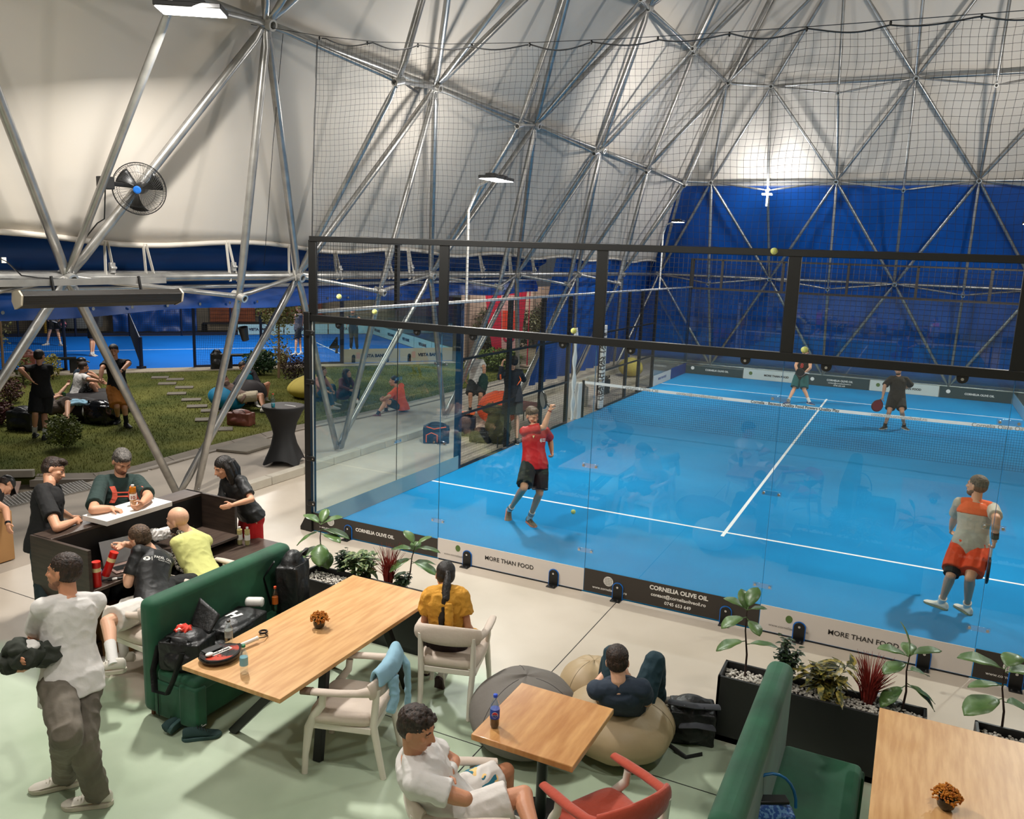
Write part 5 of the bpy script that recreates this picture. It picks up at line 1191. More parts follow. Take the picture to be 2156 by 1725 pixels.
# ---- shoes on the floor
def shoe_geo(c,toe,up,L=.29,s=1):
    toe=V(toe).normalized(); up=V(up); up=(up-toe*up.dot(toe)).normalized(); sd=toe.cross(up)
    def Q(x,y,z): return V(c)+toe*(x*s)+sd*(y*s)+up*(z*s)
    k=L/.29
    xs=[(-.095,.026,.030,.085),(-.08,.034,.03,.105),(-.04,.036,.0,.108),(0,.037,.0,.10),(.04,.040,.0,.085),(.08,.045,.0,.065),(.13,.047,.0,.052),(.165,.040,.0,.045),(.188,.022,.0,.034)]
    up_=MB(); n=12
    for x,w,_,h in xs:
        for i in range(n):
            a=2*PI*i/n; y=w*cos(a)*(1 if sin(a)<.3 else .78); z=.018+ (h-.018)*(.5+.5*sin(a)); up_.v.append(Q(x*k,y,z))
    for j in range(len(xs)-1):
        for i in range(n): a=j*n+i;b=j*n+(i+1)%n; up_.f.append((a,b,b+n,a+n))
    up_.f.append(tuple(range(n))[::-1]); up_.f.append(tuple((len(xs)-1)*n+i for i in range(n)))
    so=MB(); m_=28; pts=[]
    def half(x):
        for (x0,w0,_,_),(x1,w1,_,_) in zip(xs,xs[1:]):
            if x<=x1: return w0+(w1-w0)*(x-x0)/(x1-x0)
        return .02
    X=[-.103+.298*i/14 for i in range(15)]
    ring_=[(x,max(.006,(half(x)+.006)*math.sqrt(max(.0,1-(max(0,abs((x-.045)/.149)-.75)/.25)**2)))) for x in X]
    poly=[(x,w) for x,w in ring_]+[(x,-w) for x,w in ring_[::-1]]
    o=[Q(x*k,y,0) for x,y in poly]
    so.prism(o,(0,0,0),(Q(0,0,.03)-Q(0,0,0)))
    return up_,so,Q
def shoe_parts(parent,c,toe,up,mu,ms,world=True,s=1,lace=None):
    u,so,Q=shoe_geo(c,toe,up,s=s); a=u.build('shoe',mu,parent,smooth=60); so.build('sole',ms,a,bev=.005)
    if lace:
        g=MB()
        for i in range(5): g.tube([Q(.01+.02*i,-.022,.103-.011*i),Q(.02+.02*i,.022,.1-.011*i)],.0035,4)
        g.build('laces',lace,a)
    return Q
m_teal=mat('teal trainer mesh',(38,66,66),.8,bump=.3,bs=200); m_teals=mat('teal sole',(54,84,84),.6)
p=atZ(375,1545); t=thing('trainer','dark teal trainer lying on its side by the green sofa','shoe',p)
Q=shoe_parts(t,p+V((-.02,.03,.05)),atZ(402,1510)-atZ(350,1550)+V((0,0,.02)),V((-.8,-.3,.25)),m_teal,m_teals,lace=m_dark)
p=atZ(412,1556); t=thing('trainer','dark teal trainer standing upright by the green sofa','shoe',p)
Q=shoe_parts(t,p+V((-.0,0,0)),atZ(460,1548)-atZ(380,1560),V((0,0,1)),m_teal,m_teals,lace=m_dark)
for y0,y1 in ((-.04,.05),(-.01,.08)): MB().tube([Q(y0,-.040,.04),Q((y0+y1)/2,-.041,.065),Q(y1,-.036,.09)],.004,5).build('side_stripe',m_wtext,t)
MB().tube([Q(-.07,-.04,.07),Q(0,-.043,.05),Q(.06,-.044,.05)],.004,5).build('side_stripe',m_wtext,t)
# ---- bags
t,c,R=blob_bag('backpack','black backpack leaning on the back of the green sofa',V((2.13,-2.86,.46)),(.36,.26,.56),m_bagb,1.9,seed=21,vox=.008)
g=MB().tube([c+R@V(p) for p in [(-.12,.13,.5),(-.15,.22,.35),(-.12,.17,.08)]],[(.03,.008)]*3,6).tube([c+R@V(p) for p in [(.12,.13,.5),(.15,.22,.35),(.12,.17,.08)]],[(.03,.008)]*3,6); g.build('shoulder_straps',m_bagb,t,smooth=60)
MB().tube([c+R@V(p) for p in [(-.17,-.06,.46),(-.1,-.15,.5),(.1,-.15,.5),(.17,-.06,.46)]],.005,5).build('zip',m_dark,t)
bottle('drink_bottle','cola bottle with orange cap in the side pocket of the black backpack',V((2.12,-3.09,.52)),.24,.028,m_pet,mat('cola',(40,16,8),.1),mat('orange cap',(225,80,40),.4),mat('orange label',(190,90,20),.5),fill=.5)
t,c,R=blob_bag('duffel_bag','open black sports bag with red cloth inside on the sofa end',V((2.14,-4.13,.46)),(.40,.34,.30),m_bagb,.3,seed=22,vox=.008)
me=fuse(MB().ell(c+V((-.03,.0,.28)),(.075,.06,.05)),.006,2,.02,25,2); finish(me,'red_cloth',mat('red white cloth',(205,50,30),.7,rgb2=(235,225,215),vs=30,sharp=(.58,.62)),t)
g=MB().tube([c+V(p) for p in [(.12,-.16,.2),(.10,-.24,.0),(.05,-.26,-.12),(-.10,-.25,-.14),(-.17,-.2,.0),(-.15,-.15,.2)]],[(.03,.008)]*6,6); g.build('long_strap',m_bagb,t,smooth=60)
g=MB(); g.grid(lambda u,v:c+V((-.10+.22*u,.12+.12*v,.25+.22*v-.1*u*v)),8,8); g.build('open_flap',m_bagb,t,solid=.02,smooth=60)
t,c,R=blob_bag('racket_bag','black racket bag with white print on the sofa seat',V((2.16,-3.62,.46)),(.34,.62,.24),m_bagb,.15,seed=23,vox=.008,strap=False)
bd_=t.children[0]; decal_text('H',bd_,c+V((0,-.02,.3)),(0,0,-1),(.2,1,0),.1,m_wtext,t,bold=.05)
t=thing('towel','rolled white towel on the black racket bag','towel',(2.1,-3.4,.7)); MB().tube([(2.04,-3.38,.70),(2.18,-3.30,.70)],.045,14).build('roll',m_white,t,bev=.02)
t,c,R=blob_bag('backpack','black and grey backpack slumped beside the long planter',V((5.86,-2.34,0)),(.42,.34,.34),m_bagb,.3,seed=24,vox=.009)
MB().tube([c+R@V(p) for p in [(-.2,-.1,.34),(0,-.16,.36),(.2,-.1,.34)]],[(.035,.02)]*3,8).tube([c+R@V(p) for p in [(-.1,-.2,.2),(.02,-.25,.25),(.16,-.18,.2)]],[(.04,.015)]*3,8).build('padding',mat('grey padding',(62,64,70),.8),t,smooth=60)
MB().tube([c+R@V(p) for p in [(-.18,-.1,.25),(-.22,-.2,.05),(-.05,-.33,.012),(.08,-.26,.012)]],[(.02,.005)]*4,6).build('strap',m_bagb,t,smooth=60)
s=0
t,c,R=blob_bag('handbag','blue patterned handbag open on the right hand sofa',V((6.68,-3.98,.46)),(.36,.16,.28),mat('blue patterned canvas',(24,72,140),.5,rgb2=(96,140,186),vs=60,sharp=(.5,.55)),.5,seed=25,vox=.008,strap=False)
MB().tube([c+R@V((-.15+.02*math.cos(k),-.02,.25)) if 0 else c+R@V((-.16*cos(k),-.03,.26+.22*sin(k))) for k in [PI*i/12 for i in range(13)]],.009,6).build('handle',mat('blue handle',(10,90,140),.4),t,smooth=60)
MB().box(c+R@V((.0,0,.29)),(.24,.07,.02),R).build('dark_opening',m_black,t,bev=.004)
# clothing on chairs
m_sky=mat('pale blue sweatshirt',(140,180,200),.85,bump=.25,bs=20)
t=thing('sweatshirt','pale blue sweatshirt hung over the back of the cream armchair','sweatshirt',(3.9,-3.85,.8))
CM=Matrix.Translation(V((3.63,-3.92,0)))@Matrix.Rotation(1.87,4,'Z')
def cp(x,y,z): return CM@V((x,y,z))
g=MB()
g.grid(lambda u,v:(lambda a,q: cp((.295+.03*sin(q))*sin(a),-.20-(.10+.055*sin(q)*1.0)*cos(a)*1.0-.0,.72+.115*cos(q)+.02*cos(a)))(-.95+1.9*u,-1.35+2.7*v),16,14)
me=evalmesh(g,[('SOLIDIFY',dict(thickness=.022,offset=1)),('SUBSURF',dict(levels=1,render_levels=1))]); me.shade_smooth()
for v in me.vertices: v.co+=v.normal*(.008*noise.noise(v.co*14))
finish(me,'knitted_cloth',m_sky,t)
g=MB()
g.tube([cp(.19,-.30,.80),cp(.22,-.36,.70),cp(.22,-.37,.55),cp(.20,-.38,.42),cp(.17,-.385,.33)],[(.055,.022),(.06,.022),(.05,.02),(.04,.02),(.034,.02)],12)
g.tube([cp(-.10,-.35,.76),cp(-.13,-.375,.62),cp(-.19,-.36,.53)],[(.06,.022),(.055,.02),(.05,.018)],12)
finish(fuse(g,.007,3,.008,16,5),'sleeve',m_sky,t)
# ================================================================ people
def camdir(base,yaw,pitch=0):
    n=hdir(base); r=V((n.y,-n.x,0)); a=math.radians(yaw); p=math.radians(pitch)
    d=(-n*cos(a)+r*sin(a)); return V((d.x*cos(p),d.y*cos(p),-sin(p)))
def loft(g,rings,n=24,ex=2.3):
    o=len(g.v)
    for c,X,Y in rings:
        for k in range(n):
            a=2*PI*k/n; ca,sa=cos(a),sin(a); q=2/ex
            g.v.append(c+X*(abs(ca)**q*(1 if ca>0 else -1))+Y*(abs(sa)**q*(1 if sa>0 else -1)))
    m=len(rings)
    for i in range(m-1):
        for k in range(n): a=o+i*n+k;b=o+i*n+(k+1)%n; g.f.append((a,b,b+n,a+n))
    g.f.append(tuple(o+k for k in range(n))[::-1]); g.f.append(tuple(o+(m-1)*n+k for k in range(n)))
TT=[(-.13,.095,.085,0),(-.07,.150,.112,-.005),(.0,.165,.118,-.008),(.08,.152,.108,0),(.18,.136,.100,.004),(.28,.146,.108,.006),(.38,.160,.112,.004),(.435,.150,.102,0),(.475,.115,.082,-.004),(.510,.070,.060,-.004)]
def tint(t,fem):
    for (a,b) in zip(TT,TT[1:]):
        if t<=b[0]:
            k=(t-a[0])/(b[0]-a[0]); return [a[i]+(b[i]-a[i])*k for i in (1,2,3)]
    return list(TT[-1][1:])
def torso(g,J,inf=0,t0=-.13,t1=.515,k=1,flare=0,n=14,stops=None):
    s=J['s']; P,Nk=J['pel'],J['neck']; u=(Nk-P).normalized(); L=(Nk-P).length
    ts=sorted(set([t0+(t1-t0)*i/n for i in range(n+1)])); rings=[]
    for t in ts:
        f=max(0,min(1,t/.5)); c=P+u*(t*L/.5) if t>0 else P+u*(t*s)
        c=c+J['bend']*(sin(PI*f))
        X=(J['hs'].lerp(J['ss'],f)).normalized(); Y=u.cross(X).normalized(); Y=Y if Y.dot(J['cf'])>0 else -Y
        rx,ry,of=tint(max(t,0) if flare else t,0); rx*=s; ry*=s
        if J['fem']:
            rx*=(.86 if t>.3 else (.84 if t>.1 else 1.0)); ry*=.9
        bel=math.exp(-((t-.1)/.14)**2)*J['belly']; rx+=bel*.5*s; ry+=bel*s*.8; of+=bel*.4
        gg=J['girth']; fl=flare*max(0,(.2-t))/.3
        rings.append((c+Y*(of*s),X*((rx*gg)*k+inf+fl),Y*((ry*gg)*k+inf+fl)))
    loft(g,rings)
def seg(g,a,b,rs,n=12): g.tube([a.lerp(b,i/(len(rs)-1)) for i in range(len(rs))],rs,n)
def limb(g,a,b,rs): 
    seg(g,a,b,rs); g.ell(a,(rs[0],)*3,n=12,m=8); g.ell(b,(rs[-1],)*3,n=12,m=8)
def hand(g,w,d,pn,side,curl=.5,s=1,thumb=1.0,fan=.05,pinch=0):
    "side: +1 if the thumb leaves towards cross(d,pn)"
    d=d.normalized(); pn=(pn-d*pn.dot(d)).normalized(); t=d.cross(pn).normalized()*side
    R=Matrix((t,pn,d)).transposed()
    g.ell(w+d*(.045*s),(.040*s,.016*s,.052*s),R,12,8); g.box(w+d*(.055*s),(.066*s,.020*s,.055*s),R); g.tube([w-d*.02*s,w+d*.02*s],[(.026*s),(.028*s)],10)
    for i,(o,L) in enumerate(((.027,.072),(.009,.080),(-.009,.074),(-.026,.060))):
        p=w+t*(o*s)+d*(.080*s-.004*abs(i-1)*s); a=0; pts=[p-d*.02*s,p]; c_=curl*(1+.12*i)
        for k,f in enumerate((.42,.32,.26)):
            a+=c_*(.9 if k==0 else .8); dd=(d*cos(a)+pn*sin(a)+t*((.5-i*.33)*fan)).normalized(); p=p+dd*(L*f*s); pts.append(p)
        g.tube(pts,[.0095*s,.0092*s,.0086*s,.008*s,.0065*s],8); g.ell(pts[-1],(.0066*s,)*3,n=8,m=6)
    p=w+t*(.028*s)+d*(.018*s); d1=(t*.75*thumb+d*.75+pn*.25).normalized(); q=p+d1*.042*s; d2=(d*.95+t*.12+pn*(.35+curl*.3)).normalized(); r=q+d2*.032*s
    g.tube([p-d1*.01*s,p,q,r],[.014*s,.0135*s,.0105*s,.008*s],8); g.ell(r,(.008*s,)*3,n=8,m=6)
SK=dict(a=mat('skin light',(218,168,138),.5,bump=.08,bs=90),b=mat('skin tan',(196,136,102),.5,bump=.08,bs=90),c=mat('skin warm',(208,152,120),.5,bump=.08,bs=90))
SK['a'].node_tree.nodes['Principled BSDF'].inputs['Subsurface Weight'].default_value=0
m_eye=mat('eye white',(168,156,148),.3); m_iris=mat('eye iris',(36,24,18),.2); m_lip=mat('lips',(150,84,70),.5)
HC=dict(brown=mat('dark brown hair',(26,17,12),.55,rgb2=(58,38,26),vs=60,bump=.35,bs=160,stretch=(1,1,.3)),black=mat('black hair',(18,14,13),.5,rgb2=(36,28,24),vs=60,bump=.35,bs=160,stretch=(1,1,.3)),grey=mat('greying hair',(46,42,39),.6,rgb2=(112,106,100),vs=70,bump=.35,bs=160,stretch=(1,1,.3)),light=mat('light brown hair',(62,46,34),.6,rgb2=(104,80,60),vs=60,bump=.35,bs=160,stretch=(1,1,.3)),stub=mat('stubble',(132,92,70),.7),gbeard=mat('grizzled beard',(84,72,64),.8),bald=None)
def person(lab,base,pel,neck,head,yaw,fyaw=None,fp=0,arms=None,legs=None,s=1,skin='c',hair='brown',style='short',top=None,bottom=None,socks=None,shoes=None,toes=None,beard=None,fem=0,girth=1,belly=0,bend=0,near=False,hands=None,hip=None,group=None,tiltroll=None,sho=(0,0),lace=None,grp=None,name='person',hscale=1,curls=0,feet_dd=None):
    base=V(base); J=dict(s=s,fem=fem,girth=girth,belly=belly)
    J['pel']=atP(pel[0],pel[1],base,pel[2] if len(pel)>2 else 0)
    J['neck']=child_pt(J['pel'],neck[0],neck[1],.50*s,neck[2]) if len(neck)==3 else V(neck[3])
    J['head']=child_pt(J['neck'],head[0],head[1],.185*s,head[2])
    u=(J['neck']-J['pel']).normalized(); cf=camdir(base,yaw); cf=(cf-u*cf.dot(u)).normalized(); J['cf']=cf; J['u']=u
    L_=u.cross(cf).normalized()   # person's left
    J['ss']=L_; 
    hy=camdir(base,hip if hip is not None else yaw); J['hs']=V((0,0,1)).cross(hy).normalized() if hy.length else L_
    J['bend']=-cf*bend*s
    sw=(.142 if fem else .166)*s
    for k,sg,sh in (('L',1,sho[0]),('R',-1,sho[1])):
        J['s'+k]=J['neck']-u*(.042*s)+L_*(sg*sw)+u*sh*s; J['h'+k]=J['pel']+J['hs']*(sg*.092*s)-V((0,0,.01))*s
    arms=arms or {}; legs=legs or {}
    for k in 'LR':
        a=arms.get(k)
        if a:
            J['e'+k]=atZ(*a[0][:2],a[0][3]) if len(a[0])>3 else child_pt(J['s'+k],a[0][0],a[0][1],.285*s,a[0][2])
            J['w'+k]=atZ(*a[1][:2],a[1][3]) if len(a[1])>3 else child_pt(J['e'+k],a[1][0],a[1][1],.255*s,a[1][2])
        l=legs.get(k)
        if l:
            if l[1][2]=='g':
                J['a'+k]=atZ(l[1][0],l[1][1],.085*s+(l[1][3] if len(l[1])>3 else 0))
                if l[0] is None or l[0][2]=='ik':
                    h,a_=J['h'+k],J['a'+k]; d=a_-h; D=d.length; l1=.43*s; l2=.42*s; D=min(D,l1+l2-.002); x=(l1*l1-l2*l2+D*D)/(2*D); y=math.sqrt(max(0,l1*l1-x*x)); dn=d.normalized(); pole=J['cf']-dn*J['cf'].dot(dn); J['k'+k]=h+dn*x+pole.normalized()*y
                else: J['k'+k]=child_pt(J['h'+k],l[0][0],l[0][1],.43*s,l[0][2])
            else:
                J['k'+k]=child_pt(J['h'+k],l[0][0],l[0][1],.43*s,l[0][2]); J['a'+k]=child_pt(J['k'+k],l[1][0],l[1][1],.41*s,l[1][2])
    root=V((J['pel'].x,J['pel'].y,0)); t=thing(name,lab,'person',root,0,grp); t.empty_display_size=.2
    vox=.0062 if near else .0095
    # ---- head frame
    F=camdir(base,fyaw if fyaw is not None else yaw,fp); U=(J['head']-J['neck']).normalized()
    if tiltroll: U=(U+L_*tiltroll).normalized()
    U=(U*.6+V((0,0,1))*.4); U=(U-F*U.dot(F)).normalized(); X=F.cross(U).normalized(); hk=s*hscale*1.05
    HM=Matrix((X,F,U)).transposed()
    def hp_(x,y,z): return J['head']+HM@V((x*hk,y*hk,z*hk))
    J['hp']=hp_; J['HM']=HM
    g=MB()
    torso(g,J,0,k=.9)
    g.tube([J['neck']-u*.05*s,J['neck']+(J['head']-J['neck'])*.25,hp_(0,-.02,-.05)],[(.058*s*(.8 if fem else 1)),(.055*s*(.8 if fem else 1)),(.056*s*(.8 if fem else 1))],14)
    g.ell(hp_(0,-.012,.028),(.076*hk,.094*hk,.088*hk),HM,20,14); g.ell(hp_(0,.022,-.03),(.061*hk,.070*hk,.082*hk),HM,20,14)
    g.ell(hp_(0,.050,-.088),(.036*hk,.034*hk,.028*hk),HM,14,10); g.ell(hp_(0,.016,-.065),(.058*hk,.058*hk,.045*hk),HM,14,10)
    g.tube([hp_(0,.082,.018),hp_(0,.098,-.008),hp_(0,.108,-.027),hp_(0,.088,-.036)],[.0085*hk,.0095*hk,.0145*hk,.010*hk],8); g.ell(hp_(.011,.094,-.03),(.008*hk,)*3); g.ell(hp_(-.011,.094,-.03),(.008*hk,)*3)
    g.tube([hp_(-.045,.07,.028),hp_(0,.083,.026),hp_(.045,.07,.028)],[.008*hk,.010*hk,.008*hk],8)
    g.tube([hp_(-.02,.083,-.058),hp_(0,.091,-.056),hp_(.02,.083,-.058)],[.005*hk,.009*hk,.005*hk],8)
    for sx in (-1,1):
        g.ell(hp_(sx*.075,-.012,-.012),(.010*hk,.018*hk,.031*hk),HM@Matrix.Rotation(sx*.25,3,'Z'),12,8); g.ell(hp_(sx*.043,.058,-.02),(.02*hk,.02*hk,.018*hk),HM)
    for k in 'LR':
        if 'e'+k in J:
            S_,E_,W_=J['s'+k],J['e'+k],J['w'+k]; f=.82 if fem else 1; f*=(1+(girth-1)*.5)
            g.ell(S_,(.058*s*f,)*3); seg(g,J['neck']-u*.018*s,S_,[.044*s,.048*s,.050*s*f]); limb(g,S_,E_,[.056*s*f,.053*s*f,.046*s*f,.040*s*f]); limb(g,E_,W_,[.041*s*f,.043*s*f,.036*s*f,.026*s*f])
            sgk=1 if k=='L' else -1; H_=(hands or {}).get(k,{}); d=(W_-E_).normalized()
            d=H_.get('d',d); d=camdir(base,*d) if isinstance(d,tuple) else d
            pn=H_.get('pn'); pn=(camdir(base,*pn) if isinstance(pn,tuple) else pn) or (-L_*sgk)
            if abs(pn.normalized().dot(d.normalized()))>.95: pn=cf*.7+u*.2
            # thumb leaves forward/up side
            th=H_.get('th'); th=(camdir(base,*th) if isinstance(th,tuple) else th) or (cf+V((0,0,.6)))
            dd=d.normalized(); p2=(pn-dd*pn.dot(dd)).normalized(); side=1 if dd.cross(p2).dot(th)>0 else -1
            hand(g,W_,dd,p2,side,H_.get('curl',.45),s*(.88 if fem else 1)); J['hd'+k]=dd; J['hc'+k]=W_+dd*.08*s+p2*.02*s
        if 'k'+k in J:
            h,kn,an=J['h'+k],J['k'+k],J['a'+k]; f=.92 if fem else 1
            limb(g,h,kn,[.088*s*f,.086*s*f,.070*s*f,.054*s*f]); 
            d=(an-kn); kd=(kn-h).normalized().cross(d.normalized())
            back=d.normalized().cross(kd) if kd.length>.05 else -cf
            back=back.normalized() if back.dot(cf)<0 or True else back
            if back.dot((kn-(h+an)/2))>0: back=-back
            g.tube([kn,kn+d*.22+back*.012*s,kn+d*.5+back*.006*s,kn+d*.8,an],[.052*s*f,.056*s*f,.046*s*f,.034*s*f,.036*s*f],12); g.ell(an,(.036*s,)*3)
            td=(toes or {}).get(k,yaw); td=camdir(base,*td) if isinstance(td,tuple) else (camdir(base,td) if not isinstance(td,V) else td)
            J['t'+k]=td.normalized(); up=(kn-an).normalized() if abs(td.z)>.05 else V((0,0,1)); up=(up-J['t'+k]*up.dot(J['t'+k])).normalized(); J['u'+k]=up
            g.tube([an,an-up*.045*s+J['t'+k]*.02*s],[.036*s,.034*s],10); g.ell(an-up*.05*s+J['t'+k]*.05*s,(.034*s,.10*s,.022*s),Matrix((J['t'+k].cross(up),J['t'+k],up)).transposed())
    body=finish(fuse(g,vox,3),'body',SK[skin],t)
    J['body']=body
    # ---- face
    for sx in (-1,1):
        e=MB().ell(hp_(sx*.030,.0695,.006),(.0118*hk,.0105*hk,.0062*hk),HM,12,8).build('eye',m_eye,t,smooth=180)
        MB().ell(hp_(sx*.030,.0765,.006),(.0056*hk,.0045*hk,.0056*hk),HM,10,8).build('iris',m_iris,e,smooth=180)
        MB().tube([hp_(sx*.013,.0845,.024),hp_(sx*.030,.083,.0295),hp_(sx*.048,.070,.025)],[(.0035*hk),(.004*hk),(.002*hk)],6).build('eyebrow',HC[hair] if HC.get(hair) and hair!='grey' else HC['brown'],t,smooth=60)
        MB().tube([hp_(sx*.018,.0795,.0115),hp_(sx*.030,.0805,.0135),hp_(sx*.043,.073,.0105)],[(.0036*hk)]*3,5).build('eyelid',SK[skin],t)
    MB().tube([hp_(-.024,.0855,-.059),hp_(-.01,.0945,-.0575),hp_(0,.0955,-.0585),hp_(.01,.0945,-.0575),hp_(.024,.0855,-.059)],[.0015*hk,.0045*hk,.0045*hk,.0045*hk,.0015*hk],6).build('lips',m_lip,t,smooth=60)
    if beard:
        g=MB(); g.ell(hp_(0,.030,-.082),(.053*hk,.059*hk,.040*hk),HM,18,12); g.ell(hp_(0,.012,-.062),(.061*hk,.055*hk,.040*hk),HM,18,12); g.tube([hp_(-.024,.082,-.058),hp_(-.018,.089,-.049),hp_(0,.093,-.046),hp_(.018,.089,-.049),hp_(.024,.082,-.058)],.005*hk,6)
        finish(fuse(g,vox*.8,1,.0015,90),'beard',HC[beard],t)
    hm=HC.get(hair)
    if style not in('bald','cap'):
        g=MB()
        if style in('short','curly','quiff','fade'):
            g.ell(hp_(0,-.022,.046),(.080*hk,.096*hk,.080*hk),HM,20,14); g.ell(hp_(0,-.036,.006),(.0775*hk,.078*hk,.075*hk),HM,20,14)
            if style=='curly': 
                rr=random.Random(5)
                for _ in range(60):
                    a=rr.random()*6.28; q=rr.random(); g.ell(hp_(.07*cos(a)*q,-.005+.085*sin(a)*q,.118-.035*q*q),(.016*hk,)*3,n=8,m=6)
            if style=='quiff': g.ell(hp_(.01,.035,.095),(.062*hk,.055*hk,.033*hk),HM,16,10)
        elif style in('pony','long'):
            g.ell(hp_(0,-.020,.042),(.081*hk,.097*hk,.083*hk),HM,20,14); g.ell(hp_(0,-.034,.0),(.081*hk,.080*hk,.080*hk),HM,20,14)
            if style=='pony':
                g.tube([hp_(0,-.10,.05),hp_(0,-.135,.035)],[.02*hk,.022*hk],10)
                b0=hp_(0,-.135,.035); dn=V((0,0,-1)); k_=-cf
                g.tube([b0,b0+dn*.06+k_*.05,b0+dn*.16+k_*.11,b0+dn*.32+k_*.13+L_*.02,b0+dn*.47+k_*.13+L_*.035],[.022,.034,.042,.036,.008],12)
            else:
                for sx in (-1,1): g.tube([hp_(sx*.05,-.01,.06),hp_(sx*.078,-.01,0),hp_(sx*.082,-.005,-.08),hp_(sx*.075,.0,-.19),hp_(sx*.06,.01,-.30)],[.03*hk,.034*hk,.036*hk,.034*hk,.012*hk],10); g.tube([hp_(sx*.05,-.06,.05),hp_(sx*.06,-.06,-.06),hp_(sx*.055,-.05,-.18),hp_(sx*.05,-.03,-.28)],[.035*hk,.04*hk,.04*hk,.014*hk],10)
                g.tube([hp_(0,-.08,.02),hp_(0,-.09,-.1),hp_(0,-.08,-.24)],[(.05*hk,.07*hk),(.04*hk,.085*hk),(.02*hk,.05*hk)],12)
        finish(fuse(g,vox*.85,2 if style!='curly' else 1,.004 if style in('short','quiff') else (.005 if style=='curly' else .0025),70 if style!='curly' else 45,stretch=(1,1,1) if style not in('pony','long') else (1,1,.12)),'hair',hm,t)
    if style=='cap':
        g=MB(); g.ell(hp_(0,-.014,.05),(.083*hk,.100*hk,.078*hk),HM,20,14); me=fuse(g,vox,2); cap=finish(me,'cap',top.get('cap',m_black) if top else m_black,t)
        MB().grid(lambda u_,v_:hp_((u_-.5)*.13*(1-.25*v_),.07+.085*v_,.055-.02*v_-.03*(2*u_-1)**2),10,6).build('visor',m_black,cap,solid=.005,smooth=60)
        g=MB(); g.ell(hp_(0,-.036,.0),(.0775*hk,.078*hk,.07*hk),HM,20,14); finish(fuse(g,vox,2,.003,70),'hair',hm or HC['brown'],t)
    # ---- clothes
    if top:
        g=MB(); lo=top.get('loose',.016); hem=top.get('hem',.10); torso(g,J,lo,-hem,.492,.98,top.get('flare',.012))
        g.tube([J['neck']-u*.07*s,J['neck']-u*.03*s,J['neck']+u*.004*s],[.095*s,.080*s,.066*s],16)
        sl=top.get('sleeve',.62)
        for k in 'LR':
            if 'e'+k in J and sl>0:
                S_,E_,W_=J['s'+k],J['e'+k],J['w'+k]; g.ell(S_,((.060*(.9 if fem else 1)*s*(girth**.5)+lo*.5),)*3); seg(g,J['neck']-u*.014*s,S_,[.050*s+lo*.4,.056*s+lo*.4,.056*s+lo*.5])
                if sl<=1: e=S_.lerp(E_,sl); fg=(.88 if fem else 1)*s*girth; seg(g,S_,e,[.058*fg+lo*.4,.058*fg+lo*.5,.060*fg+lo*.6])
                else:
                    limb(g,S_,E_,[.068*s,.060*s,.056*s]); e=E_.lerp(W_,sl-1); seg(g,E_,e,[.056*s,.05*s,.045*s])
        J['top']=finish(fuse(g,vox*1.15,9,top.get('wr',.006)*.75,13,seed=len(lab)),top.get('name','shirt'),top['m'],t)
        if top.get('yoke'):
            g=MB(); torso(g,J,lo+.006,.36,.496,.99,0); 
            for k in 'LR': seg(g,J['neck']-u*.014*s,J['s'+k].lerp(J['neck'],.12),[.053*s+lo*.4,.061*s+lo*.4,.061*s+lo*.5])
            finish(fuse(g,vox,4,.003,13),'shirt_yoke',top['yoke'],t)
        g=MB(); c=J['neck']+u*.002*s; ring_=[c+ (L_*cos(a)*.064+cf*(sin(a)*.062+.004))*s-u*(.022*sin(a)*s if sin(a)>0 else 0) for a in [2*PI*i/20 for i in range(21)]]
        g.tube(ring_,.0055,6,caps=False).build('collar',top.get('collar',top['m']),J['top'],smooth=60)
    if bottom:
        g=MB(); kd=bottom.get('kind','shorts'); lo=bottom.get('loose',.02); torso(g,J,lo*.55,-.14,bottom.get('rise',.06),1.0,0,n=8)
        Lh=bottom.get('len',.8)
        for k in 'LR':
            if 'k'+k not in J: continue
            h,kn,an=J['h'+k],J['k'+k],J['a'+k]
            if kd=='shorts': 
                e=h.lerp(kn,Lh); g.ell(h,(.098*s,)*3); seg(g,h,e,[.098*s+lo*.4,.092*s+lo*.8,.080*s+lo*1.2])
            elif kd=='trousers':
                e=kn.lerp(an,Lh if Lh>.8 else .95); limb(g,h,kn,[.098*s+lo*.3,.088*s+lo*.5,.066*s+lo]); seg(g,kn,e,[.066*s+lo,.062*s+lo,.052*s+lo,.052*s+lo*1.1])
        if kd=='skirt':
            P0=J['pel']; u2=V((0,0,-1)); m2=(J.get('kL',P0+u2*.4)+J.get('kR',P0+u2*.4))/2
            rings=[]
            for i in range(7):
                f=i/6; c=P0.lerp(m2+u2*.22,f); w=(.150+.02*sin(f*3))*s; rings.append((c,J['hs']*(w*1.05),V((0,0,1)).cross(J['hs'])*(w*.75)))
            loft(g,rings)
        J['bot']=finish(fuse(g,vox*1.15,3,bottom.get('wr',.005),11,seed=3+len(lab)),bottom.get('name',{'shorts':'shorts','trousers':'trousers','skirt':'skirt'}[kd]),bottom['m'],t)
    for k in 'LR':
        if 'k'+k not in J: continue
        an,kn=J['a'+k],J['k'+k]
        if socks:
            h=socks[1]; d=(kn-an).normalized(); MB().tube([an-d*.03,an,an+d*h*.5,an+d*h],[.040*s,.041*s,.043*s,.046*s],14).build('sock',socks[0],t,smooth=60)
        if shoes:
            up=J['u'+k]; c=an-up*(.085*s)+J['t'+k]*(.015*s)
            shoe_parts(t,c,J['t'+k],up,shoes[0],shoes[1],s=s*(shoes[2] if len(shoes)>2 else 1),lace=lace)
    J['t']=t; return J
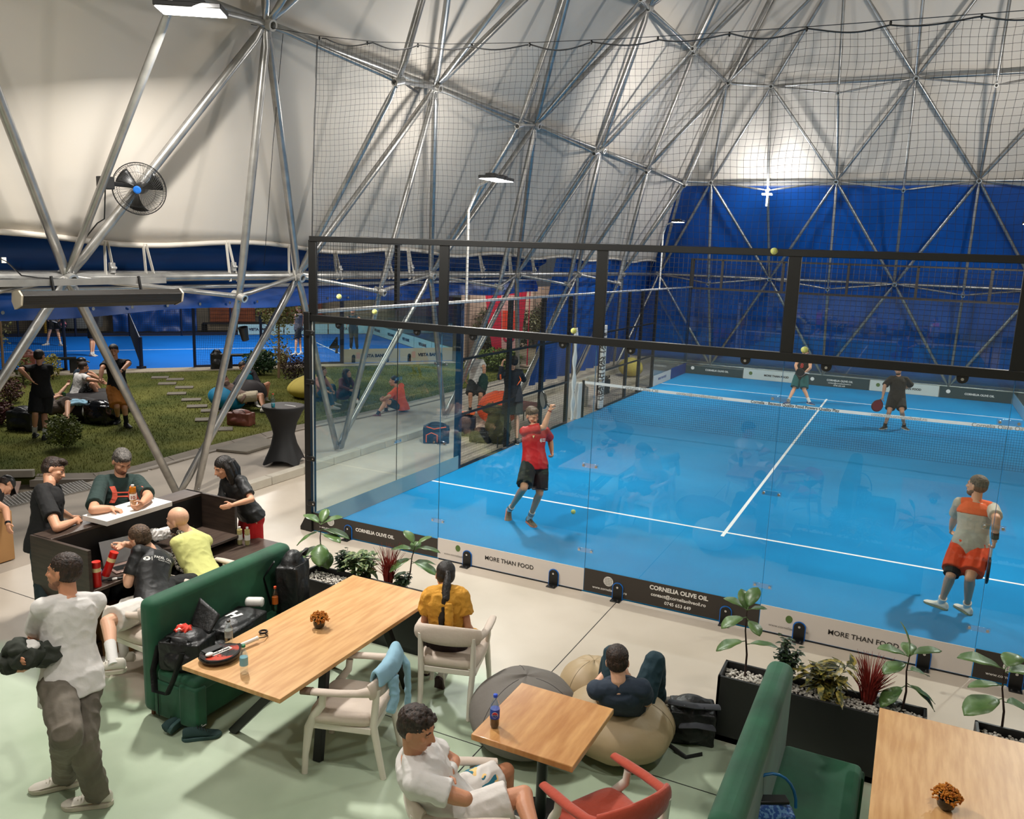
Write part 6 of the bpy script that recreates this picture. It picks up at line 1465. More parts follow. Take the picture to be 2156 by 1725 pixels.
def wrist(J,k,m,name='wristband',f=.85,r=.034,w=.05,rad=None):
    a=J['e'+k].lerp(J['w'+k],f); d=(J['w'+k]-J['e'+k]).normalized(); s=J['s']
    MB().tube([a-d*w/2,a+d*w/2],(rad or r)*s,16).build(name,m,J['t'],smooth=50,bev=.003)
def fabric(name,rgb,**k): return mat(name,rgb,k.pop('rough',.85),bump=k.pop('bump',.25),bs=k.pop('bs',18),**k)
m_wt=fabric('white cotton',(214,210,206)); m_bt=fabric('black cotton',(17,16,17)); m_btech=fabric('black sports cloth',(20,20,21),rough=.55)
m_wshoe=mat('off white trainer',(208,202,190),.6); m_wsole=mat('cream sole',(196,188,172),.6); m_ws=fabric('white sock',(215,212,208)); m_bs=fabric('black sock',(16,16,20)); m_bshoe=mat('dark trainer',(28,30,34),.6)
# ---------------------------------------------------------------- left standing man
bp_=atZ(155,1690)
J=person('young man standing at lower left in white tee and grey trousers holding dark clothes',bp_,(150,1425,0),(146,1256,-1),(133,1203,-1),200,fyaw=235,fp=0,
 arms=dict(L=[(72,1345,1),(48,1378,-1)],R=[(128,1385,-1),(75,1395,-1)]),legs=dict(L=[(140,1545,-1),(138,1632,'g')],R=[(172,1560,-1),(205,1672,'g')]),
 toes=dict(L=262,R=250),s=1.03,skin='b',hair='brown',style='short',beard='stub',near=True,bend=-.02,
 top=dict(m=m_wt,sleeve=.72,hem=.13,loose=.024,wr=.007),bottom=dict(kind='trousers',m=fabric('grey denim',(112,104,92),rgb2=(92,85,75),vs=3),loose=.022,wr=.012,len=1.0),shoes=(m_wshoe,m_wsole,1.1),lace=m_wsole,socks=(m_bs,.06),hands=dict(L=dict(curl=.4),R=dict(curl=.5)))
wrist(J,'R',m_black,'bracelet',.93,w=.015)
bk=thing('jacket','bundle of dark grey green clothes held by the man in grey trousers','clothes',J['wR']); g=MB(); c0=J['wR'].lerp(J['wL'],.5)+V((0,0,.03)); hx=(atP(40,1370,bp_)-atP(90,1370,bp_)).normalized()
g.ell(c0+hx*.02,(.13,.11,.06)); g.ell(c0+hx*.12+V((0,0,-.06)),(.07,.06,.05)); g.ell(c0-hx*.10+V((0,0,.0)),(.08,.08,.06)); g.ell(c0-hx*-.06+V((0,0,.03)),(.09,.07,.05))
finish(fuse(g,.007,2,.028,16,4),'cloth_bundle',fabric('dark olive grey cloth',(44,48,40)),bk)
g=MB(); g.ell(c0+V((0,.0,.065)),(.09,.05,.022)); finish(fuse(g,.006,2,.008,20,4),'white_cloth',m_wt,bk)
# ---------------------------------------------------------------- curly seated man
bp_=V((5.02,-4.74,0))
J=person('young man with curly dark hair in white tee and white shorts seated at the bottom',bp_,(955,1703,0),(866,1590,-1),(878,1534,-1),95,fyaw=70,fp=14,
 arms=dict(L=[(955,1603,1),(940,1640,-1)],R=[(985,1684,-1),(918,1672,1)]),legs=dict(L=[(1066,1624,1),(1070,1720,1)],R=[(1118,1668,-1),(1135,1790,-1)]),
 toes=dict(L=90,R=90),s=1.0,skin='b',hair='brown',style='curly',beard=None,near=True,bend=.01,girth=1.05,sho=(-.03,-.01),
 top=dict(m=m_wt,sleeve=.66,hem=.10,loose=.026,wr=.009),bottom=dict(kind='shorts',m=fabric('white shorts cloth',(216,210,204)),len=.78,loose=.026,wr=.008),socks=(m_ws,.12),shoes=(m_wshoe,m_wsole),
 hands=dict(L=dict(curl=.7),R=dict(curl=.6)))
wrist(J,'L',m_ws,'wristband',.55,w=.07,rad=.044)
g=MB(); h,kn=J['hL'],J['kL']; seg(g,h.lerp(kn,.34),h.lerp(kn,.74),[.118,.112,.104]); o=finish(fuse(g,.008,2,.003,12),'patterned_short_leg',mat('colourful wave print',(30,110,130),.7,rgb2=(240,200,130),vs=14,sharp=(.49,.52),detail=1),J['t'])
# ---------------------------------------------------------------- man on bean bag
bp_=V((5.38,-2.80,0))
J=person('man in navy tee and teal trousers reclining on the beige bean bag',bp_,(1318,1500,.0),(1303,1447,-1),(1300,1392,1),180,fyaw=180,fp=12,
 arms=dict(L=[(1252,1452,1),(1278,1412,1)],R=[(1362,1478,1),(1322,1425,1)]),legs=dict(L=[(1290,1372,1),(1270,1452,1)],R=[(1380,1390,1),(1385,1470,1)]),
 toes=dict(L=170,R=130),s=1.0,skin='a',hair='brown',style='short',near=True,
 top=dict(m=fabric('navy tee',(40,52,68)),sleeve=.6,hem=.1,loose=.026,wr=.006),bottom=dict(kind='trousers',m=fabric('dark teal trousers',(18,48,58)),loose=.014,wr=.008,len=1.0),shoes=(mat('taupe trainer',(92,84,76),.6),m_wsole),
 hands=dict(L=dict(curl=.7,d=(180,-40)),R=dict(curl=.7,d=(200,-40))))
# ---------------------------------------------------------------- ponytail woman
bp_=V((3.86,-2.84,0))
J=person('woman with long dark ponytail and yellow sweater over her shoulders',bp_,(944,1350,0),(937,1245,-1),(937,1210,1),172,fyaw=190,fp=8,
 arms=dict(L=[(893,1310,1),(905,1335,1)],R=[(985,1318,1),(1000,1345,1)]),legs=dict(L=[(900,1330,1),(900,1400,1)],R=[(965,1335,1),(930,1428,-1)]),
 toes=dict(L=175,R=(175,60)),s=.95,skin='b',hair='black',style='pony',near=True,fem=1,
 top=dict(m=m_wt,sleeve=.55,hem=.0,loose=.010,wr=.004,collar=fabric('maroon trim',(80,20,24))),bottom=dict(kind='shorts',m=fabric('dark maroon skirt',(34,14,18)),len=.6,loose=.04,wr=.004,rise=.12,name='skirt'),socks=(m_ws,.08),shoes=(m_wshoe,mat('maroon sole',(52,20,22),.6)))
m_yel=fabric('mustard knit',(204,146,48),bs=60)
g=MB(); torso(g,J,.036,.16,.512,1.02,.0); [seg(g,J['neck']-J['u']*.006,J['s'+k],[.06,.066,.066]) for k in 'LR']
for k,sg in (('L',1),('R',-1)): g.ell(J['s'+k]-J['u']*.01,(.066,.066,.066)); seg(g,J['s'+k],J['s'+k].lerp(J['e'+k],.6),[.066,.070])
sw=thing('sweater','mustard yellow sweater draped over the shoulders of the ponytail woman','sweater',J['neck']); finish(fuse(g,.007,3,.012,15,8),'knitted_cloth',m_yel,sw)
g=MB(); g.tube([J['neck']+J['ss']*.05*q-J['u']*.0+(-J['cf'])*.045 for q in (-1.6,-.8,0,.8,1.6)],[.022,.03,.032,.03,.022],10); g.tube([J['neck']-J['cf']*.12-J['u']*.05-J['ss']*.05,J['neck']-J['cf']*.15-J['u']*.18-J['ss']*.045,J['neck']-J['cf']*.14-J['u']*.31-J['ss']*.04],[.03,.035,.028],10); finish(fuse(g,.006,2,.008,25,2),'rolled_collar',m_yel,sw)
g=MB(); g.ell(J['wR'].lerp(J['eR'],.3),(.08,.06,.05)); finish(fuse(g,.007,2,.01,20,2),'sleeve_end',m_yel,sw)
# ---------------------------------------------------------------- man in black tee leaning on desk
bp_=V((-.32,-3.62,0))
J=person('man in black tee standing with his arm on the reception desk end',bp_,(94,1132,0),(102,1022,-1),(113,990,1),70,fyaw=72,fp=22,
 arms=dict(R=[(120,1112,-1,1.175),(156,1098,0,1.165)],L=[(120,1075,1),(150,1090,1)]),legs=dict(L=[(100,1225,1),(98,1310,1)],R=[(90,1220,-1),(95,1300,-1)]),
 toes=dict(L=60,R=70),s=1.0,skin='c',hair='brown',style='quiff',beard='stub',near=True,girth=1.08,belly=.01,
 top=dict(m=m_bt,sleeve=.72,hem=.09,loose=.02,wr=.007),bottom=dict(kind='trousers',m=fabric('dark teal track trousers',(20,36,38)),loose=.012,wr=.006,len=1.0),shoes=(m_bshoe,m_wsole),hands=dict(R=dict(curl=.5),L=dict(curl=.5)))
# ---------------------------------------------------------------- man in green tee behind the desk
bp_=V((-.30,-2.92,0))
J=person('man with greying hair in dark green tee with orange emblem, writing at the white counter',bp_,(250,1110,0),(252,1003,-1),(257,972,-1),10,fyaw=20,fp=34,
 arms=dict(R=[(196,1074,-1,1.26),(236,1071,0,1.245)],L=[(313,1046,-1,1.27),(299,1061,0,1.26)]),legs=dict(L=[(270,1200,-1),(270,1290,1)],R=[(240,1200,-1),(240,1290,1)]),
 s=1.06,skin='c',hair='grey',style='quiff',beard='stub',near=True,girth=1.1,belly=.02,
 top=dict(m=fabric('dark green tee',(26,48,44)),sleeve=.85,hem=.10,loose=.02,wr=.006),bottom=dict(kind='trousers',m=m_bt),shoes=(m_bshoe,m_wsole),hands=dict(R=dict(curl=.6,d=(60,10),pn=(0,80)),L=dict(curl=1.0,d=(-40,15),pn=(-90,0))))
# emblem
half=[(-.5,.32),(-.38,.36),(-.25,.10),(.0,.06),(.25,.10),(.38,.36),(.5,.32),(.44,.12),(.34,.0),(.44,-.12),(.5,-.32),(.38,-.36),(.25,-.10),(0,-.06),(-.25,-.10),(-.38,-.36),(-.5,-.32),(-.44,-.12),(-.34,0),(-.44,.12)]
pl=[[(-.5,.34),(-.30,.36),(-.22,.12),(-.20,-.12),(-.30,-.36),(-.5,-.34),(-.40,-.1),(-.40,.1)],[(.5,.34),(.40,.1),(.40,-.1),(.5,-.34),(.30,-.36),(.20,-.12),(.22,.12),(.30,.36)],[(-.23,.11),(.23,.11),(.23,.055),(-.23,.055)],[(-.23,-.055),(.23,-.055),(.23,-.11),(-.23,-.11)]]
ch=J['neck']-J['u']*.17*1.06; decal_mesh(polymesh(pl),J['top'],ch+J['cf']*.2,-J['cf'],J['u'],.25,mat('coral print',(230,96,72),.6),J['t'],'emblem')
# ---------------------------------------------------------------- woman in black tee, red skirt
bp_=V((.64,-1.82,0))
J=person('woman with long dark hair in black tee and red skirt leaning on the desk end',bp_,(528,1085,0),(488,1008,-1),(470,984,-1),-50,fyaw=-62,fp=22,
 arms=dict(R=[(466,1076,-1),(490,1068,-1)],L=[(530,1052,-1),(488,1064,-1)]),legs=dict(L=[(535,1165,1),(530,1260,1)],R=[(515,1165,-1),(510,1255,1)]),
 s=.97,skin='c',hair='black',style='long',near=True,fem=1,hip=-60,
 top=dict(m=m_btech,sleeve=.75,hem=.02,loose=.022,wr=.008),bottom=dict(kind='skirt',m=fabric('bright red skirt cloth',(176,10,14)),wr=.003,rise=.1),shoes=(m_wshoe,m_wsole),hands=dict(R=dict(curl=.3),L=dict(curl=.35)))
decal_text('V',J['top'],J['neck']-J['u']*.12-J['ss']*.07+J['cf']*.2,-J['cf'],J['u'],.022,m_wtext,J['t'],'chest_mark',bold=.05)
m_tl=mat('thin pale teal print',(110,140,140),.6)
# ---------------------------------------------------------------- seated staff, PADEL ONE tee
bp_=V((1.20,-3.72,0))
J=person('man in black tee lettered PADEL ONE seated at the desk, seen from behind',bp_,(322,1272,0),(322,1165,1),(290,1130,1),-145,fyaw=-135,fp=12,
 arms=dict(L=[(264,1248,-1),(268,1200,1)],R=[(308,1152,1),(262,1146,-1)]),legs=dict(L=[(225,1310,-1),(238,1395,-1)],R=[(250,1290,1),(262,1380,1)]),
 toes=dict(L=-100,R=-110),s=1.02,skin='a',hair='light',style='short',near=True,girth=1.04,
 top=dict(m=m_btech,sleeve=.72,hem=.1,loose=.018,wr=.006),bottom=dict(kind='shorts',m=fabric('white sports shorts',(212,206,198)),len=.85,loose=.03),socks=(m_ws,.2),shoes=(m_wshoe,m_wsole,1.12),lace=m_wt,hands=dict(L=dict(curl=.5),R=dict(curl=.9,d=(-80,25))))
bk=-J['cf']; q=J['neck']-J['u']*.13
decal_text('PADEL  ONE',J['top'],q+bk*.3+J['u']*.02,-bk,J['u'],.20,m_wtext,J['t'],bold=.015)
decal_text('THE SPORT WE LOVE',J['top'],q+bk*.3-J['u']*.008,-bk,J['u'],.14,m_wtext,J['t'],bold=.01)
decal_mesh(polymesh([disc2(0,0,1,1),]),J['top'],q+bk*.3+J['ss']*.15,-bk,J['u'],.042,m_wtext,J['t'],'round_emblem')
decal_mesh(polymesh([[(-.1,-1),(.1,-1),(.1,1),(-.1,1)]]),J['top'],q+bk*.3+J['ss']*.118,-bk,J['u'],.004,m_wtext,J['t'],'divider')
# ---------------------------------------------------------------- bald man in yellow
bp_=V((1.10,-3.02,0))
J=person('bald bearded man in pale yellow tee with black and white scarf, seated behind the sofa',bp_,(430,1220,0),(398,1126,1),(372,1092,-1),-145,fyaw=-125,fp=8,
 arms=dict(L=[(404,1206,-1),(376,1192,1)],R=[(380,1116,1),(325,1128,1)]),legs=dict(L=[(350,1235,-1),(360,1300,-1)],R=[(370,1215,1),(370,1290,1)]),
 toes=dict(L=-100,R=-110),s=1.0,skin='a',hair='brown',style='bald',beard='brown',near=True,girth=.97,hscale=1.1,sho=(-.045,-.045),
 top=dict(m=fabric('pale lemon tee',(200,200,124)),sleeve=.85,hem=.1,loose=.02,wr=.007),bottom=dict(kind='trousers',m=m_bt),shoes=(m_bshoe,m_wsole))
g=MB(); nk=J['neck']; 
nc=nk.lerp(J['head'],.30); g.tube([nc+(J['ss']*cos(a)*.090+J['cf']*sin(a)*.082)+J['u']*(.012*cos(a*2)-.012*sin(a)) for a in [2*PI*i/16 for i in range(17)]],[.038]*17,10,caps=False)
g.tube([nk+J['ss']*.095-J['cf']*.02+J['u']*.03,nk+J['ss']*.13+J['cf']*.09-J['u']*.08,nk+J['ss']*.12+J['cf']*.13-J['u']*.28,nk+J['ss']*.08+J['cf']*.06-J['u']*.40],[.03,.034,.036,.026],10)
sc_=thing('scarf','black and white checked scarf around the neck of the bald man','scarf',nk); finish(fuse(g,.006,2,.010,22,3),'woven_cloth',mat('black white check',(28,26,26),.85,rgb2=(206,198,184),vs=75,sharp=(.49,.52),detail=1),sc_)
g=MB(); g.ell(J['wR']+V((0,0,.02)),(.05,.05,.05)); seg(g,J['eR'].lerp(J['wR'],.35),J['wR'],[.052,.05,.055]); bd=thing('bandage','crumpled white cloth wrapped round the forearm of the bald man','cloth',J['wR']); finish(fuse(g,.006,1,.014,30,5),'white_cloth',m_wt,bd)
# ---------------------------------------------------------------- person in cap at left edge
bp_=V((-2.6,-2.35,0))
J=person('person in black cap and black top bending at the left picture edge, tattooed arm',bp_,(-55,1085,0),(-5,1035,-1),(12,1022,1),75,fyaw=80,fp=62,
 arms=dict(R=[(12,1072,-1),(17,1105,-1)],L=[(-40,1090,1),(-30,1120,1)]),legs=dict(L=[(-50,1160,1),(-55,1230,1)],R=[(-60,1160,1),(-60,1240,1)]),
 s=.95,skin='c',hair='brown',style='cap',near=True,top=dict(m=m_bt,sleeve=.3,hem=.1),bottom=dict(kind='trousers',m=m_bt),shoes=(m_bshoe,m_wsole),hands=dict(R=dict(curl=.3)))
wrist(J,'R',m_black,'watch',.9,w=.03)
t=thing('cardboard_stand','tan cardboard stand at the left picture edge','box',(-2.2,-2.9,0)); q=atP(4,1095,(-2.35,-2.75,0)); MB().b2((q.x-.3,q.y-.2,0),(q.x+.04,q.y+.1,q.z+.1)).build('carton',mat('kraft cardboard',(160,118,72),.8),t,bev=.01)
# ---------------------------------------------------------------- player in red
bp_=atZ(1095,1108)
J=person('padel player in red shirt and black shorts swinging his racket up, near left court',bp_,(1126,976,0),(1126,890,1),(1119,866,1),25,fyaw=35,fp=18,hip=20,
 arms=dict(R=[(1150,899,-1),(1159,862,1)],L=[(1158,925,1),(1162,952,-1)]),legs=dict(L=[(1136,1040,-1),(1115,1092,'g')],R=[(1103,1028,-1),(1073,1074,'g',.06)]),
 toes=dict(L=(25,0),R=(0,35)),s=1.0,skin='c',hair='light',style='quiff',beard='brown',near=True,bend=.04,belly=.01,
 top=dict(m=fabric('red football shirt',(188,10,20),rough=.6),sleeve=.8,hem=.08,loose=.022,wr=.006,collar=m_wt),bottom=dict(kind='shorts',m=fabric('black shorts',(22,26,26)),len=.86,loose=.03),socks=(m_ws,.14),shoes=(mat('khaki trainer',(104,92,76),.7),mat('pink sole',(208,120,96),.6)),lace=m_dark,
 hands=dict(R=dict(curl=1.0,d=(60,-75)),L=dict(curl=.8)))
hc=J['wR']+V((0,0,.05)); tipd=(child_pt(hc,1140,838,.42,1)-hc).normalized()
racket('grey and black padel racket raised in the hand of the player in red',hc+tipd*.33,-tipd,camdir(bp_,75),mat('grey racket face',(120,118,114),.4),mat('black frame',(20,20,20),.3),mat('black grip',(20,20,20),.6),s=.92)
wrist(J,'R',mat('red cord',(150,20,20),.6),'bracelet',.95,w=.012,rad=.032)
for k in 'LR':
    a,b=J['a'+k],J['k'+k]; d=(b-a).normalized()
    for q in (.08,.10,.12): MB().tube([a+d*q,a+d*(q+.008)],.0455,14).build('sock_stripe',m_dark,J['t'])
q=J['neck']-J['u']*.17+J['ss']*.08; decal_mesh(polymesh([[(-.5,-.2),(-.1,-.5),(.0,-.1),(-.1,.5),(-.5,.3)],[(.1,.15),(1.1,.15),(1.1,.4),(.1,.4)],[(.1,-.3),(1.1,-.3),(1.1,-.05),(.1,-.05)]]),J['top'],q+J['cf']*.25,-J['cf'],J['u'],.10,m_wtext,J['t'],'chest_print')
decal_mesh(polymesh([[(0,0),(.4,1),(-.3,.9)]]),J['top'],J['neck']-J['u']*.12-J['ss']*.07+J['cf']*.25,-J['cf'],J['u'],.03,mat('cream print',(230,205,150),.6),J['t'],'chest_flash')
# ---------------------------------------------------------------- player in orange and grey
bp_=atZ(2000,1285)
J=person('padel player in grey and orange shirt and orange shorts at the right',bp_,(2043,1150,0),(2060,1032,-1),(2056,1003,-1),172,fyaw=-122,fp=0,
 arms=dict(L=[(2010,1090,1),(2003,1112,1)],R=[(2098,1092,-1),(2094,1138,1)]),legs=dict(L=[(2002,1212,-1),(1982,1268,'g')],R=[(2042,1218,-1),(2036,1278,'g')]),
 toes=dict(L=-120,R=-145),s=1.0,skin='c',hair='light',style='short',beard='gbeard',near=True,girth=1.04,belly=.015,
 top=dict(m=fabric('light grey sports shirt',(176,168,152),rough=.7),sleeve=.78,hem=.16,loose=.016,wr=.006,yoke=fabric('orange yoke',(226,92,44)),collar=fabric('orange yoke',(226,92,44))),bottom=dict(kind='shorts',m=fabric('orange shorts',(222,72,28)),len=.82,loose=.032),socks=(m_ws,.09),shoes=(m_wshoe,mat('green sole',(92,108,84),.6)),hands=dict(R=dict(curl=1.1),L=dict(curl=.5)))
wrist(J,'R',m_bt,'wristband',.78,w=.075,rad=.040)
g=MB(); h,kn=J['hL'],J['kL']; seg(g,h.lerp(kn,.7),h.lerp(kn,.98),[.089,.082]); g.build('under_short',m_bt,J['t'],smooth=60)
hc=J['hcR']; td=V((.0,.08,-1)).normalized(); racket('dark racket hanging from the hand of the player in orange',hc+td*.30,-td,camdir(bp_,90),mat('dark purple racket face',(40,28,40),.4),m_black,m_white,s=.9,holes=False)
# ---------------------------------------------------------------- far player number 8
bp_=atZ(1678,845)
J=person('far player in black vest with red number 8 and teal shorts',bp_,(1687,792,0),(1695,750,-1),(1696,738,-1),-15,fyaw=-30,fp=15,
 arms=dict(R=[(1675,770,-1),(1680,786,-1)],L=[(1706,775,-1),(1690,790,-1)]),legs=dict(R=[(1672,820,-1),(1659,845,'g')],L=[(1693,822,-1),(1704,846,'g')]),toes=dict(L=50,R=-40),
 s=1.0,skin='c',hair='brown',top=dict(m=m_bt,sleeve=.4,hem=.1,loose=.02),bottom=dict(kind='shorts',m=fabric('teal shorts',(10,84,84)),len=.85,loose=.035),socks=(m_ws,.12),shoes=(mat('blue trainer',(30,60,110),.6),m_wsole))
decal_text('8',J['top'],J['neck']-J['u']*.2+J['cf']*.3,-J['cf'],J['u'],.09,mat('red print',(190,50,44),.6),J['t'],bold=.04); decal_mesh(polymesh([[(-1,0),(1,0),(1,.3),(-1,.3)]]),J['top'],J['neck']-J['u']*.10+J['cf']*.3,-J['cf'],J['u'],.18,mat('dull red print',(150,70,66),.6),J['t'],'chest_print')
racket('dark racket held low by the far player with number 8',J['wR']+camdir(bp_,20)*.15+V((0,0,.05)),camdir(bp_,60),camdir(bp_,0),m_black,m_black,s=.8,holes=False)
# ---------------------------------------------------------------- far player in black
bp_=atZ(1880,903)
J=person('far bearded player in black long tee and black shorts holding a red racket',bp_,(1888,838,0),(1893,784,-1),(1891,766,-1),8,fyaw=0,fp=8,
 arms=dict(R=[(1863,812,-1),(1858,840,-1)],L=[(1918,812,1),(1893,822,-1)]),legs=dict(R=[(1872,868,-1),(1863,897,'g')],L=[(1899,868,-1),(1904,897,'g')]),toes=dict(L=30,R=-30),
 s=1.0,skin='c',hair='black',beard='black',girth=1.05,top=dict(m=fabric('faded black tee',(34,28,25)),sleeve=.95,hem=.14,loose=.03),bottom=dict(kind='shorts',m=m_bt,len=.75,loose=.03),socks=(m_bs,.08),shoes=(m_bshoe,m_wsole))
racket('red racket held low by the far player in black',J['wR']+(child_pt(J['wR'],1845,858,.28,-1)-J['wR'])*1.0,(J['wR']-child_pt(J['wR'],1845,858,.28,-1)),camdir(bp_,20),mat('dark red racket face',(120,20,36),.4),mat('maroon frame',(70,16,26),.4),mat('beige grip',(180,150,110),.6),s=.95,holes=False)
# ---------------------------------------------------------------- lawn: man in black, back
bp_=atZ(92,918)
J=person('man in black tee and black shorts with hands behind his back on the lawn',bp_,(88,825,0),(82,757,1),(84,738,1),180,fyaw=140,fp=5,
 arms=dict(L=[(42,778,-1),(68,803,-1)],R=[(104,790,1),(78,804,-1)]),legs=dict(L=[(74,872,-1),(73,912,'g')],R=[(93,875,-1),(95,917,'g')]),toes=dict(L=170,R=150),
 s=1.02,skin='c',hair='black',top=dict(m=m_bt,sleeve=.7,hem=.12,loose=.02),bottom=dict(kind='shorts',m=m_bt,len=.95,loose=.04),socks=(m_ws,.14),shoes=(m_bshoe,m_bshoe),hands=dict(L=dict(curl=.2),R=dict(curl=.2)))
bp_=atZ(260,897)
J=person('man in black tee and ochre shorts standing on the lawn behind the leaning tube',bp_,(247,815,0),(241,733,-1),(235,714,-1),8,fyaw=-5,fp=10,
 arms=dict(L=[(272,765,-1),(255,782,-1)],R=[(215,775,-1),(211,800,-1)]),legs=dict(L=[(262,858,-1),(266,890,'g')],R=[(246,856,-1),(248,882,'g')]),toes=dict(L=20,R=-20),
 s=1.1,skin='c',hair='black',top=dict(m=m_bt,sleeve=.7,hem=.13,loose=.02),bottom=dict(kind='shorts',m=fabric('ochre shorts',(170,104,34)),len=.95,loose=.04),socks=(m_bs,.2),shoes=(m_bshoe,m_bshoe))
wrist(J,'L',m_black,'watch',.9,w=.03)
bp_=atZ(182,862)
J=person('man in grey white tee sitting on the black bean bag, back to the hall',bp_,(163,833,0),(172,785,1),(178,768,1),120,fyaw=110,fp=5,
 arms=dict(L=[(195,800,1),(213,805,1)],R=[(188,800,-1),(210,803,1)]),legs=dict(L=[(205,800,1),(220,838,-1)],R=[(195,810,-1),(215,845,-1)]),toes=dict(L=90,R=90),
 s=.98,skin='c',hair='brown',top=dict(m=m_wt,sleeve=.75,hem=.1,loose=.025),bottom=dict(kind='shorts',m=fabric('dark patterned shorts',(24,24,26),rgb2=(110,110,110),vs=30,sharp=(.6,.64)),len=.85,loose=.03),socks=(m_bs,.1),shoes=(mat('blue white trainer',(30,70,150),.6),m_wsole))
bp_=atZ(180,850)
J=person('man in black cap and dark blue tee sitting behind the man in the white tee',bp_,(162,822,.35),(168,775,1),(175,757,1),100,fyaw=95,fp=5,
 arms=dict(L=[(196,785,1),(212,800,-1)],R=[(190,790,-1),(208,798,1)]),legs=dict(L=[(215,795,1),(222,835,1)],R=[(205,800,1),(218,838,1)]),toes=dict(L=90,R=90),
 s=1.0,skin='c',hair='brown',style='cap',top=dict(m=fabric('slate blue tee',(36,52,66)),sleeve=.75,hem=.1),bottom=dict(kind='shorts',m=m_bt,len=.85),shoes=(m_bshoe,m_wsole))
bp_=atZ(125,888)
J=person('man in grey shorts lying back on the black bean bag holding a green phone',bp_,(112,857,0),(88,830,1),(98,815,1),60,fyaw=60,fp=-20,
 arms=dict(L=[(130,828,1),(140,812,1)],R=[(112,842,-1),(125,834,1)]),legs=dict(L=[(143,848,-1),(142,893,'g')],R=[(153,858,-1),(122,890,'g')]),toes=dict(L=(70,-10),R=(60,-10)),
 s=1.0,skin='a',hair='light',style='short',top=dict(m=fabric('black red tee',(28,22,24),rgb2=(130,50,44),vs=9,sharp=(.6,.65)),sleeve=.7),bottom=dict(kind='shorts',m=fabric('grey brown shorts',(96,84,76)),len=.95,loose=.05),socks=(m_bs,.07),shoes=(mat('taupe shoe',(110,86,72),.6),m_wsole))
t=thing('phone','green phone held by the lying man','phone',J['hcL']); MB().box(J['hcR']+V((.05,0,.05)),(.15,.02,.08)).build('phone_body',mat('green phone case',(40,120,80),.4),t,bev=.004)
t=thing('towel','pale blue shirt lying over the black bean bag','towel',atZ(155,850,.4)); g=MB(); g.ell(atZ(158,848,.42),(.28,.16,.05),Matrix.Rotation(.6,3,'Z')); finish(fuse(g,.015,2,.03,10,3),'cloth',m_sky,t)
# ---------------------------------------------------------------- lawn: on turquoise bag
bp_=atZ(495,866)
J=person('man in taupe tee and white shorts reclining on the turquoise bean bag',bp_,(510,835,0),(476,815,1),(471,797,1),80,fyaw=100,fp=-5,
 arms=dict(L=[(500,835,1),(530,838,1)],R=[(497,835,-1),(515,845,-1)]),legs=dict(L=[(555,832,1),(558,865,1)],R=[(550,835,-1),(555,862,-1)]),toes=dict(L=90,R=90),
 s=1.0,skin='c',hair='black',top=dict(m=fabric('taupe tee',(122,98,86)),sleeve=.7),bottom=dict(kind='shorts',m=fabric('cream shorts',(190,176,150)),len=.8,loose=.03),socks=(m_ws,.08),shoes=(m_wshoe,m_black))
bp_=atZ(530,850)
J=person('man with sunglasses in turquoise tee and open dark jacket sitting beside the reclining man',bp_,(527,825,.3),(518,787,-1),(510,770,-1),30,fyaw=25,fp=8,
 arms=dict(L=[(543,805,-1),(538,818,-1)],R=[(497,808,-1),(512,822,-1)]),legs=dict(L=[(565,808,1),(560,845,-1)],R=[(530,822,-1),(540,850,-1)]),toes=dict(L=60,R=30),
 s=1.0,skin='b',hair='brown',top=dict(m=fabric('turquoise tee',(20,140,160)),sleeve=1.8,loose=.02),bottom=dict(kind='shorts',m=m_bt,len=.7),socks=(m_ws,.06),shoes=(m_wshoe,m_black))
g=MB()
for k,sg in (('L',1),('R',-1)):
    limb(g,J['s'+k],J['e'+k],[.085,.075,.07]); seg(g,J['e'+k],J['w'+k],[.07,.055]); g.tube([J['neck']+J['ss']*sg*.09+J['cf']*.08,J['pel']+J['ss']*sg*.14+J['cf']*.12],[.06,.06],10)
torso(g,J,.03,-.1,.48); 
g2=MB(); 
for k,sg in (('L',1),('R',-1)): limb(g2,J['s'+k],J['e'+k],[.085,.075,.07]); seg(g2,J['e'+k],J['e'+k].lerp(J['w'+k],.85),[.07,.055]); g2.tube([J['neck']+J['ss']*sg*.10+J['cf']*.03,J['pel']+J['ss']*sg*.15+J['cf']*.06],[.07,.07],10)
finish(fuse(g2,.011,3,.008,12),'open_jacket',fabric('dark grey jacket',(48,44,46)),J['t'])
hp=J['hp']; MB().tube([hp(-.05,.075,.006),hp(-.03,.092,.006),hp(.03,.092,.006),hp(.05,.075,.006)],[.012,.014,.014,.012],8).build('sunglasses',m_black,J['t'])
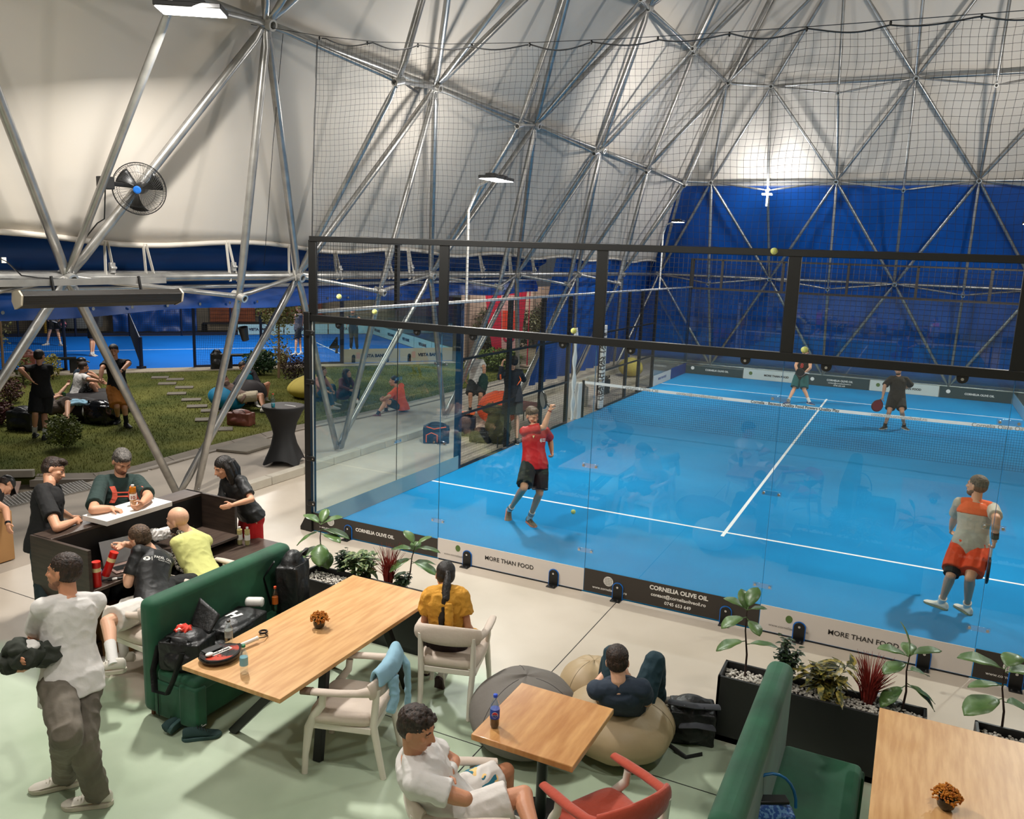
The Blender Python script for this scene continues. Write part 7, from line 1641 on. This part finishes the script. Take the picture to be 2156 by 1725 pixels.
# seen through the glass
bp_=atZ(742,850)
J=person('woman in maroon hoodie and black trousers sitting cross legged on the lawn',bp_,(722,830,.2),(727,797,-1),(731,786,-1),40,fyaw=60,fp=-8,
 arms=dict(L=[(745,812,-1),(750,823,-1)],R=[(718,815,-1),(745,825,-1)]),legs=dict(L=[(752,822,1),(748,845,-1)],R=[(738,822,-1),(752,842,-1)]),toes=dict(L=30,R=20),
 s=.95,skin='a',hair='brown',style='long',fem=1,top=dict(m=fabric('maroon hoodie',(88,42,44)),sleeve=1.9,loose=.03,name='hoodie'),bottom=dict(kind='trousers',m=m_bt),shoes=(m_wshoe,m_wsole))
bp_=atZ(690,860)
J=person('woman in pink top and blue jeans sitting on the lawn behind the leaning tube',bp_,(680,825,.1),(672,795,-1),(681,780,-1),60,fyaw=60,fp=0,
 arms=dict(L=[(692,812,1),(700,822,1)],R=[(675,815,-1),(690,825,-1)]),legs=dict(L=[(700,815,1),(703,850,1)],R=[(690,822,-1),(700,856,-1)]),toes=dict(L=80,R=80),
 s=.95,skin='a',hair='brown',style='long',fem=1,top=dict(m=fabric('dusty pink top',(176,124,112)),sleeve=1.8,loose=.02),bottom=dict(kind='trousers',m=fabric('blue jeans',(24,70,92))),shoes=(m_wshoe,m_wsole))
bp_=atZ(652,838)
J=person('person in dark grey top sitting with back turned behind the yellow bean bag',bp_,(640,820,.3),(645,793,1),(650,778,1),160,fyaw=150,
 arms=dict(L=[(630,812,1),(640,825,1)],R=[(660,812,1),(655,828,1)]),legs=dict(L=[(660,812,1),(665,840,1)],R=[(665,815,1),(670,842,1)]),
 s=.95,skin='a',hair='black',top=dict(m=fabric('charcoal top',(46,44,48)),sleeve=1.5,loose=.03),bottom=dict(kind='trousers',m=m_bt),shoes=(m_bshoe,m_wsole))
bp_=atZ(838,866)
J=person('man in bright orange tee and dark shorts sitting on the path edge',bp_,(845,853,.0),(836,817,-1),(828,800,1),-130,fyaw=-95,fp=0,
 arms=dict(L=[(818,835,-1),(806,842,1)],R=[(830,838,1),(808,838,1)]),legs=dict(L=[(812,845,-1),(795,872,-1)],R=[(818,840,1),(812,866,-1)]),toes=dict(L=-90,R=-80),
 s=1.0,skin='c',hair='black',top=dict(m=fabric('bright orange tee',(226,88,48)),sleeve=.75,hem=.12,loose=.025),bottom=dict(kind='shorts',m=fabric('petrol shorts',(24,38,42)),len=.7,loose=.02),socks=(m_bs,.07),shoes=(mat('burgundy trainer',(100,32,40),.6),m_wsole))
bp_=atZ(1003,866)
J=person('man in white tee and dark shorts standing behind the side mesh carrying a green jacket',bp_,(1003,802,0),(999,750,-1),(1000,735,-1),5,fyaw=0,fp=5,
 arms=dict(L=[(1020,775,-1),(1018,798,-1)],R=[(982,775,-1),(981,800,-1)]),legs=dict(L=[(1012,832,-1),(1008,860,'g')],R=[(990,832,-1),(990,862,'g')]),
 s=1.0,skin='c',hair='brown',top=dict(m=m_wt,sleeve=.7,hem=.1,loose=.025),bottom=dict(kind='shorts',m=fabric('dark grey shorts',(38,42,42)),len=.9,loose=.04),socks=(m_bs,.06),shoes=(m_bshoe,m_wsole))
t=thing('jacket','dark green jacket hanging from the arm of the man behind the mesh','jacket',J['wL']); g=MB(); g.ell(J['wL']-V((0,0,.12)),(.12,.1,.24)); finish(fuse(g,.014,2,.02,9),'cloth',fabric('bottle green cloth',(18,56,50)),t)
bp_=atZ(1078,935)
J=person('man in navy jacket with orange stripes standing behind the side mesh',bp_,(1080,832,0),(1078,762,-1),(1080,745,1),-160,fyaw=-130,fp=-5,
 arms=dict(L=[(1052,795,-1),(1058,765,1)],R=[(1103,800,1),(1075,780,1)]),legs=dict(L=[(1068,885,1),(1068,928,'g')],R=[(1088,885,1),(1088,928,'g')]),
 s=1.0,skin='c',hair='black',top=dict(m=fabric('navy jacket cloth',(18,24,34)),sleeve=1.9,hem=.14,loose=.03,name='jacket'),bottom=dict(kind='shorts',m=fabric('dark grey shorts',(38,42,42)),len=.9,loose=.04),socks=(m_bs,.06),shoes=(m_bshoe,m_wsole))
m_ot=mat('orange trim',(225,95,35),.5)
MB().tube([J['sR']-J['cf']*.09-J['ss']*-.08,J['sR']-J['cf']*.13+J['ss']*.03-J['u']*.15,J['pel']-J['cf']*.15-J['ss']*.04+J['u']*.2],.009,5).tube([J['eL']-J['cf']*.06+J['u']*.06,J['eL']-J['cf']*.07-J['u']*.04],.018,5).build('orange_stripe',m_ot,J['t'])
# outdoor court players
bp_=atZ(115,727)
J=person('outdoor player at the left, only black shorts and legs visible, holding a racket',bp_,(113,672,0),(110,628,-1),(108,612,-1),20,
 arms=dict(L=[(122,655,-1),(125,672,-1)],R=[(98,655,-1),(100,672,-1)]),legs=dict(L=[(121,700,-1),(128,725,'g')],R=[(105,700,-1),(99,723,'g')]),toes=dict(L=60,R=-60),
 s=1.0,skin='a',top=dict(m=fabric('grey sports tee',(90,90,96))),bottom=dict(kind='shorts',m=m_bt,len=.8,loose=.03),socks=(m_ws,.1),shoes=(m_wshoe,m_wsole))
racket('black and pink padel racket of the outdoor player at the left',atP(132,683,bp_,-.2),camdir(bp_,-80,-20),camdir(bp_,0),mat('pink black face',(30,26,28),.4,rgb2=(210,120,120),vs=10,sharp=(.5,.55)),m_black,s=1,holes=False)
bp_=atZ(195,748)
J=person('outdoor player with bottle mostly hidden behind the leaning tube, white red shoes',bp_,(196,690,0),(200,640,-1),(200,622,-1),40,
 arms=dict(L=[(205,665,1),(200,690,-1)],R=[(190,665,-1),(196,690,-1)]),legs=dict(L=[(197,720,-1),(196,745,'g')],R=[(192,720,-1),(192,746,'g')]),
 s=1.0,skin='c',top=dict(m=m_bt),bottom=dict(kind='shorts',m=m_bt,len=.8),socks=(m_ws,.06),shoes=(m_wshoe,mat('red sole',(170,30,40),.6)))
bp_=atZ(628,745)
J=person('outdoor player whose white shoes show behind the young tree',bp_,(628,690,0),(630,640,1),(630,625,1),-60,
 arms=dict(L=[(620,665,1),(622,690,1)],R=[(638,665,1),(636,690,1)]),legs=dict(L=[(623,718,-1),(622,743,'g')],R=[(632,718,-1),(634,743,'g')]),
 s=1.0,skin='c',top=dict(m=fabric('grey sports tee',(90,90,96))),bottom=dict(kind='shorts',m=fabric('dark grey shorts',(38,42,42)),len=.9),socks=(m_ws,.06),shoes=(m_wshoe,m_wsole))
bp_=atZ(746,738)
J=person('outdoor player in dark teal tee and black leggings by fence number 4',bp_,(744,692,0),(743,650,-1),(741,636,-1),-5,
 arms=dict(L=[(757,670,-1),(754,682,-1)],R=[(731,670,-1),(730,686,-1)]),legs=dict(L=[(750,712,-1),(752,735,'g')],R=[(740,712,-1),(739,733,'g')]),toes=dict(L=30,R=-30),
 s=.98,skin='b',hair='black',beard='black',top=dict(m=fabric('dark teal tee',(24,40,50)),loose=.02),bottom=dict(kind='trousers',m=m_bt,loose=.008,len=.85),socks=(m_bs,.06),shoes=(m_wshoe,m_wsole))
vs_=SC.view_settings; vs_.view_transform='Standard'; vs_.look='None'; vs_.gamma=1; vs_.use_curve_mapping=False; vs_.exposure=EXPO
cy=SC.cycles; cy.max_bounces=7; cy.diffuse_bounces=4; cy.glossy_bounces=3; cy.transmission_bounces=4; cy.transparent_max_bounces=16; cy.caustics_reflective=False; cy.caustics_refractive=False
try: cy.adaptive_threshold=.02
except Exception: pass
